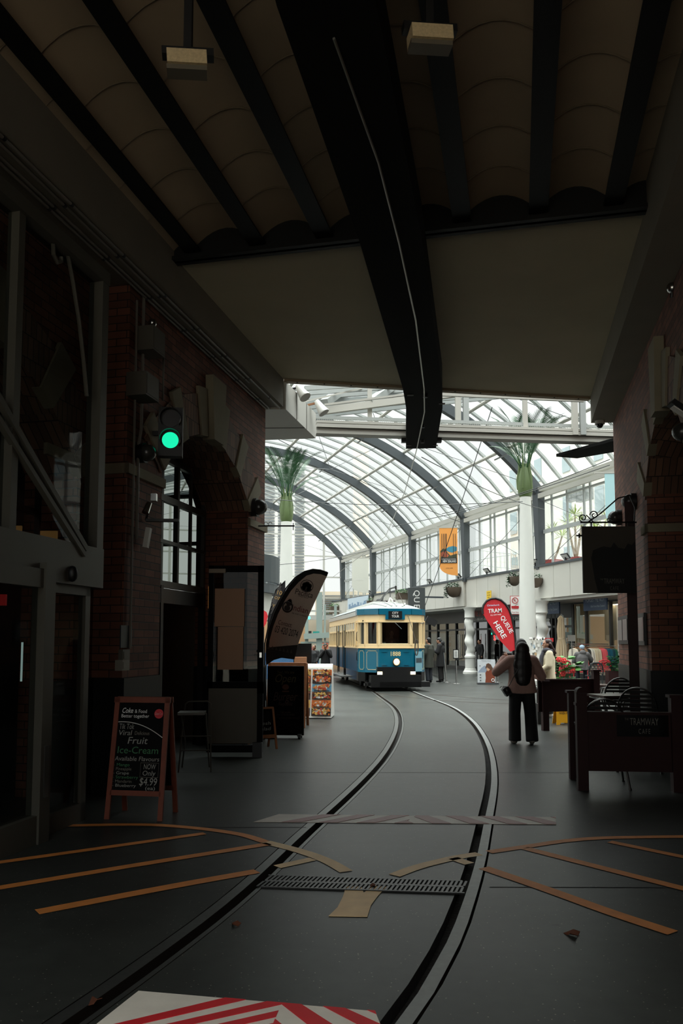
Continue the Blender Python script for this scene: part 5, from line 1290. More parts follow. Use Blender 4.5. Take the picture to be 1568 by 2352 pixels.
person('seated_person', 'person in a grey hoodie and pale blue beanie seated with back to the camera', (sp.x, sp.y, -.26), radians(-10), 1.72, dict(face=(-.3, 1, 0), kl=(-.12, .42, .82), kr=(.14, .42, .82), al=(-.12, .42, .42), ar=(.14, .42, .42), fl=(-.12, .55, .38), fr=(.14, .55, .38), el=(-.27, .1, 1.14), wl=(-.1, .34, 1.1), er=(.32, .12, 1.2), wr=(.34, .36, 1.12), dl=(0, 1, 0), dr=(0, 1, 0)),
    dict(top=M('grey_hoodie', (92, 90, 90), .9), legs=M('dark_jeans', (34, 38, 48), .9), hair=M('pale_blue_beanie', (150, 172, 190), .95, noise=(60, .2)), hair_kind='beanie', hood=True, top_r=.045, wide=1.15))
t = Gt(1301, -4.2); p = GP(t, -4.2, 0)
person('shop_assistant', 'shop assistant with ginger-brown hair looking out through the gift shop window', p, radians(175), 1.72, {}, dict(top=M('black_jacket', (24, 26, 28)), legs=M('black_trousers', (18, 16, 16)), hair=M('ginger_hair', (130, 70, 44), .6), hair_kind='bob'), voxel=.015)
t = Gt(1104, -1.6); p = GP(t, -1.5, 0)
person('person_in_doorway', 'dark-clothed person standing in the wine shop doorway behind the twisted column', p, radians(120), 1.7, dict(er=(.24, .1, 1.14), wr=(.12, .3, 1.02), dr=(0, 1, 0)), dict(top=M('black_coat', (22, 22, 24)), legs=M('black_trousers', (18, 16, 16)), hair=M('black_hair', (12, 12, 12)), hem=.6, top_r=.04), voxel=.015)

# ================================================================== FEATHER FLAGS
def flagpoly(pts, Y, dY=0.0, x0=None):
    x0 = pts[0][0] if x0 is None else x0
    return [atY(x, y, Y + dY * (x - x0)) for x, y in pts]
FO = [(609.8, 1519), (610, 1478), (617, 1443.5), (628.7, 1409), (643.6, 1378), (660, 1349), (680, 1326), (701, 1312.6), (720.5, 1307.5), (738, 1309.5), (753.8, 1315)]
FI = [(751.5, 1322), (743.5, 1338), (724, 1380), (703, 1427), (687, 1472), (674.6, 1514.6), (646, 1511), (628.7, 1516), (612.6, 1527)]
FI2 = [(616, 1500), (619, 1470), (627, 1440), (638, 1411), (653, 1381), (668, 1357), (686, 1337), (704, 1322), (720, 1317.5), (737, 1319), (750.5, 1324)]
m_fl_white = M('flag_offwhite_fabric', (206, 188, 174), .8, noise=(5, .12)); m_fl_black = M('flag_black_fabric', (16, 15, 15), .8)
YF = 13.3
e = E('feather_flag', gp(612, 1700), 'leaning off-white feather flag with black edge, Pacifica and Indian logos and a phone number', 'flag')
mb = MB(); P = flagpoly(FI2 + FI[1:6] + [(646, 1511), (628.7, 1514)], YF); mb.poly(P, .008, (0, -1, 0)); pan = mb.build('flag_panel', m_fl_white, e)
mb = MB()
A = flagpoly(FO, YF); B = flagpoly(FI2, YF)
for i in range(len(A) - 1): mb.poly([A[i], A[i + 1], B[i + 1], B[i]], .014, (0, -1, 0))
mb.build('border', m_fl_black, e)
mb = MB(); mb.poly(flagpoly([(616, 1487), (684, 1481), (676, 1514.6), (646, 1511), (628.7, 1516), (612.6, 1527), (610, 1517)], YF - .012), .004, (0, -1, 0)); mb.build('dark_hem', M('flag_dark_hem', (44, 40, 38), .8), e)
mb = MB()
for k in range(7): c = atY(617 + k * 8.6, 1486 + k * 1.7, YF - .02); mb.poly([c + V((-.022, 0, -.03)), c + V((.022, 0, -.03)), c + V((0, 0, .035))], .003, (0, -1, 0))
mb.build('triangle_pattern', M('hem_grey', (76, 70, 66), .8), e)
fx = V((cos(radians(-14)), 0, sin(radians(-14)))); fy = V((sin(radians(14)), 0, cos(radians(14))))
def ff(px, py): return Fr(atY(px, py, YF - .012), fx, fy)
m_fink = M('flag_dark_print', (42, 34, 32), .7); m_fred = M('flag_red_print', (120, 44, 40), .7)
text('Contact:', ff(655, 1432), 0, -.04, .075, M('contact_brown', (74, 44, 40)), e, w=.235)
text('03 420 2074', ff(658, 1450), 0, -.06, .115, m_fink, e, w=.39)
text('Pacifica', ff(699, 1361), 0, -.06, .095, m_fink, e, w=.30); text('FOOD TRUCK', ff(697, 1370), 0, -.02, .022, m_fink, e, w=.17)
text('indian', ff(689, 1400), 0, -.04, .10, m_fred, e, w=.27); text('FIJI AND CURRIES', ff(688, 1408), 0, -.04, .022, m_fink, e, w=.25)
mb = MB(); f = ff(704, 1347); mb.tube([f.p(.105 * cos(k * pi / 12), .10 * sin(k * pi / 12) + .01) for k in range(24)], .005, 4, True)
for a, b, r in ((0, -.01, .075), (-.05, -.04, .04), (.05, -.04, .04), (0, .04, .045), (-.04, .02, .04), (.045, .02, .04)): f.disc(mb, a, b, r, d=.002)
mb.build('round_logo', m_fink, e); mb = MB(); f = ff(660, 1394); mb.tube([f.p(.08 * cos(k * pi / 12), .085 * sin(k * pi / 12), .002) for k in range(24)], .012, 4, True)
for a, b, r in ((0, -.02, .05), (.01, .07, .05), (.015, .11, .03)): f.disc(mb, a, b, r, d=.002)
mb.build('turtle_logo', m_fink, e)
mb = MB(); P = [atY(x - 2, y, YF + .02) for x, y in FO]; mb.tube([gp(612, 1700) * 1 + V((0, .3, .05)), P[0] + V((0, 0, -.2))] + P, .012, 6); mb.build('pole', m_black, e)
mb = MB(); b_ = gp(612, 1700) + V((0, .3, 0)); mb.cyl(b_, b_ + V((0, 0, .08)), .16, .12, 16); mb.build('base', m_black, e)
YB = 17.5
e = E('feather_flag', V((atY(612, 1500, YB).x, YB, 0)), 'dark striped feather flag with gold lettering mostly hidden behind the off-white one', 'flag')
mb = MB(); mb.poly(flagpoly([(612, 1500), (613, 1450), (617, 1415), (624, 1378), (633, 1356), (645, 1341), (655, 1335), (655, 1380), (640, 1500)], YB), .01, (0, -1, 0)); mb.build('flag_panel', M('charcoal_fabric', (38, 36, 40), .8), e)
mb = MB()
for k in range(4): mb.bar(atY(622 + k * 1, 1410 - k * 9, YB - .01), atY(645, 1362 - k * 8, YB - .01), .004, .025)
mb.build('stripes', M('fabric_stripe', (88, 84, 82), .8), e)
f = Fr(atY(641, 1366, YB - .02), fx, fy); text('10', f, 0, 0, .09, M('gold_print', (214, 170, 100), .6), e, w=.10); text('OZ', f, -.02, -.11, .06, M('gold_print', (214, 170, 100)), e); text('Y', f, -.06, -.30, .07, M('gold_print', (214, 170, 100)), e)
mb = MB(); mb.tube([V((atY(612, 1500, YB).x, YB, 0)), atY(611.5, 1500, YB), atY(616, 1415, YB), atY(633, 1355, YB), atY(655, 1334, YB)], .012, 6); mb.build('pole', m_black, e)
YR = 24.0
e = E('feather_flag', V((atY(609, 1430, YR).x, YR, 0)), 'small red and white feather flag just showing at the brick corner, left', 'flag')
mb = MB(); mb.poly(flagpoly([(600, 1450), (600, 1410), (606, 1402), (612, 1406), (615, 1415), (611, 1432)], YR), .01, (0, -1, 0)); mb.build('flag_panel', M('flag_red', (204, 40, 48), .7), e); mb = MB(); mb.tube([V((atY(606, 1430, YR).x, YR + .02, 0)), atY(606, 1404, YR + .02)], .012, 6); mb.build('pole', m_black, e)
# pink flag and pink round sign left of the tram
YK = 33.0
e = E('feather_flag', V((atY(707, 1540, YK).x, YK, 0)), 'rounded pink feather flag beside the woman in the black jacket', 'flag')
mb = MB(); mb.poly(flagpoly([(708, 1540), (708, 1488), (712, 1484), (719, 1487), (724, 1500), (719, 1530)], YK), .01, (0, -1, 0)); mb.build('flag_panel', M('flag_pink', (214, 130, 134), .7, noise=(4, .2)), e); mb = MB(); mb.tube([V((atY(707, 1540, YK).x, YK, 0)), atY(707, 1484, YK)], .015, 6); mb.build('pole', m_alu, e)
p = gp(763, 1552); e = E('round_sign', p, 'round pink sign on a dark block by the rear of the tram', 'sign'); mb = MB(); f = Fr(atY(764, 1527, p.y), (1, 0, 0)); f.disc(mb, 0, 0, .26, .36, 0, .03, 24); mb.build('disc', M('pale_pink', (214, 160, 154), .6), e); mb = MB(); mb.box(p + V((0, .25, .32)), (.5, .4, .64)); mb.build('block', M('brown_block', (70, 48, 40), .7), e)
# red tear-drop flag QUEUE HERE
YQ = 25.0
e = E('teardrop_flag', V((atY(1184, 1500, YQ).x, YQ, 0)), 'red teardrop flag reading TRAM ALL DAY PASS QUEUE HERE', 'flag')
O = [(1172, 1497), (1147, 1470), (1130, 1444), (1117, 1424), (1109, 1410), (1107.5, 1400), (1110, 1390), (1117, 1380), (1127, 1375), (1138, 1374), (1150, 1378), (1161, 1388), (1169, 1401), (1175, 1418), (1180, 1442), (1183, 1468), (1184.5, 1492)]
mb = MB(); mb.poly(flagpoly(O, YQ), .008, (0, -1, 0)); mb.build('flag_panel', M('bright_red_fabric', (196, 30, 40), .6, noise=(6, .12)), e)
mb = MB(); P = flagpoly(O[4:], YQ - .004); mb.tube(P, .034, 6); mb.tube([P[-1], V((P[-1].x + .03, YQ, 0))], .02, 6); mb.build('pole_sleeve', m_black, e)
m_fw = M('flag_white_print', (236, 236, 236), .6)
def fq(px, py, ang): a = radians(ang); return Fr(atY(px, py, YQ - .014), (cos(a), 0, sin(a)), (-sin(a), 0, cos(a)))
text('TRAM', fq(1136, 1402, 4), 0, -.07, .125, m_fw, e, w=.43, off=.015); text('ALL DAY PASS', fq(1138, 1410, 4), 0, -.05, .045, m_fw, e, w=.34); text('Christchurch', fq(1132, 1390.5, 3), 0, -.02, .055, M('flag_pale_blue_print', (190, 200, 226)), e, w=.38, off=.01)
text('HERE', fq(1149, 1446, -60), 0, -.09, .15, m_fw, e, w=.58, off=.02); text('QUEUE', fq(1164, 1434, -60), 0, -.07, .13, m_fw, e, w=.60, off=.01)

# ================================================================== BANNERS AND THE QUE SIGN
def banner(px0, px1, py0, py1, Y, lab, kind):
    a = atY(px0, py0, Y); b = atY(px1, py1, Y); w = b.x - a.x; h = a.z - b.z; c = V(((a.x + b.x) / 2, Y, (a.z + b.z) / 2)); f = Fr(c, (1, -.05, 0))
    e = E('hanging_banner', c + V((0, 0, h / 2)), lab, 'banner')
    col = {'nz': M('banner_orange', (224, 150, 72), .7, noise=(3, .06)), 'travel': M('banner_pale', (206, 206, 196), .7), 'cyan': M('banner_cyan', (168, 204, 208), .7)}[kind]
    mb = MB(); ps = [(-w / 2, h / 2), (-w / 2, -h * .30)]
    for k in range(1, 7): q = k / 6 * pi / 2; ps.append((-w / 2 + w * .95 * (1 - cos(q)), -h * .30 - h * .20 * sin(q)))
    ps += [(w / 2, -h / 2)] + [(w / 2, h / 2)]
    mb.poly([f.p(*p, 0) for p in ps], .015, f.n * -1); mb.build('banner_cloth', col, e)
    mb = MB(); mb.bar(f.p(-w / 2 - .3, h / 2 + .03), f.p(w / 2 + .1, h / 2 + .03), .05, .05); mb.bar(f.p(w / 2 + .05, h / 2 + .03), f.p(w / 2 + .05, h / 2 + .03, -.8), .05, .05); mb.build('hanging_arm', m_cream_steel, e)
    def R(x0, y0, x1, y1, mat, d, name='picture_area'):
        q = MB(); f.rect(q, x0 * w, y0 * h, x1 * w, y1 * h, d, .004); return q.build(name, mat, e)
    def PL_(ps, mat, d, name='picture_shape'):
        q = MB(); q.poly([f.p(x * w, y * h, d) for x, y in ps], .003, f.n); return q.build(name, mat, e)
    if kind == 'nz':
        R(-.45, -.22, .46, .40, M('pic_sky', (170, 190, 150)), .006)
        PL_([(-.45, .1), (-.2, .2), (.1, .24), (.3, .3), (.46, .26), (.46, -.1), (-.45, -.1)], M('pic_hill', (206, 140, 80)), .012)
        PL_([(-.2, .04), (0, .10), (.25, .12), (.46, .10), (.46, .02), (.2, -.02), (0, 0)], M('pic_water', (56, 128, 150)), .018)
        PL_([(-.45, .02), (-.25, .08), (-.05, -.02), (.1, -.08), (.46, -.04), (.46, -.22), (-.45, -.22)], M('pic_scrub', (60, 66, 44)), .022)
        PL_([(-.42, -.02), (-.2, .02), (.02, -.08), (-.1, -.12), (-.42, -.1)], M('pic_red', (176, 84, 50)), .026)
        for x, t in ((-.38, .03), (-.27, .04), (-.16, .05), (.26, .025), (.38, .02)): PL_([(x, -.14), (x + t, -.14), (x + t, .38), (x, .38)], M('pic_trunk', (44, 34, 30)), .030, 'picture_tree')
        R(-.45, -.24, .46, -.13, m_ink, .034); text('NEW ZEALAND', f, w * .04, -.225 * h, .085 * h * .55, m_print_white, e, w=w * .72, d=.04, off=.01); text('MARLBOROUGH SOUNDS', f, 0, -.165 * h, .04 * h * .5, m_print_white, e, w=w * .8, d=.04)
        R(-.2, -.38, .28, -.28, m_print_white, .01, 'label_patch'); text('SCENIC SERIES', f, .04 * w, -.355 * h, .02 * h, m_ink, e, w=w * .38, d=.02)
    elif kind == 'travel':
        R(-.44, -.1, .4, .44, M('pic_pale_yellow', (206, 204, 140)), .006)
        for k in range(7): x = -.34 + (k % 3) * .26; y = .02 + (k // 3) * .12; PL_([(x, y), (x + .12, y + .02), (x + .2, y + .1), (x + .05, y + .12)], M(('pic_slate', 'pic_olive', 'pic_cream')[k % 3], ((70, 86, 110), (104, 112, 60), (222, 214, 180))[k % 3]), .012)
        text('TRAVEL', f, -.02 * w, .33 * h, .06 * h, M('pic_green_letter', (84, 110, 60)), e, w=w * .7, d=.012, off=.01)
        R(-.44, -.16, .4, -.08, m_ink, .01); text('DONT HURRY', f, -.02 * w, -.14 * h, .035 * h, m_print_white, e, w=w * .7, d=.02)
    else:
        for k in range(6): x = -.1 + .12 * (k % 3); y = .25 - .1 * k; PL_([(x - .2, y), (x + .2, y + .01), (x + .05, y + .05)], M(('pic_teal', 'pic_ochre')[k % 2], ((80, 140, 150), (190, 170, 110))[k % 2]), .01)
        text('NEW', f, -.02 * w, -.36 * h, .05 * h, M('pic_red_letter', (206, 54, 50)), e, w=w * .75, d=.012, off=.012)
    return e
banner(1008.5, 1051, 1213, 1322, 38.5, 'orange travel-poster banner reading NEW ZEALAND hanging from the gallery', 'nz')
banner(808, 846, 1282, 1362, 52.5, 'pale TRAVEL poster banner hanging above the tram roof', 'travel')
banner(1388, 1432, 1088, 1206, 23.5, 'pale blue poster banner partly hidden by the right brick corner', 'cyan')
YQ2 = 38.0; a = atY(937, 1350, YQ2); b = atY(977, 1470, YQ2); f = Fr(V(((a.x + b.x) / 2, YQ2, (a.z + b.z) / 2)), (1, 0, 0)); w, h = b.x - a.x, a.z - b.z
e = E('vertical_sign', f.o, 'tall dark grey sign with white letters QUE running down it, behind the tram roof', 'sign')
mb = MB(); f.rect(mb, -w / 2, -h / 2, w / 2, h / 2, 0, .12); mb.build('panel', M('sign_charcoal', (58, 62, 62), .6), e)
for k, ch in enumerate('QUE'): text(ch, f, -.13, h * .5 - .27 - k * .31, .27, m_print_white, e, d=.01, rot=-pi / 2)
mb = MB(); mb.bar(f.p(w / 2, .8), f.p(w / 2 + .9, .8, -.3), .08, .08); mb.build('bracket', m_dark_steel, e)
# mural panel and box planters on the parapet
def wplanter(px, py0, py1, wpx, lab, bowl=False, seed=0, d=.35, n=260, hang=.25):
    rn = random.Random(seed); t = Gt(px, d); p = GP(t, d, 0); k = p.y / F; z1 = atY(px, py0, p.y).z; z0 = atY(px, py1, p.y).z; W_ = wpx * k
    e = E('wall_planter', V((p.x, p.y, z0)), lab, 'planter'); mb = MB()
    hh = (z1 - z0) * .62
    if bowl: mb.lathe([(W_ * .12, 0), (W_ * .3, hh * .15), (W_ * .42, hh * .45), (W_ * .49, hh * .85), (W_ * .5, hh), (W_ * .44, hh), (W_ * .4, hh * .8)], (0, 0, 0), 18)
    else: mb.box((0, 0, hh / 2), (W_ * .8, W_ * .5, hh), -T2)
    mb.build('pot', M('bronze_pot', (92, 80, 68), .5), e, local=True)
    mb = MB()
    for i in range(n):
        q = rn.uniform(0, 6.28); r = W_ * .48 * sqrt(rn.random()); x, y = r * cos(q), r * sin(q) * .7; z = hh + rn.uniform(-.05, (z1 - z0) * .42) * (1 - r / W_)
        if rn.random() < hang: x = -W_ * rn.uniform(.35, .6); y = -rn.uniform(0, .2) * W_; z = hh - rn.uniform(0, hh * 1.1)
        s_ = rn.uniform(.05, .10); a_ = rn.uniform(0, 6.28); dx = V((cos(a_), sin(a_), rn.uniform(-.5, .8))) * s_; dy = V((-sin(a_), cos(a_), rn.uniform(-.3, .3))) * s_ * .45; c = V((x, y, z))
        mb.add([c, c + dx * .5 + dy, c + dx, c + dx * .5 - dy], [(0, 1, 2, 3)])
    mb.build('foliage', [m_leaf2, m_leaf][seed % 2], e, local=True); return e
wplanter(1043, 1336, 1372, 40, 'bronze bowl planter with trailing green plant on the parapet right of the QUE sign', True, 2, n=500, hang=.4)
wplanter(1182, 1312, 1346, 30, 'bowl planter peeping out behind the right palm column', True, 4, hang=.4)
wplanter(1231, 1316, 1350, 34, 'bronze bowl planter just right of the palm column', True, 6, n=120)
wplanter(922, 1353, 1377, 30, 'box planter with leafy plant left of the QUE sign', False, 3, n=300, hang=.1)
wplanter(767, 1384, 1409, 26, 'box planter with trailing plant at the far left end of the parapet', False, 5, n=300, hang=.2)
wplanter(849, 1372, 1392, 16, 'small dark planter box by the mural panel', False, 7, n=80, hang=.1)
t0, t1 = Gt(798, .25), Gt(845, .25); f = Fr(GP((t0 + t1) / 2, .25, 4.0), -U2); w = abs(t0 - t1)
e = tag((lambda m: (f.rect(m, -w / 2, -.55, w / 2, .75, 0, .06), m.build('mural_panel', M('mural_pale_blue', (186, 200, 210), .6)))[1])(MB()), 'pale blue landscape panel standing on the parapet behind the tram roof', 'panel')
mb = MB(); rn = random.Random(3)
for k in range(16): x = -w / 2 + .3 + (w - .7) * k / 16; f.rect(mb, x, -.15 + rn.uniform(-.1, .1), x + w / 22, .15 + rn.uniform(0, .3), .01, .005)
mb.build('cliff_pattern', M('mural_blue', (120, 146, 172), .6), e)

# ================================================================== A-BOARDS, BOARDS, MENU
m_board = M('chalkboard_black', (9, 9, 10), .85, spec=.15); m_chalk = M('white_chalk', (150, 150, 144), .8); m_chalkd = M('dim_chalk', (116, 112, 104), .8); m_chalkg = M('green_chalk', (64, 116, 80), .8); m_coke = M('red_disc_print', (190, 20, 36), .5)
p = gp(306, 1884); AW, AH = .535, 1.06
e = E('chalkboard_sign', p, 'wooden A-frame chalkboard advertising fruit ice-cream flavours at $4.99', 'sign board', rz=radians(-9))
lean = .16
fa = Fr(V((0, 0, 0)), (1, 0, 0), (0, lean, AH)); L = sqrt(lean ** 2 + AH ** 2)
def afr(back=False):
    f_ = Fr((0, 2 * lean + .06 if back else 0, 0), (-1 if back else 1, 0, 0), (0, -lean if back else lean, AH)); return f_
for back in (False, True):
    f_ = afr(back); mb = MB()
    for s in (-1, 1): mb.bar(f_.p(s * (AW / 2 - .02), 0), f_.p(s * (AW / 2 - .03), L), .045, .022, up=f_.n)
    mb.bar(f_.p(-AW / 2, L - .02), f_.p(AW / 2, L - .02), .022, .05, up=f_.y); mb.bar(f_.p(-AW / 2 + .03, .23), f_.p(AW / 2 - .03, .23), .022, .045, up=f_.y)
    mb.build('frame', M('red_brown_wood', (110, 48, 24), .6, noise=(14, .25)), e, local=True)
    mb = MB(); f_.rect(mb, -AW / 2 + .045, .25, AW / 2 - .045, L - .04, 0, .008); bd = mb.build('board', m_board, e, local=True)
def at_(st, a, b, h, mat, w=None, **k):
    mb = MB(); text_mb(mb, st, fa, a, b, h, w, al=k.pop('al', 'L'), d=.004, **k); mb.build('lettering', mat, e, local=True)
at_('Coke', -.185, .935, .045, m_print_white, .105, shear=.3, off=.01); at_('& Food', -.065, .935, .032, m_print_white, .115); at_('Better together', -.19, .893, .030, m_print_white, .265, off=.005)
mb = MB(); fa.disc(mb, .165, .93, .042, d=.004, n=28); mb.build('red_disc', m_coke, e, local=True)
at_('Coca-Cola', .165, .92, .022, m_print_white, .072, al='C', shear=.35); 
mb = MB(); mb.tube([fa.p(-.215 + .43 * t, .852 + .01 * sin(t * 3) - .135 * t * t, .004) for t in [k / 16 for k in range(17)]], .0035, 4); mb.build('curved_line', m_print_white, e, local=True)
at_('Tik Tok', -.2, .79, .048, m_chalk, .14, shear=.1); at_('Viral', -.2, .735, .045, m_chalk, .125, shear=.15); at_('Delicious', -.05, .74, .032, m_chalkd, .14, shear=.1)
at_('Fruit', -.11, .66, .06, m_chalk, .19, shear=.15); at_('Ice-Cream', -.2, .575, .06, m_chalkg, .385, shear=.05); at_('Available Flavours', -.22, .51, .038, m_chalk, .42, shear=.1)
for k, (st, mt, w_) in enumerate((('- Mango', m_chalkg, .15), ('- Pineapple', m_chalkd, .17), ('- Grape', m_chalk, .15), ('- Strawberry', m_chalkg, .24), ('- Mandarin', m_chalkd, .18), ('- Blueberry', m_chalk, .225))): at_(st, -.225, .462 - k * .036, .026, mt, w_)
at_('NOW', .06, .44, .045, m_chalk, .115, shear=.1); at_('Only', .055, .385, .042, m_chalk, .12, shear=.1); at_('$4.99', .03, .30, .065, m_chalk, .165, shear=.1); at_('(ea)', .09, .262, .03, m_chalk, .09)
mb = MB(); mb.tube([fa.p(x, z, .004) for x, z in ((.03, .37), (.20, .37), (.20, .495), (.03, .495))], .002, 4, True); mb.build('chalk_box', m_chalkd, e, local=True)
# OPEN board on castors
p = gp(655, 1696); e = E('menu_board', p, 'tall black Open board for a burger bar standing on castors', 'sign board', rz=radians(-4)); w, h = .60, 1.12
f = Fr((0, 0, .05), (1, 0, 0)); mb = MB(); f.rect(mb, -w / 2, 0, w / 2, h, 0, .06); mb.build('board', m_board, e, local=True)
def ot(st, b, hh, mat, ww, **k):
    mb = MB(); text_mb(mb, st, f, k.pop('a', 0), b, hh, ww, d=.004, **k); mb.build('lettering', mat, e, local=True)
m_gd = M('dim_gold_print', (84, 70, 36), .7); m_br = M('dim_brown_print', (70, 42, 30), .7)
ot('Yes!, We are', 1.0, .045, m_gd, .28); ot('Open', .86, .13, m_gd, .34, shear=.3); ot('Burger', .56, .14, m_br, .40, shear=.3); ot('Republic', .48, .06, m_br, .24, shear=.3); ot('Call order', .36, .03, m_br, .18); ot('Just LIKE ISLAND', .32, .03, m_br, .30); ot('www.order.co.nz', .27, .03, m_br, .34, a=.06)
mb = MB(); f.disc(mb, 0, .78, .055, .045, d=.003); f.rect(mb, -.055, .70, .055, .72, .003, .003); mb.build('burger_emblem', M('dim_bun_print', (90, 46, 24), .7), e, local=True)
for s in (-1, 1):
    for y in (-.1, .14):
        mb = MB(); mb.cyl((s * .24 - .02, y, .035), (s * .24 + .02, y, .035), .035, .035, 14); mb.build('castor', m_black, e, local=True)
mb = MB(); mb.box((-.24, .02, .06), (.06, .3, .03)); mb.box((.24, .02, .06), (.06, .3, .03)); mb.build('foot', m_black, e, local=True)
# wooden A-frame behind it
p = gp(655, 1672); e = E('a_frame_board', p, 'pale wooden A-frame whose top rail and leg show behind the black Open board', 'sign board', rz=radians(-6)); ws = .68
for sg in (1, -1):
    mb = MB(); f = Fr((0, 0 if sg > 0 else .5, 0), (1, 0, 0), (0, .2 * sg, 1.17)); L = 1.187
    for s in (-1, 1): mb.bar(f.p(s * ws / 2, 0), f.p(s * ws / 2, L), .05, .03, up=f.n)
    mb.bar(f.p(-ws / 2, L - .02), f.p(ws / 2, L - .02), .03, .06, up=f.y); mb.bar(f.p(-ws / 2, .2), f.p(ws / 2, .2), .03, .05, up=f.y); mb.build('frame', m_pine, e, local=True)
    mb = MB(); f.rect(mb, -ws / 2 + .03, .22, ws / 2 - .03, L - .09, 0, .01); mb.build('panel', M('sheet_white', (180, 180, 174), .5) if sg < 0 else m_board, e, local=True)
# little A-frame at the corner
p = gp(612, 1722); e = E('small_chalkboard', p, 'small wooden A-frame chalkboard half hidden by the open kiosk door', 'sign board', rz=radians(28))
f = Fr((0, 0, 0), (1, 0, 0), (0, .16, .60)); mb = MB()
for s in (-1, 1): mb.bar(f.p(s * .16, 0), f.p(s * .16, .62), .03, .02, up=f.n); mb.bar(V((s * .16, .32, 0)), f.p(s * .16, .62), .03, .02)
mb.bar(f.p(-.16, .61), f.p(.16, .61), .02, .03, up=f.y); mb.bar(f.p(-.16, .19), f.p(.16, .19), .02, .05, up=f.y); mb.build('frame', m_pine, e, local=True)
mb = MB(); f.rect(mb, -.15, .21, .15, .6, 0, .008); mb.build('board', m_board, e, local=True); mb = MB(); text_mb(mb, 'fresh', f, .0, .36, .05, .2, d=.004, shear=.2); mb.build('lettering', m_chalk, e, local=True); mb = MB(); text_mb(mb, 'salad', f, 0, .28, .05, .2, d=.004, shear=.2); mb.build('lettering', m_chalk, e, local=True)
# food photo board
p = gp(712, 1651); e = E('menu_board', p, 'white food-photo menu board with curved top, leaning stand of dish pictures', 'sign board', rz=radians(-5))
w, h, ln = .86, 1.12, .30; f = Fr((0, 0, .02), (1, 0, 0), (0, ln, h)); L = sqrt(h * h + ln * ln)
mb = MB(); nn = 8; prof = [(0, .02), (ln, h)]
P = [(0, .02)] + [(ln * (h - .1) / h * t, .02 + (h - .12) * t) for t in (.5, 1)] + [(ln + .0 + .07 * (1 - cos(q)), h - .10 + .09 * sin(q)) for q in [k * pi / 8 for k in range(1, 9)]] + [(ln * 2 + .1, .02)]
vs = [V((x, y, z)) for (y, z) in P for x in (-w / 2, w / 2)]; mb.add(vs, [(2 * i, 2 * i + 1, 2 * i + 3, 2 * i + 2) for i in range(len(P) - 1)]); mb.add([V((-w / 2, y, z)) for y, z in P], [tuple(range(len(P)))]); mb.add([V((w / 2, y, z)) for y, z in P], [tuple(range(len(P)))])
mb.build('stand', M('glossy_white_sheet', (224, 222, 216), .25), e, local=True)
rn = random.Random(8); pal = [M('dish_plate', (216, 212, 204), .5), M('dish_dark', (52, 32, 26), .5), M('dish_red', (170, 60, 34), .5), M('dish_orange', (206, 116, 50), .5), M('dish_gold', (206, 164, 84), .5), M('dish_brown', (120, 66, 38), .5), M('dish_green', (96, 116, 54), .5), M('caption_black', (24, 18, 16), .5), M('dish_blue', (90, 140, 166), .5)]
specs = [(4, 1, 6), (3, 2, 4), (5, 3, 2), (3, 2, 3), (4, 4, 5), (2, 1, 4)]
for r in range(6):
    for c in range(2):
        mb = MB(); x0 = -w / 2 + .02 + c * w / 2; z0 = .04 + r * .168; ww, hh = w / 2 - .03, .155
        if r == 5: hh *= .8
        mb.m = [1, 5, 4, 3, 1, 5, 2, 8, 5, 1, 4, 3][(r * 2 + c) % 12] if r else 1; f.rect(mb, x0, z0, x0 + ww, z0 + hh, .006, .004)
        k3 = specs[(r * 2 + c) % 6]
        mb.m = 0; f.disc(mb, x0 + ww * .45, z0 + hh * .5, ww * .34, hh * .36, d=.008, th=.003)
        for i in range(40):
            mb.m = rn.choice(k3); a_, b_ = rn.uniform(-.44, .44) * ww, rn.uniform(-.36, .40) * hh
            f.disc(mb, x0 + ww / 2 + a_, z0 + hh * .52 + b_, rn.uniform(.012, .04), rn.uniform(.008, .02), d=.010 + i * .0003, th=.002, n=8, rot=rn.uniform(0, 3))
        mb.m = 7; f.rect(mb, x0 + ww * .1, z0 + .004, x0 + ww * .9, z0 + .022, .019, .002); mb.build('dish_picture', pal, e, local=True)
mb = MB(); text_mb(mb, 'TANDOORI  GRILL', f, .1, L - .16, .03, .34, d=.012); mb.build('lettering', m_ink, e, local=True)
# tiled counter and boxes behind the boards, left
mb = MB(); p = gp(655, 1560); mb.box(p + V((.1, .4, .55)), (2.6, .5, 1.1)); e = tag(mb.build('tiled_counter', M('blue_mosaic', (72, 110, 150), .4, noise=(30, .4))), 'counter faced in small blue mosaic tiles behind the feather flag', 'counter')
p = V((atY(690, 1510, 30).x, 30, 0)); mb = MB(); mb.box(p + V((0, 0, .5)), (.45, .4, 1.0)); e = tag(mb.build('cardboard_box', M('cardboard', (164, 112, 78), .8)), 'brown cardboard carton stack behind the food-photo board', 'box')
mb = MB(); mb.box(V((atY(695, 1500, 31.5).x, 31.5, .75)), (.7, .4, 1.5)); tag(mb.build('display_screen', m_black_gloss), 'black cabinet behind the cardboard carton', 'cabinet')
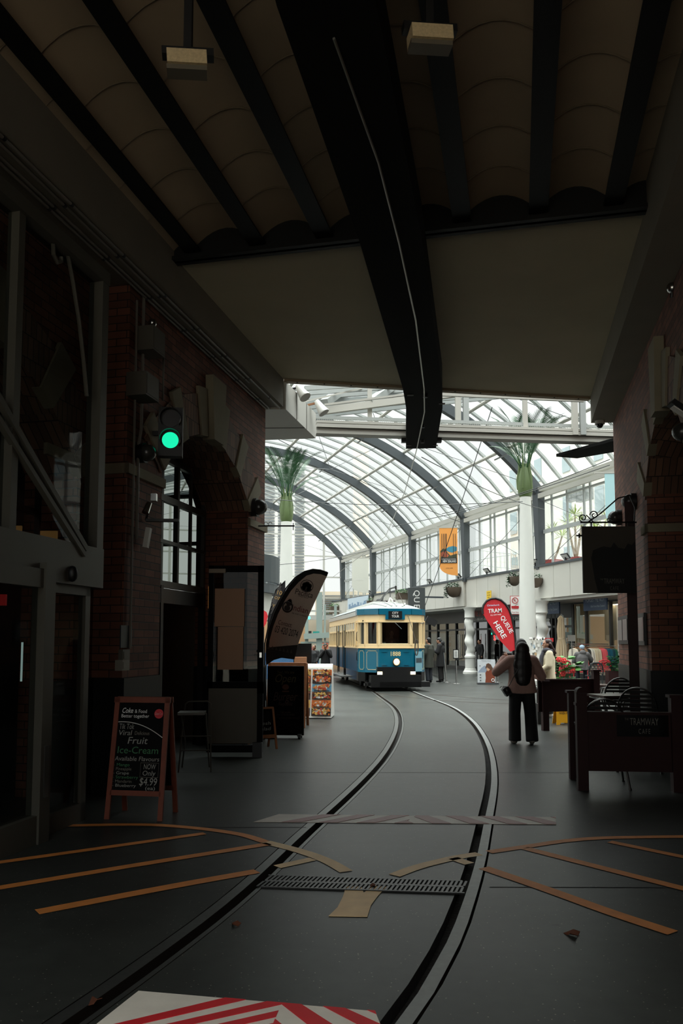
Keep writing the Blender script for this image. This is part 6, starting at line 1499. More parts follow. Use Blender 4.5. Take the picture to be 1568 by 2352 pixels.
# queue poster standee
p = gp(1117, 1572); e = E('poster_stand', p, 'standing poster of a person in a rust sweater before blue hills on a grey base', 'sign'); w = 40 / F * p.y; h = .86
f = Fr((0, 0, .06), (1, -.05, 0)); mb = MB(); f.rect(mb, -w / 2, 0, w / 2, h, 0, .02); mb.build('poster_sheet', M('poster_sky', (206, 210, 214), .5), e, local=True)
for nm, ps, mt in (('hills', [(-.5, .42), (-.3, .62), (-.1, .74), (.1, .62), (.3, .7), (.5, .58), (.5, .42)], M('poster_hills', (146, 158, 176), .5)), ('foreground', [(-.5, 0), (.5, 0), (.5, .44), (-.5, .44)], M('poster_fog', (196, 200, 202), .5)),
                   ('sweater', [(-.08, .0), (.46, .0), (.48, .35), (.40, .50), (.22, .56), (.02, .52), (-.06, .42), (-.04, .2)], M('rust_sweater_print', (126, 58, 34), .6)), ('hair', [(-.06, .60), (.0, .80), (.12, .84), (.26, .78), (.38, .58), (.3, .5), (.16, .6), (.04, .66)], M('print_hair', (92, 62, 44), .6)), ('face', [(0, .62), (.03, .52), (.12, .50), (.2, .56), (.18, .68), (.08, .72), (.02, .68)], M('print_skin', (206, 160, 130), .6))):
    mb = MB(); mb.poly([f.p(x * w, y * h, .003 + .003 * ('hills', 'foreground', 'sweater', 'face', 'hair').index(nm)) for x, y in ps], .002, f.n); mb.build('print_' + nm, mt, e, local=True)
mb = MB(); text_mb(mb, 'MERINO WILDS', f, 0, .92 * h, .04, w * .55, d=.02); mb.build('lettering', M('print_grey', (110, 114, 118), .6), e, local=True)
mb = MB(); 
for k in range(3): f.disc(mb, -.34 * w, (.34 - k * .12) * h, .03, .014, d=.02)
f.disc(mb, -.36 * w, .72 * h, .018, d=.02); mb.build('icons', m_ink, e, local=True); mb = MB(); mb.tube([f.p(.36 * w + .05 * cos(q), .11 * h + .05 * sin(q), .022) for q in [k * pi / 6 for k in range(12)]], .012, 4, True); mb.build('badge', m_print_white, e, local=True)
mb = MB(); mb.poly([V((-w / 2 - .02, -.16, 0)), V((w / 2 + .1, -.16, 0)), V((w / 2 + .1, .12, 0)), V((-w / 2 - .02, .12, 0))], -.07, (0, 0, 1)); mb.build('base', M('base_grey', (66, 68, 70), .4), e, local=True)
# barrier posts
def barrier(px, py, top, lab, sign=False, lean=0):
    p = gp(px, py); z = atY(px, top, p.y).z; e = E('barrier_post', p, lab, 'barrier post', 'chrome queue barrier posts')
    mb = MB(); mb.lathe([(.17, 0), (.17, .012), (.05, .03), (.03, .04)], (0, 0, 0), 20); mb.build('base', m_chrome, e, local=True)
    mb = MB(); mb.cyl((0, 0, .02), (lean, 0, z), .03, .03, 12); mb.build('pole', m_chrome, e, local=True); mb = MB(); mb.cyl((lean, 0, z - .08), (lean, 0, z), .038, .038, 12); mb.build('cap', m_black, e, local=True)
    if sign:
        f = Fr((0, -.02, z), (1, 0, 0)); mb = MB(); f.rect(mb, -.12, -.02, .10, .33, 0, .02); s_ = mb.build('sign_frame', m_black, e, local=True); mb = MB(); f.rect(mb, -.09, .02, .07, .30, .004, .003); mb.build('sign_card', m_print_white, s_, local=True)
        mb = MB()
        for r in range(5): f.rect(mb, -.06, .06 + r * .045, .04, .075 + r * .045, .008, .002)
        mb.build('print_lines', m_ink, s_, local=True)
    return V((p.x + lean, p.y, z - .05))
b1 = barrier(1025, 1568, 1494, 'chrome barrier post beside the man looking at his phone', lean=-.10)
b2 = barrier(1048, 1571, 1512, 'chrome barrier post carrying a small framed notice', True)
b3 = barrier(1143, 1568, 1508, 'chrome barrier post just right of the sweater poster')
b4 = barrier(1100, 1556, 1500, 'barrier post hidden behind the sweater poster')
mb = MB(); t_ = Gt(1078, .35); c = GP(t_, .35 + .3, .78); q = GP(t_ + 3, -.6, .9)
mb.bar(b2, c, .006, .05); mb.bar(c, q, .006, .05); tag(mb.build('barrier_belt', m_black), 'black barrier belt stretched across the front of the twisted column', 'belt')
e = E('railing', gp(1000, 1552), 'black vertical-bar railing between the tram and the shop windows', 'railing'); a_, b_ = gp(978, 1545), gp(1012, 1560); mb = MB()
for k in range(16): p = a_.lerp(b_, k / 15); mb.cyl(p, p + V((0, 0, 1.05)), .014, n=6)
mb.build('bars', m_black, e); mb = MB(); mb.bar(a_ + V((0, 0, 1.05)), b_ + V((0, 0, 1.05)), .05, .04); mb.bar(a_ + V((0, 0, .1)), b_ + V((0, 0, .1)), .04, .04); mb.build('rails', m_black, e)
# wall floodlamp right of the tram
p = atY(990, 1427, 36); mb = MB(); mb.box(p, (.5, .3, .28), R=Matrix.Rotation(.5, 3, 'Y')); mb.bar(p, p + V((-.5, .6, .1)), .06, .06); tag(mb.build('security_lamp', m_black), 'black lamp on an arm at the shopfront just right of the tram', 'lamp')

# ================================================================== GIFT SHOP DISPLAY OUTSIDE
p = gp(1292, 1562); e = E('closed_umbrella', p, 'closed cream market umbrella tied round its pole by the clothes rail', 'umbrella'); z = lambda y: atY(1292, y, p.y).z
mb = MB(); mb.cyl((.05, 0, 0), (-.02, 0, z(1412)), .03, n=10); mb.build('pole', m_alu, e, local=True); mb = MB(); mb.cyl((0, 0, 0), (0, 0, .1), .3, n=16); mb.build('base', m_dark_steel, e, local=True)
mb = MB(); n = 28; zt, zb = z(1414), z(1514); prof = [(.03, zt), (.12, zt - .12), (.11, zt - .2), (.15, zt - .55), (.13, (zt + zb) / 2 - .05), (.19, zb + .5), (.22, zb)]
vs = []
for i, (r, zz) in enumerate(prof):
    for k in range(n): q = 2 * pi * k / n; rr = r * (1 + .16 * cos(k * pi)); vs.append((rr * cos(q) - .03, rr * sin(q), zz))
mb.add(vs, [(i * n + k, i * n + (k + 1) % n, (i + 1) * n + (k + 1) % n, (i + 1) * n + k) for i in range(len(prof) - 1) for k in range(n)]); mb.build('canopy', M('cream_canvas', (208, 190, 160), .9), e, local=True)
mb = MB(); mb.cyl((-.03, 0, (zt + zb) / 2 - .08), (-.03, 0, (zt + zb) / 2 - .02), .145, n=16); mb.build('tie', M('cream_canvas', (208, 190, 160)), e, local=True)
mb = MB(); mb.tube([V((-.02, 0, zt + .05)), V((.06, 0, zt)), V((.2, .02, zb + .2))], .03, 8); mb.build('crank_arm', m_grey_steel, e, local=True)
# clothes rail
YRk = 31.5; xa, xb = atY(1310, 1483, YRk).x, atY(1414, 1483, YRk).x; zr = atY(1360, 1484, YRk).z
e = E('clothes_rail', V(((xa + xb) / 2, YRk, 0)), 'long steel clothes rail full of hanging garments in front of the gift shop', 'clothes rail'); mb = MB(); mb.cyl((xa, YRk, zr), (xb, YRk, zr), .02, n=8); mb.cyl((xa, YRk, zr + .08), (xb - .3, YRk, zr + .08), .02, n=8)
mb.build('rail', m_chrome, e)
for x in (xa + .05, xb - .05):
    mb = MB(); mb.cyl((x, YRk, .02), (x, YRk, zr), .02, n=8); mb.bar(V((x, YRk - .3, .03)), V((x, YRk + .3, .03)), .04, .04); mb.build('leg', m_chrome, e)
gcols = [('cream', (214, 206, 188))] * 2 + [('olive', (86, 82, 60))] * 3 + [('black', (30, 30, 34))] * 3 + [('tan', (150, 120, 90))] * 2 + [('charcoal', (44, 50, 48))] * 3 + [('white', (214, 212, 200))] * 3 + [('beige', (206, 196, 168))] * 6 + [('coral pink', (224, 100, 106))] * 5 + [('teal blue', (22, 92, 116))] * 5 + [('dark teal', (20, 70, 84))] * 2 + [('green', (34, 104, 80))] * 2
gm = {}; cnt = {}; ORD = ['first', 'second', 'third', 'fourth', 'fifth', 'sixth']
for k, (cn, cc) in enumerate(gcols):
    x = xa + .12 + (xb - xa - .22) * k / (len(gcols) - 1); rn = random.Random(k)
    g = E('hanging_garment', V((x, YRk, zr - .02)), ('%s %s garment counted from the left on the clothes rail' % (ORD[cnt.get(cn, 0)], cn)), 'garment', '%s garments on the clothes rail' % cn, rz=radians(90 + rn.uniform(16, 30)))
    cnt[cn] = cnt.get(cn, 0) + 1
    if cn not in gm:
        mb = MB(); sg_ = [(0, -.05), (.2, -.12), (.24, -.2), (.30, -.62), (.24, -.66), (.22, -.4), (.22, -.85), (-.22, -.85), (-.22, -.4), (-.24, -.66), (-.30, -.62), (-.24, -.2), (-.2, -.12)]
        mb.poly([V((x_, 0, z_)) for x_, z_ in sg_], .045, (0, -1, 0)); mh = MB(); mh.tube([V((0, 0, .03)), V((0, 0, -.04)), V((-.19, 0, -.12)), V((.19, 0, -.12)), V((0, 0, -.04))], .007, 5)
        gm[cn] = (mb.mesh('cloth', M('cloth_' + cn.replace(' ', '_'), cc, .9)), mh.mesh('hanger', m_pine))
    for nm, me in (('cloth', gm[cn][0]), ('hanger', gm[cn][1])):
        o = bpy.data.objects.new(nm, me); COL.objects.link(o); par(o, g, True)
# card spinner
p = gp(1235, 1580); e = E('card_rack', p, 'white postcard spinner with trinkets beside the woman in the cream sweater', 'display rack'); zt = atY(1235, 1467, p.y).z; mb = MB(); mb.cyl((0, 0, 0), (0, 0, zt), .03, n=8); mb.cyl((0, 0, 0), (0, 0, .04), .28, n=16); mb.build('stand', m_chrome, e, local=True)
mb = MB(); mb.lathe([(.18, .7), (.18, zt - .05)], (0, 0, 0), 6); mb.build('drum', M('rack_white', (206, 204, 196), .5), e, local=True); rn = random.Random(5)
mb = MB(); cc = [M('card_white', (226, 224, 216)), M('card_dark', (60, 56, 54)), M('card_tan', (180, 150, 110)), M('card_blue', (120, 150, 170))]
for k in range(90):
    q = rn.uniform(0, 6.28); z_ = .75 + (zt - .8) * rn.random(); mb.m = rn.choice((0, 0, 0, 1, 2, 3)); mb.box((.2 * cos(q), .2 * sin(q), z_), (.015, .07, .09), q)
for k in range(14): q = k * 2 * pi / 14; mb.m = 1 if k % 3 == 0 else 0; mb.ell((.24 * cos(q), .24 * sin(q), zt), (.03, .03, .05), 8)
mb.build('cards', cc, e, local=True)
p = gp(1262, 1570); mb = MB(); zz = atY(1258, 1466, p.y).z; mb.box(p + V((0, 0, zz - .06)), (.34, .03, .14)); mb.cyl(p, p + V((0, 0, zz)), .015, n=6); tag(mb.build('red_sign', M('shop_red', (200, 36, 40), .5)), 'small red sign card on a stick behind the cream sweater woman', 'sign')
p = V((atY(1312, 1460, 33.5).x, 33.5, 0)); mb = MB(); mb.box(p + V((0, 0, 1.72)), (.32, .02, .26)); mb.cyl(p, p + V((0, 0, 1.6)), .012, n=6); tag(mb.build('price_sign', m_print_white), 'small white notice on a stand in front of the gift shop window', 'sign')
# planter with red flowers
def shrub(p, w, d_, h, lab, seed, red=0, n=90, leafs=.16, box=.5, mat=None):
    rn = random.Random(seed); e = E('planter_box', p, lab, 'planter'); mb = MB(); mb.box((0, 0, box / 2), (w, d_, box)); mb.build('trough', m_dark_wood, e, local=True)
    mb = MB()
    for i in range(n):
        c = V((rn.uniform(-.5, .5) * w, rn.uniform(-.5, .5) * d_, box + (h - box) * rn.random() ** .8)); a_ = rn.uniform(0, 6.28); s_ = leafs * rn.uniform(.6, 1.2); dx = V((cos(a_), sin(a_), rn.uniform(-.4, .5))) * s_; dy = V((-sin(a_), cos(a_), rn.uniform(-.5, .5))) * s_ * .5
        if (i % 4) == 0: mb.tube([V((c.x * .5, c.y * .5, box)), c], .006, 4)
        mb.add([c, c + dx * .35 + dy, c + dx * .75 + dy * .7, c + dx * 1.1, c + dx * .75 - dy * .7, c + dx * .35 - dy], [(0, 1, 2, 3, 4, 5)])
    mb.build('leaves', mat or m_leaf, e, local=True)
    for i in range(red):
        mb = MB(); c = V((rn.uniform(-.45, .3) * w, -d_ * .45, box + (h - box) * rn.uniform(.3, .95)))
        for k in range(6): q = k * pi / 3; r_ = .05; mb.ell(c + V((cos(q) * r_, 0, sin(q) * r_)), (.036, .02, .036), 8)
        mb.ell(c + V((0, -.03, 0)), (.03, .02, .03), 8); mb.build('flower', M('red_flower', (204, 58, 56), .6), e, local=True)
p = gp(1298, 1612); p.z = 0; shrub(p, .62, .4, 1.16, 'planter with large green leaves and red flowers behind the dark wooden screen', 2, red=4, n=64, leafs=.22, box=.45)
p = gp(1408, 1572); shrub(p, .45, .4, 1.05, 'bushy green planter right of the lattice chairs', 3, n=80, leafs=.14, mat=m_leaf2)
# lattice chairs
def lattice_chair(p, rz, col, lab):
    e = E('lattice_chair', p, lab, 'chair', None, rz=rz); m = M('chair_' + col[0], col[1], .45)
    mb = MB()
    W_, Hb = .23, .42
    mb.tube([V((-W_, .2, .45)), V((-W_ * 1.05, .24, .62)), V((-W_ * .85, .27, .80)), V((-W_ * .4, .29, .88)), V((W_ * .4, .29, .88)), V((W_ * .85, .27, .80)), V((W_ * 1.05, .24, .62)), V((W_, .2, .45))], .022, 6)
    rn = random.Random(3)
    for r in range(5):
        for c in range(4):
            x = (c - 1.5) * .105 + (.05 if r % 2 else 0); z_ = .50 + r * .08
            if abs(x) < W_ - .02: mb.tube([V((x + .045 * cos(q), .215 + (z_ - .45) * .18, z_ + .042 * sin(q))) for q in [k * pi / 4 for k in range(8)]], .010, 4, True)
    mb.build('backrest', m, e, local=True); mb = MB(); mb.box((0, 0, .445), (.46, .42, .03)); mb.build('seat', m, e, local=True)
    for x in (-1, 1):
        for y in (-1, 1): mb = MB(); mb.cyl((x * .2, y * .18, .44), (x * .23, y * .22, 0), .018, .014, 8); mb.build('leg', m, e, local=True)
red = ('coral_red', (222, 60, 70)); blk = ('black_lattice', (40, 42, 44))
lattice_chair(gp(1334, 1571), pi, red, 'coral red lattice chair the hooded person sits on')
lattice_chair(gp(1386, 1569), pi * .96, red, 'coral red lattice chair right of the dark lattice chair')
lattice_chair(gp(1364, 1583), pi, blk, 'dark grey lattice chair between the two coral red ones')
lattice_chair(gp(1290, 1574), pi * 1.1, red, 'coral red lattice chair behind the flower planter')
p = gp(1352, 1566); e = E('outdoor_table', p, 'small dark table in front of the hooded person', 'table'); mb = MB(); mb.box((0, 0, .73), (1.1, .7, .03)); mb.build('tabletop', m_black, e, local=True); mb = MB(); mb.cyl((0, 0, 0), (0, 0, .72), .035, n=10); mb.cyl((0, 0, 0), (0, 0, .03), .26, n=16); mb.build('pedestal', m_black, e, local=True)
# wet floor sign
p = gp(1296, 1665); e = E('wet_floor_sign', p, 'yellow folding WHEN WET caution sign under the dark wooden screen', 'sign'); m_y = M('caution_yellow', (236, 170, 20), .5)
for sg in (1, -1):
    mb = MB(); f = Fr((0, 0 if sg > 0 else .3, 0), (1, 0, 0), (0, .13 * sg, .6)); mb.poly([f.p(x, y) for x, y in ((-.15, 0), (-.09, 0), (-.06, .04), (.06, .04), (.09, 0), (.15, 0), (.10, .6), (-.10, .6))], .02, f.n); mb.build('leaf', m_y, e, local=True)
    if sg > 0: mb = MB(); text_mb(mb, 'WHEN WET', f, .02, .20, .045, .22, d=.004, off=.01); text_mb(mb, 'SLIPPERY', f, 0, .30, .045, .2, d=.004); mb.build('lettering', m_ink, e, local=True)

# ================================================================== CAFE SCREENS, CHAIRS, TABLES
def screen(pa, pb, z0, z1, zp, lab, posts, sign=None, extra=None):
    e = E('cafe_screen', pa, lab, 'screen'); d = (pb - pa).normalized(); mb = MB(); up = V((0, 0, 1))
    mb.bar(pa + up * (z0 + z1) / 2, pb + up * (z0 + z1) / 2, .035, z1 - z0); mb.build('panel', m_dark_wood, e); mb = MB(); mb.bar(pa + up * (z1 + .01), pb + up * (z1 + .01), .07, .03); mb.build('top_rail', m_dark_wood, e)
    for k, (q, h_) in enumerate(posts):
        mb = MB(); w_ = .11; mb.bar(q, q + up * h_, w_, w_, up=d)
        if k == 0 and extra: mb.cyl(q + up * h_ - d * .0 + V((0, -.05, 0)), q + up * h_ + V((0, .05, 0)), .055, n=20); mb.bar(q + up * (h_ - .14), q + up * (h_ - .11), .13, .13, up=d)
        else: mb.bar(q + up * h_, q + up * (h_ + .03), .15, .15, up=d)
        mb.build('post', m_dark_wood, e)
    return e, d
N0, N1 = gp(1338, 1814), gp(1556, 1818)
e, d = screen(N0, N1, .20, .80, 1.1, 'near dark wooden cafe screen carrying the black TRAMWAY CAFE plate', [(N0, 1.03), (N1, .98)], extra=True)
nrm = V((d.y, -d.x, 0)); c = (N0 + N1) / 2
f = Fr(N0.lerp(N1, .64) + nrm * .03, d)
mb = MB(); f.rect(mb, -.26, .57, .27, .80, 0, .015); sg = mb.build('name_plate', m_black_gloss, e)
m_lg = M('plate_letter_grey', (112, 108, 100), .6)
def tram_sign(f, cx, cy, s, parent, mat=None):
    mat = mat or m_lg; mb = MB(); text_mb(mb, 'TRAMWAY', f, cx, cy, .105 * s, .42 * s, d=.004); text_mb(mb, 'CAFE', f, cx, cy - .13 * s, .075 * s, .17 * s, d=.004, sp=1.4); text_mb(mb, 'THE', f, cx - .255 * s, cy + .07 * s, .035 * s, .06 * s, d=.004); mb.build('lettering', mat, parent)
tram_sign(f, .02, .69, .70, sg)
M0 = gp(1318, 1789)
e2 = E('cafe_post', M0, 'dark wooden post with a flat cap standing behind the round-topped screen post', 'post'); mb = MB(); mb.bar(M0, M0 + V((0, 0, .98)), .10, .10, up=d); mb.build('shaft', m_dark_wood, e2); mb = MB(); mb.bar(M0 + V((0, 0, .98)), M0 + V((0, 0, 1.01)), .14, .14, up=d); mb.build('cap', m_dark_wood, e2)
S0, S1 = gp(1252, 1678), gp(1370, 1676)
screen(V((S0.x - .12, S0.y, 0)), S1, .33, .88, 1.0, 'farther dark wooden cafe screen in front of the woman in the cream sweater', [(S0, .85), (S1, 1.04)])
def cafe_chair(p, rz, lab, sc=1.0):
    e = E('cafe_chair', p, lab, 'chair', 'oval-back cafe chairs', rz=rz); m = m_alu; S = sc
    mb = MB(); mb.tube([V((.215 * S * cos(q), -.2 - .06 * (sin(q) + 1), .73 * S + .25 * S * sin(q))) for q in [k * pi / 14 for k in range(28)]], .012, 6, True); mb.build('back_frame', m, e, local=True)
    mb = MB()
    for k in range(9):
        z_ = -.2 + k * .05; x = .21 * S * sqrt(max(0, 1 - (z_ / .25) ** 2)); mb.box((0, -.262 - .06 * z_ / .25, .73 * S + z_ * S), (2 * x, .012, .032))
    mb.build('back_slats', M('chair_slat_dark', (20, 15, 14), .8), e, local=True)
    mb = MB()
    for k in range(8): mb.box((0, -.17 + k * .05, .45), (.40, .035, .015))
    mb.build('seat', M('chair_slat_dark', (30, 22, 20)), e, local=True); mb = MB(); mb.tube([V((-.2, -.2, .44)), V((.2, -.2, .44)), V((.2, .2, .44)), V((-.2, .2, .44))], .012, 6, True); mb.build('seat_frame', m, e, local=True)
    for x in (-1, 1):
        for y in (-1, 1): mb = MB(); mb.cyl((x * .19, y * .18, .45), (x * .25, y * .27, 0), .013, n=8); mb.cyl((x * .25, y * .27, 0), (x * .248, y * .265, .02), .017, n=8); mb.build('leg', m, e, local=True)
        mb = MB(); mb.tube([V((x * .2, .18, .45)), V((x * .27, .16, .66)), V((x * .26, -.1, .68)), V((x * .2, -.25, .66))], .011, 6); mb.build('arm', m, e, local=True)
cafe_chair(gp(1384, 1803), radians(-12), 'oval-back aluminium cafe chair nearest the TRAMWAY CAFE screen', .98)
cafe_chair(V((3.66, 9.95, 0)), radians(-20), 'tall oval-back cafe chair right of the square table', 1.04)
cafe_chair(V((4.36, 12.75, 0)), radians(-8), 'oval-back cafe chair behind the square table', 1.03)
cafe_chair(V((5.3, 14.7, 0)), radians(20), 'cafe chair farthest right near the brick pier', .98)
def cafe_table(p, r, z, sq, lab):
    e = E('cafe_table', p, lab, 'table'); mb = MB()
    if sq: mb.box((0, 0, z), (2 * r, 2 * r, .03), radians(8))
    else: mb.cyl((0, 0, z - .015), (0, 0, z + .015), r, n=32)
    mb.build('tabletop', M('table_dark_top', (66, 48, 42), .3), e, local=True); mb = MB(); mb.tube([V((r * cos(q) * (1.4 if sq else 1) * .95, r * .95 * sin(q) * (1.4 if sq else 1), z - .03)) for q in [pi / 4 + k * pi / (2 if sq else 12) for k in range(4 if sq else 24)]], .012, 6, True); mb.build('rim', m_alu, e, local=True)
    for k in range(4): q = k * pi / 2 + .6; mb = MB(); mb.tube([V((.2 * cos(q), .2 * sin(q), z - .03)), V((.06 * cos(q), .06 * sin(q), z * .5)), V((.3 * cos(q), .3 * sin(q), .01))], .013, 6); mb.build('leg', m_alu, e, local=True)
cafe_table(V((4.86, 15.4, 0)), .27, .74, False, 'round dark-topped cafe table behind the round-topped post')
cafe_table(V((3.78, 11.2, 0)), .26, .82, True, 'square dark-topped cafe table between the cafe chairs')

# ================================================================== HANGING CAFE SIGN AND RIGHT WALL FITTINGS
YS_ = 10.7; a_, b_ = atY(1336, 1209, YS_), atY(1461, 1362, YS_); w, h = b_.x - a_.x, a_.z - b_.z; f = Fr(V(((a_.x + b_.x) / 2, YS_, (a_.z + b_.z) / 2)), (1, 0, 0))
e = E('hanging_sign', f.o + V((0, 0, h / 2)), 'large dark hanging TRAMWAY CAFE sign board on a scrolled iron bracket', 'sign')
mb = MB(); f.rect(mb, -w / 2, -h / 2, w / 2, h / 2, 0, .03); mb.build('board', M('sign_dark_brown', (66, 60, 52), .6, noise=(2, .3)), e)
mb = MB(); mb.poly([f.p(x * w, y * h, .003) for x, y in ((-.22, -.5), (.5, -.5), (.5, .28), (.44, .22), (.36, .24), (.30, .16), (.18, .18), (.1, .26), (.04, .18), (-.1, .2), (-.3, .14), (-.34, .02), (-.28, -.3))], .002, f.n); mb.build('dark_scene', M('sign_near_black', (14, 13, 12), .6), e)
tram_sign(f, .06, -h * .36, .66, e)
mb = MB(); z_ = h / 2 + .055; mb.tube([f.p(-w / 2 - .02, z_), f.p(w / 2 + .03, z_)], .012, 6)
def curl(cx, cz, r, a0, turns, s=1): return [f.p(cx + r * (1 - .75 * t) * cos(a0 + s * t * turns * 2 * pi), cz + r * (1 - .75 * t) * sin(a0 + s * t * turns * 2 * pi)) for t in [k / 18 for k in range(19)]]
mb.tube(curl(-w / 2 + .02, z_ + .06, .06, -pi / 2, 1.3, -1), .008, 5); mb.tube(curl(-w / 2 + .17, z_ + .10, .06, pi, 1.3, -1), .008, 5); mb.tube(curl(w * .02, z_ + .03, .035, 0, 1.2), .007, 5)
mb.tube([f.p(-w / 2 + .08, z_), f.p(-.1, z_ + .12), f.p(w * .2, z_ + .33), f.p(w * .42, z_ + .37), f.p(w * .52, z_ + .2), f.p(w * .5, z_ + .02)], .010, 6)
mb.tube([f.p(-w / 2 + .06 + .1 * t, z_ + .1 - .1 * t) for t in (0, .5, 1)], .008, 5); mb.build('iron_bracket', m_black, e)
mb = MB()
for x in (-.32, .38): mb.tube([f.p(x * w, z_), f.p(x * w, h / 2)], .008, 5)
mb.bar(f.p(-w / 2 - .08, h * .36), f.p(-w / 2, h * .36), .02, .02); mb.bar(f.p(-w / 2 - .04, h * .36 - .03), f.p(-w / 2 - .04, h * .36 + .03), .02, .015); mb.build('hooks', m_black, e)
mb = MB(); q = V((atY(1452, 1400, 10.95).x, 10.95, 0)); mb.box(q + V((0, 0, 1.75)), (.13, .13, 3.5), -radians(20)); tag(mb.build('timber_post', m_dark_wood), 'dark red-brown timber post behind the right edge of the hanging cafe sign', 'post')
def wall_a(px, b): k = (px - 784) / F; return (k * VV.y * b - VV.x * b) / (U.x - k * U.y)
def wallpt(px, py, b): P = PA(wall_a(px, b), b); return atY(px, py, P.y)
def globe(p, lab, r=.11, dirv=(-1, 0, 0)):
    e = E('wall_lamp', p, lab, 'lamp', 'round bulkhead lamps'); mb = MB(); mb.ell(p, (r, r, r * .95), 16); mb.build('globe', M('smoked_globe', (56, 56, 54), .25), e); mb = MB(); mb.cyl(p - V(dirv) * r * 1.3, p - V(dirv) * r * .2, r * 1.08, r * 1.12, 16); mb.build('hood', m_black, e)
globe(wallpt(1444, 1152, RB - .14), 'upper dark bulkhead lamp on the right brick pier above the sign bracket', .11, -VV)
globe(wallpt(1412, 1189, RB - .14), 'lower bulkhead lamp near the right brick corner, half in daylight', .12, -VV)
globe(wallpt(1566, 992, RB - .1), 'bulkhead lamp at the right picture edge under the arch', .10, -VV)
for k, (x0, x1, y0, y1) in enumerate([(1419, 1441, 1415, 1479), (1453, 1479, 1410, 1482)]):
    b = RB - .03; p0, p1 = wallpt(x0, (y0 + y1) / 2, b), wallpt(x1, (y0 + y1) / 2, b); m_ = wallpt((x0 + x1) / 2, y0, b); z1 = m_.z; z0 = wallpt((x0 + x1) / 2, y1, b).z
    f = Fr(V((p0.x, p0.y, 0)), U * -1); L = (p1 - p0).length; e = E('menu_case', p1, ['double framed menu case on the brick wall nearer the corner', 'double framed menu case on the brick wall nearer the cafe sign'][k], 'notice case')
    L = -abs(wall_a(x0, b) - wall_a(x1, b)) * -1
    mb = MB(); f.rect(mb, 0, z0, L, z1, 0, .03); mb.build('case', m_black, e)
    for j in range(2): mb = MB(); f.rect(mb, .05 + j * L / 2, z0 + .06, L / 2 - .03 + j * L / 2, z1 - .06, .008, .006); mb.build('sheet', M('case_sheet', (112, 118, 116), .3), e)
# emergency box, lamp and floodlight on the right wall
p = wallpt(1548, 705, RB - .02); e = E('emergency_light', p, 'pale emergency light box with a round lamp high on the right wall', 'emergency light'); mb = MB(); mb.add([], []); c = p; mb.box(c + U * .1, (.16, .34, .22), -TH); mb.build('box', m_offwhite, e)
q = wallpt(1543, 661, RB - .12); mb = MB(); mb.ell(q, (.06, .06, .06), 14); mb.build('lamp_head', m_chrome, e); mb = MB(); mb.tube([q + V((0, 0, .0)), q + V((0, .02, -.1))], .02, 8); mb.build('neck', m_black, e)
p = wallpt(1560, 938, RB - .25); e = E('floodlight', p, 'small black floodlight pointing down at the right picture edge', 'floodlight'); mb = MB(); R_ = Matrix.Rotation(radians(35), 3, 'Y'); mb.box(p, (.20, .12, .05), R=R_); mb.build('lamp_head', m_black, e); mb = MB(); mb.box(p + V((-.01, 0, -.03)), (.15, .09, .01), R=R_); mb.build('lens', m_print_white, e); mb = MB(); mb.bar(p, p + VV * .25, .02, .02); mb.build('arm', m_black, e)
p = atZ(1377, 972, ZS - .04); e = E('dome_camera', p, 'small dome security camera under the right soffit at the passage mouth', 'camera'); mb = MB(); mb.cyl(p + V((0, 0, -.02)), p + V((0, 0, .04)), .085, n=20); mb.build('housing', m_offwhite, e); mb = MB(); mb.ell(p + V((0, 0, -.03)), (.06, .06, .06), 16); mb.build('dome', m_black_gloss, e)

# ================================================================== CEILING LAMPS
for k, (px, py, wpx, lab) in enumerate([(430, 135, 128, 'rusty box lamp hanging on a long rod from the ceiling left of the black beam'), (987, 78, 138, 'rusty box lamp hanging under the ceiling right of the black beam')]):
    Yl = 4.75; p = atY(px, py, Yl); w = wpx / F * Yl * .97; e = E('ceiling_lamp', p + V((0, 0, .1)), lab, 'lamp', rz=0)
    ax = V((cos(radians(4)), sin(radians(9)), .06)).normalized(); mb = MB(); mb.bar(p - ax * w / 2 + V((0, .02, .045)), p + ax * w / 2 + V((0, .02, .045)), .07, .05); mb.build('housing', m_black, e)
    mb = MB(); mb.bar(p - ax * w * .38 + V((0, -.0, -.03)), p + ax * w * .38 + V((0, 0, -.03)), .14, .09); mb.build('diffuser', M('stained_diffuser', (196, 176, 138), .5, noise=(60, .35)), e)
    mb = MB(); mb.bar(p - ax * w * .385 + V((0, -.0, -.09)), p + ax * w * .385 + V((0, 0, -.09)), .10, .03); mb.build('lower_trim', M('lamp_grey_trim', (96, 90, 78), .5), e)
    mb = MB(); mb.bar(p + V((0, .02, .07)), V((p.x, p.y + .02, 5.95)), .05, .05); mb.build('drop_rod', m_black, e)

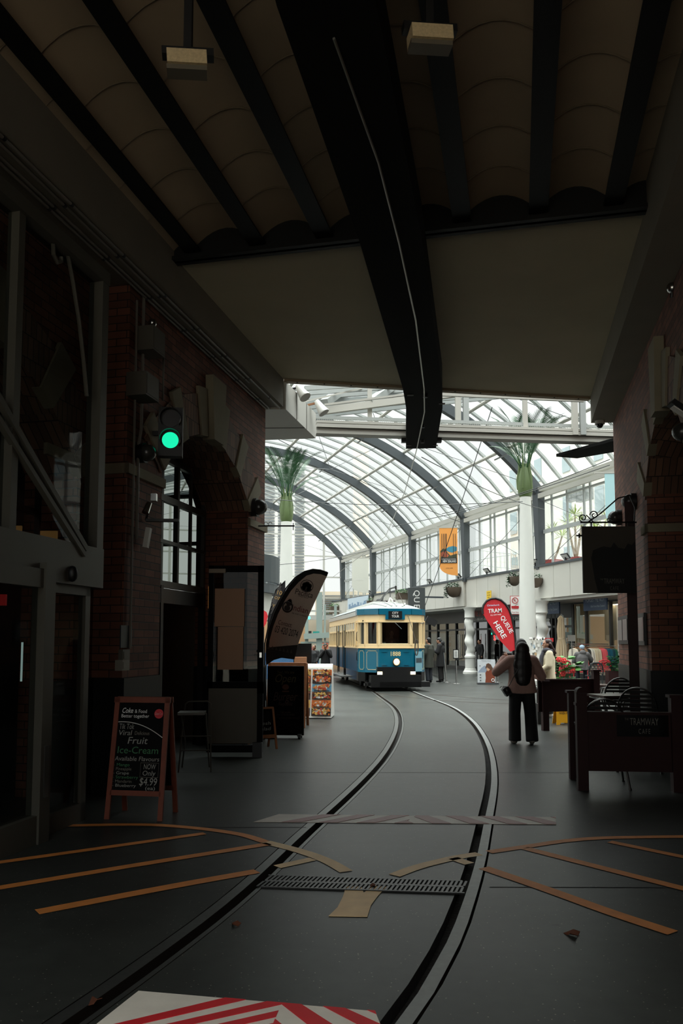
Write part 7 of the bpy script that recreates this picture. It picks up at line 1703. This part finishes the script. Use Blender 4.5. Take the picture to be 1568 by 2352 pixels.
# ================================================================== LEFT WALL FITTINGS
# cable runs along the wall head
for k, (b, z_, a1, lab) in enumerate([(WB + .05, 5.40, 12.3, 'lowest conduit along the top of the left brick wall'), (WB + .10, 5.405, 12.3, 'second conduit along the top of the left brick wall'), (WB + .20, 5.41, 11.0, 'third conduit under the left soffit'), (WB + .27, 5.41, 12.35, 'outermost conduit under the left soffit')]):
    mb = MB(); mb.cyl(PA(-3, b, z_), PA(a1, b, z_), .014, n=8); o = mb.build('conduit', M('conduit_grey', (110, 106, 98), .5)); tag(o, lab, 'conduit', 'conduits along the left wall')
    for j in range(6, 16):
        a = -2.5 + j * .95
        if a < a1: mb = MB(); mb.cyl(PA(a, b, z_), PA(a + .03, b, z_), .019, n=8); mb.build('saddle_clip', m_black, o)
m_cond = M('conduit_grey', (110, 106, 98))
def pipe(px, y0, y1, b, lab, r=.013, jog=None):
    a = wall_a(px, b); P = PA(a, b); z1 = min(5.42, atY(px, y0, P.y).z); z0 = atY(px, y1, P.y).z; mb = MB()
    pts = [PA(a, b, z1), PA(a, b, z0)] if not jog else [PA(a, b, z1), PA(a, b, jog), PA(a - .06, b, jog - .2), PA(a - .06, b, z0)]
    mb.tube(pts, r, 6); return tag(mb.build('conduit', m_cond), lab, 'conduit')
pipe(300, 690, 1490, WB + .03, 'long thin vertical conduit at the left end of the brick wall')
pipe(316, 680, 1240, WB + .035, 'vertical conduit with a bend passing behind the metal boxes', .018, 3.9)
pipe(365, 800, 920, WB + .03, 'short vertical conduit right of the upper metal box')
def wbox(x0, x1, y0, y1, b, dep, lab, mat, name='junction_box'):
    a0, a1 = wall_a(x0, b), wall_a(x1, b); P = PA((a0 + a1) / 2, b); zt, zb = atY((x0 + x1) / 2, y0, P.y).z, atY((x0 + x1) / 2, y1, P.y).z
    mb = MB(); pbox(mb, a0, a1, WB + .01, b, zb, zt); o = mb.build(name, mat); tag(o, lab, 'box'); mb = MB(); pbox(mb, a0 + .02, a1 - .02, b, b + .006, zb + .02, zt - .02); mb.build('cover', mat, o); return o
m_cab = M('cabinet_grey', (84, 80, 72), .5)
wbox(340, 368, 757, 812, WB + .22, 0, 'upper grey emergency lamp box on the left brick wall', m_cab)
wbox(325, 356, 862, 915, WB + .24, 0, 'lower grey junction box on the left brick wall above the traffic light', m_cab)
wbox(284, 300, 1492, 1517, WB + .06, 0, 'small switch plate box low on the left brick wall', m_cab, 'switch_box')
wbox(283, 300, 1516, 1540, WB + .09, 0, 'small socket box directly under the switch plate', M('socket_white', (130, 126, 116), .5), 'socket_box')
mb = MB(); a0 = wall_a(277, WB + .01); a1 = wall_a(302, WB + .01); P = PA(a0, WB); z1, z0 = atY(290, 1436, P.y).z, atY(290, 1488, P.y).z; pbox(mb, a0, a1, WB + .005, WB + .02, z0, z1); tag(mb.build('notice_plate', M('dark_blue_plate', (34, 44, 50), .5)), 'dark blue notice plate behind the conduit on the left brick wall', 'notice')
p = wallpt(350, 742, WB + .15); mb = MB(); mb.ell(p, (.05, .05, .05), 12); mb.cyl(p, p + V((0, 0, -.12)), .02, n=8); tag(mb.build('spot_bulb', m_chrome), 'small round emergency bulb on top of the upper grey box', 'lamp')
# traffic light
bt = WB + .28; a = wall_a(384, bt); P = PA(a, bt); z1, z0 = atY(384, 934, P.y).z, atY(384, 1046, P.y).z; w = 56 / F * P.y; f = Fr(P, (cos(radians(9)), sin(radians(9)), 0)); hh = z1 - z0
e = E('traffic_light', V((P.x, P.y, z0)), 'black two-lamp tram signal on the left wall showing a green light', 'traffic light')
mb = MB(); f.rect(mb, -w / 2, z0, w / 2, z1, -.02, .14); mb.build('housing', m_black, e)
zg = atY(384, 1010, P.y).z; zr_ = atY(384, 962, P.y).z; r = 19 / F * P.y
mb = MB(); f.disc(mb, 0, zg, r, d=-.015, n=26)
mb.build('green_lens', M('green_lit_lens', (10, 228, 170), .4, emit=.75), e); 
mb = MB(); text_mb(mb, 'T', f, 0, zg + r * .1, r * .9, r * 1.0, d=-.010, off=.02); mb.build('lens_mask', M('lens_mask', (10, 60, 54), .5), e) if False else None
mb = MB(); f.disc(mb, 0, zr_, r, d=-.015, n=26); mb.build('dark_lens', M('dark_lens', (20, 12, 12), .3), e)
for zc in (zg, zr_):
    mb = MB(); n = 16; ps = []
    for k in range(n + 1): q = radians(-35) + (pi + radians(70)) * k / n; ps.append((cos(q) * r * 1.25, zc + sin(q) * r * 1.25))
    for k in range(n): mb.add([f.p(*ps[k], -.02), f.p(*ps[k + 1], -.02), f.p(*ps[k + 1], .07), f.p(*ps[k], .07)], [(0, 1, 2, 3)])
    mb.build('visor', M('visor_inside', (18, 20, 20), .35), e)
mb = MB(); mb.bar(P + V((0, 0, (z0 + z1) / 2 + .0)) + f.n * -.1, PA(a + .05, WB, (z0 + z1) / 2), .05, .05); mb.build('bracket', m_black, e)
globe(wallpt(338, 1040, WB + .14), 'dark bulkhead lamp below the traffic light on the left wall', .10, VV)
globe(wallpt(595, 1165, WB + .14), 'dark bulkhead lamp near the left brick corner', .13, VV)
p = wallpt(343, 1155, WB + .12); e = E('security_camera', p, 'white swivel camera with a hanging pale plate on the left brick wall', 'camera'); mb = MB(); mb.cyl(p, p + V((-.03, -.05, -.12)), .03, .04, 12); mb.box(p + V((.05, 0, .06)), (.06, .06, .08)); mb.build('camera_body', m_chrome, e)
mb = MB(); q = wallpt(338, 1235, WB + .10); mb.box(q, (.05, .09, .22), R=Matrix.Rotation(.15, 3, 'Y')); mb.build('hanging_plate', m_offwhite, e); mb = MB(); q = wallpt(335, 1195, WB + .05); mb.bar(q, q + VV * .35 + U * .1, .07, .03); mb.bar(p, q, .02, .02); mb.build('arm', m_black, e)
q0 = wallpt(585, 1208, WB); q1 = atY(676, 1208, q0.y + .2); e = E('sign_arm', q0, 'thin black iron arm with small scrolls sticking out of the left brick corner', 'bracket'); mb = MB(); mb.tube([q0, q1], .013, 6); mb.build('arm', m_black, e); mb = MB(); f = Fr(q0, (q1 - q0))
for k in range(2): mb.tube([f.p(.18 + k * .07 + .03 * cos(t_), .03 + .03 * sin(t_)) for t_ in [j * pi / 5 for j in range(9)]], .005, 4)
mb.tube([f.p((q1 - q0).length - .02, .05), f.p((q1 - q0).length - .02, -.07)], .007, 5); mb.bar(q0, q0 + V((0, 0, .3)), .03, .03); mb.build('scrolls', m_black, e)
# arched kiosk window and doors, recessed in the left arch
WP = WB - .72; a0, a1 = OPL[0], OPL[1]
e = E('window_1', PA(a0, WP, 2.3), None, None); e['kind'] = 'structure'; del_ = None
m_frame = M('painted_window_frame', (74, 74, 72), .4)
zz0, zz1 = 2.36, 4.35; mb = MB()
for k in range(7): a = a0 + .05 + (a1 - a0 - .1) * k / 6; top = zz1 if k in (2, 3, 4) else 4.15; mb.bar(PA(a, WP, zz0), PA(a, WP, top), .035 if k % 2 else .07, .06, up=U)
for z_ in (2.36, 2.95, 3.55, 4.12): mb.bar(PA(a0, WP, z_), PA(a1, WP, z_), .07, .05 if z_ in (2.95,) else .09)
mb.build('window_frame', m_frame, e); mb = MB(); mb.poly([PA(a0, WP - .02, zz0), PA(a1, WP - .02, zz0), PA(a1, WP - .02, 4.4), PA(a0, WP - .02, 4.4)]); mb.build('window_pane', m_glass_kiosk, e)
e = E('door_1', PA(a0 + .3, WP, 0), None, None); e['kind'] = 'structure'
mb = MB()
for a in (a0 + .04, a0 + .62, a0 + 1.5, a1 - .05): mb.bar(PA(a, WP, 0), PA(a, WP, 2.34), .09, .08, up=U)
mb.bar(PA(a0, WP, 2.2), PA(a1, WP, 2.2), .08, .2); mb.build('door_frame', m_black, e); mb = MB(); mb.poly([PA(a0, WP - .01, .1), PA(a0 + .62, WP - .01, .1), PA(a0 + .62, WP - .01, 2.2), PA(a0, WP - .01, 2.2)]); mb.build('door_glass', m_glass_dark, e)
mb = MB(); pbox(mb, a0 + .7, a0 + .95, WP - .02, WP + .02, .9, 2.2); mb.build('pale_panel', M('pale_brown_panel', (140, 110, 84), .6), e)
# things lit inside the kiosk
mb = MB(); p = PA(a0 + 1.9, WP - 1.2, 0); q = atY(481, 1372, p.y); mb.box(q, (.03, .03, .32)); tag(mb.build('strip_lamp', M('warm_strip', (255, 170, 90), emit=.7)), 'short glowing amber strip inside the dark kiosk doorway', 'lamp')
# open door leaf facing the viewer
YD = 11.05; xl, xr = atY(478, 1400, YD).x, atY(605, 1400, YD).x; zt = atY(540, 1299, YD).z
e = E('door_leaf', V(((xl + xr) / 2, YD, 0)), 'open black glazed door leaf with two blank brown posters and a pale lower panel', 'door'); f = Fr(V((xl, YD, 0)), (1, 0, 0)); w = xr - xl; m_db = M('door_black', (7, 7, 8), .8, spec=.2)
mb = MB()
for (x0, z0, x1, z1) in ((0, 0.06, .07, zt), (w - .08, .06, w, zt), (0, zt - .09, w, zt), (0, .86, w, 1.02), (0, .06, w, .16)): f.rect(mb, x0, z0, x1, z1, 0, .05)
mb.build('stiles_and_rails', m_db, e); mb = MB(); f.rect(mb, .06, 1.0, w - .07, zt - .08, -.02, .006); mb.build('glass', m_glass_dark, e)
mb = MB(); f.rect(mb, .02, .18, w - .08, .93, .006, .02); mb.build('lower_panel', M('grey_kick_panel', (96, 90, 80), .7, noise=(1.5, .15)), e)
def dxz(px, py): q = atY(px, py, YD); return q.x - xl, q.z
for k, (x0, y0, x1, y1) in enumerate([(494, 1352, 561, 1439), (500.5, 1440, 558, 1538), (480, 1306.5, 518, 1316)]):
    (u0, v1), (u1, v0) = dxz(x0, y0), dxz(x1, y1); mb = MB(); f.rect(mb, u0, v0, u1, v1, .012 if k else .016, .006); mb.build(['upper_poster', 'lower_poster', 'label_strip'][k], M('back_of_poster', (176, 138, 112), .8) if k < 2 else M('label_paper', (160, 146, 130), .8), e)
u0, v0 = dxz(592, 1507); q = MB(); text_mb(q, 'PUSH', f, u0 - .01, v0, .028, .09, d=-.004, off=.01); q.build('push_lettering', M('push_white', (120, 120, 116)), e)
mb = MB(); f.disc(mb, u0 - .0, v0 + .07, .022, d=-.006); mb.build('push_disc', m_ink, e); mb = MB(); f.rect(mb, w - .05, v0 - .02, w - .02, v0 + .05, .012, .01); mb.build('door_handle', m_chrome, e)
mb = MB(); f.rect(mb, w - .13, 0, w, .2, .08, .1); mb.build('door_stop', m_black, e)
# folding stool-chair
p = V((atY(446, 1700, 9.9).x, 9.9, 0)); e = E('folding_chair', p, 'thin-legged pale metal folding high chair beside the kiosk door', 'chair', rz=radians(5)); z_ = atY(446, 1637, 9.9).z; zb = atY(446, 1613, 9.9).z + .0
m_fc = M('painted_grey_tube', (78, 74, 66), .4, metal=.2); mb = MB(); mb.box((-.03, -.02, z_), (.32, .30, .03)); mb.build('seat', m_fc, e, local=True)
mb = MB(); mb.tube([V((-.17, -.15, 0)), V((-.14, .12, z_)), V((-.13, .16, zb - .03)), V((-.09, .17, zb)), V((.14, .17, zb)), V((.18, .16, zb - .03)), V((.18, .12, z_)), V((.22, -.17, 0))], .010, 6); mb.build('back_hoop', m_fc, e, local=True)
for s in (-1, 1): mb = MB(); mb.tube([V((s * .15, -.14, z_)), V((s * .15 * .9 + .02, .05, z_ * .5)), V((s * .17, .24, 0))], .010, 6); mb.build('leg', m_fc, e, local=True)
for z2 in (.25, .42): mb = MB(); mb.cyl((-.16, -.06, z2), (.2, -.06, z2), .008, n=6); mb.build('rung', m_fc, e, local=True)
# glazed entrance lobby with sliding doors on the near left
BLb = -3.80; e = E('glazed_entrance', PA(5, BLb, 0), 'tall grey-framed glass entrance with sliding doors on the near left', 'entrance'); m_gf = M('entrance_frame_grey', (76, 74, 66), .5, noise=(3, .12))
def lb(mb, a0, a1, z0, z1, th=.10): pbox(mb, a0, a1, BLb - th / 2, BLb + th / 2, z0, z1)
mb = MB(); lb(mb, 6.55, 6.66, 2.1, 5.0, .14); lb(mb, 5.30, 5.38, 2.4, 5.0); lb(mb, 1.5, 6.66, 4.93, 5.05, .16); lb(mb, 1.5, 6.66, 2.06, 2.42, .16); lb(mb, 3.0, 3.1, 0, 5.0); mb.build('outer_frame', m_gf, e)
mb = MB(); pbox(mb, 5.66, 5.80, BLb + .02, BLb + .14, 0, 2.2); pbox(mb, 3.9, 5.8, BLb + .02, BLb + .12, 0, .22); pbox(mb, 3.9, 5.8, BLb + .02, BLb + .12, 2.0, 2.15); dl = mb.build('sliding_door_frame', m_gf, e)
mb = MB(); pbox(mb, 6.45, 6.53, BLb - .04, BLb + .03, 0, 2.1); pbox(mb, 5.8, 6.53, BLb - .04, BLb + .03, 0, .16); pbox(mb, 5.8, 6.53, BLb - .04, BLb + .03, 1.98, 2.1); mb.build('fixed_leaf_frame', m_gf, e)
mb = MB(); mb.poly([PA(3.9, BLb + .07, .2), PA(5.7, BLb + .07, .2), PA(5.7, BLb + .07, 2.0), PA(3.9, BLb + .07, 2.0)]); mb.build('sliding_glass', m_glass_dark, e)
mb = MB(); mb.poly([PA(5.8, BLb, .1), PA(6.5, BLb, .1), PA(6.5, BLb, 2.0), PA(5.8, BLb, 2.0)]); mb.build('fixed_glass', m_glass_dark, e)
mb = MB(); mb.poly([PA(1.5, BLb - .02, 2.4), PA(6.6, BLb - .02, 2.4), PA(6.6, BLb - .02, 5.0), PA(1.5, BLb - .02, 5.0)]); mb.build('upper_glass', m_glass_dark, e)
def lbp(px, py, dd=.09): return wallpt(px, py, BLb + dd)
mb = MB(); mb.bar(lbp(-10, 905), lbp(196, 1262), .05, .05); mb.bar(lbp(-10, 955), lbp(192, 1275), .05, .04); mb.build('diagonal_brace', m_gf, e)
mb = MB(); mb.tube([lbp(199, 910), lbp(192, 830), lbp(182, 740), lbp(168, 650), lbp(152, 565), lbp(143, 545), lbp(130, 544), lbp(122, 560), lbp(123, 585), lbp(132, 603), lbp(141, 600), lbp(140, 590)], .018, 6); mb.build('scroll_bracket', m_gf, e)
mb = MB(); q = lbp(166, 1318, .1); mb.ell(q, (.05, .05, .07), 12); mb.build('motion_sensor', m_black, e); mb = MB(); pbox(mb, 5.70, 5.76, BLb + .12, BLb + .15, .35, .75); mb.build('door_lock', m_alu, e)
mb = MB()
for k in range(6): pbox(mb, 3.8 + 3.5 * k / 5 - .03, 3.8 + 3.5 * k / 5 + .03, -4.86, -4.80, 0, 4.2)
for z_ in (2.25, 2.9, 3.5): pbox(mb, 3.8, 7.3, -4.86, -4.80, z_ - .03, z_ + .03)
mb.build('inner_window_bars', m_black, e)
# dim things inside the lobby shop
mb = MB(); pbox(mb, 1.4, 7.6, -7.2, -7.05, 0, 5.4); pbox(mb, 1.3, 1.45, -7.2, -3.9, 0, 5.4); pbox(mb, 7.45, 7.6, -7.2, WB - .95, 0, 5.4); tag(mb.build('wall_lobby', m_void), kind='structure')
p = atY(12, 1378, 7.2); mb = MB(); mb.box(p + V((-.14, 0, -.0)), (.30, .03, .10)); tag(mb.build('red_shop_light', M('dull_red_light', (150, 20, 24), emit=.12)), 'dull red illuminated sign inside the glass entrance at the left picture edge', 'light')
p = atY(50, 1520, 7.4); mb = MB(); mb.box(p, (.012, .02, .36)); tag(mb.build('cool_strip_light', M('cool_strip', (200, 230, 225), emit=.25)), 'thin cool white light strip inside the entrance glass', 'light')
for k, (px, py, w_) in enumerate([(28, 1228, .18), (112, 1240, .16)]):
    p = atY(px, py, 7.6); mb = MB(); mb.box(p, (w_, .03, .17)); tag(mb.build('warm_lobby_lamp', M('warm_dim_lamp', (150, 110, 60), emit=.12)), ['dim warm shaded lamp in the upper entrance glass at the left edge', 'dim warm shaded lamp in the upper entrance glass beside the brace'][k], 'lamp')  # dim warm lamps behind the upper entrance glass
# arched window in the right-hand arch
e = E('window_2', PA(8.5, RB + .7, 1), None, None); e['kind'] = 'structure'; mb = MB()
for k in range(6): a = 8.5 + 2.6 * k / 5; mb.bar(PA(a, RB + .68, 0), PA(a, RB + .68, 4.2), .06, .06, up=U)
for z_ in (.1, 2.2, 3.0, 3.7): mb.bar(PA(8.45, RB + .68, z_), PA(11.15, RB + .68, z_), .06, .08)
mb.build('window_frame', m_frame, e); mb = MB(); mb.poly([PA(8.45, RB + .7, 0), PA(11.15, RB + .7, 0), PA(11.15, RB + .7, 4.4), PA(8.45, RB + .7, 4.4)]); mb.build('window_pane', m_glass_dark, e)
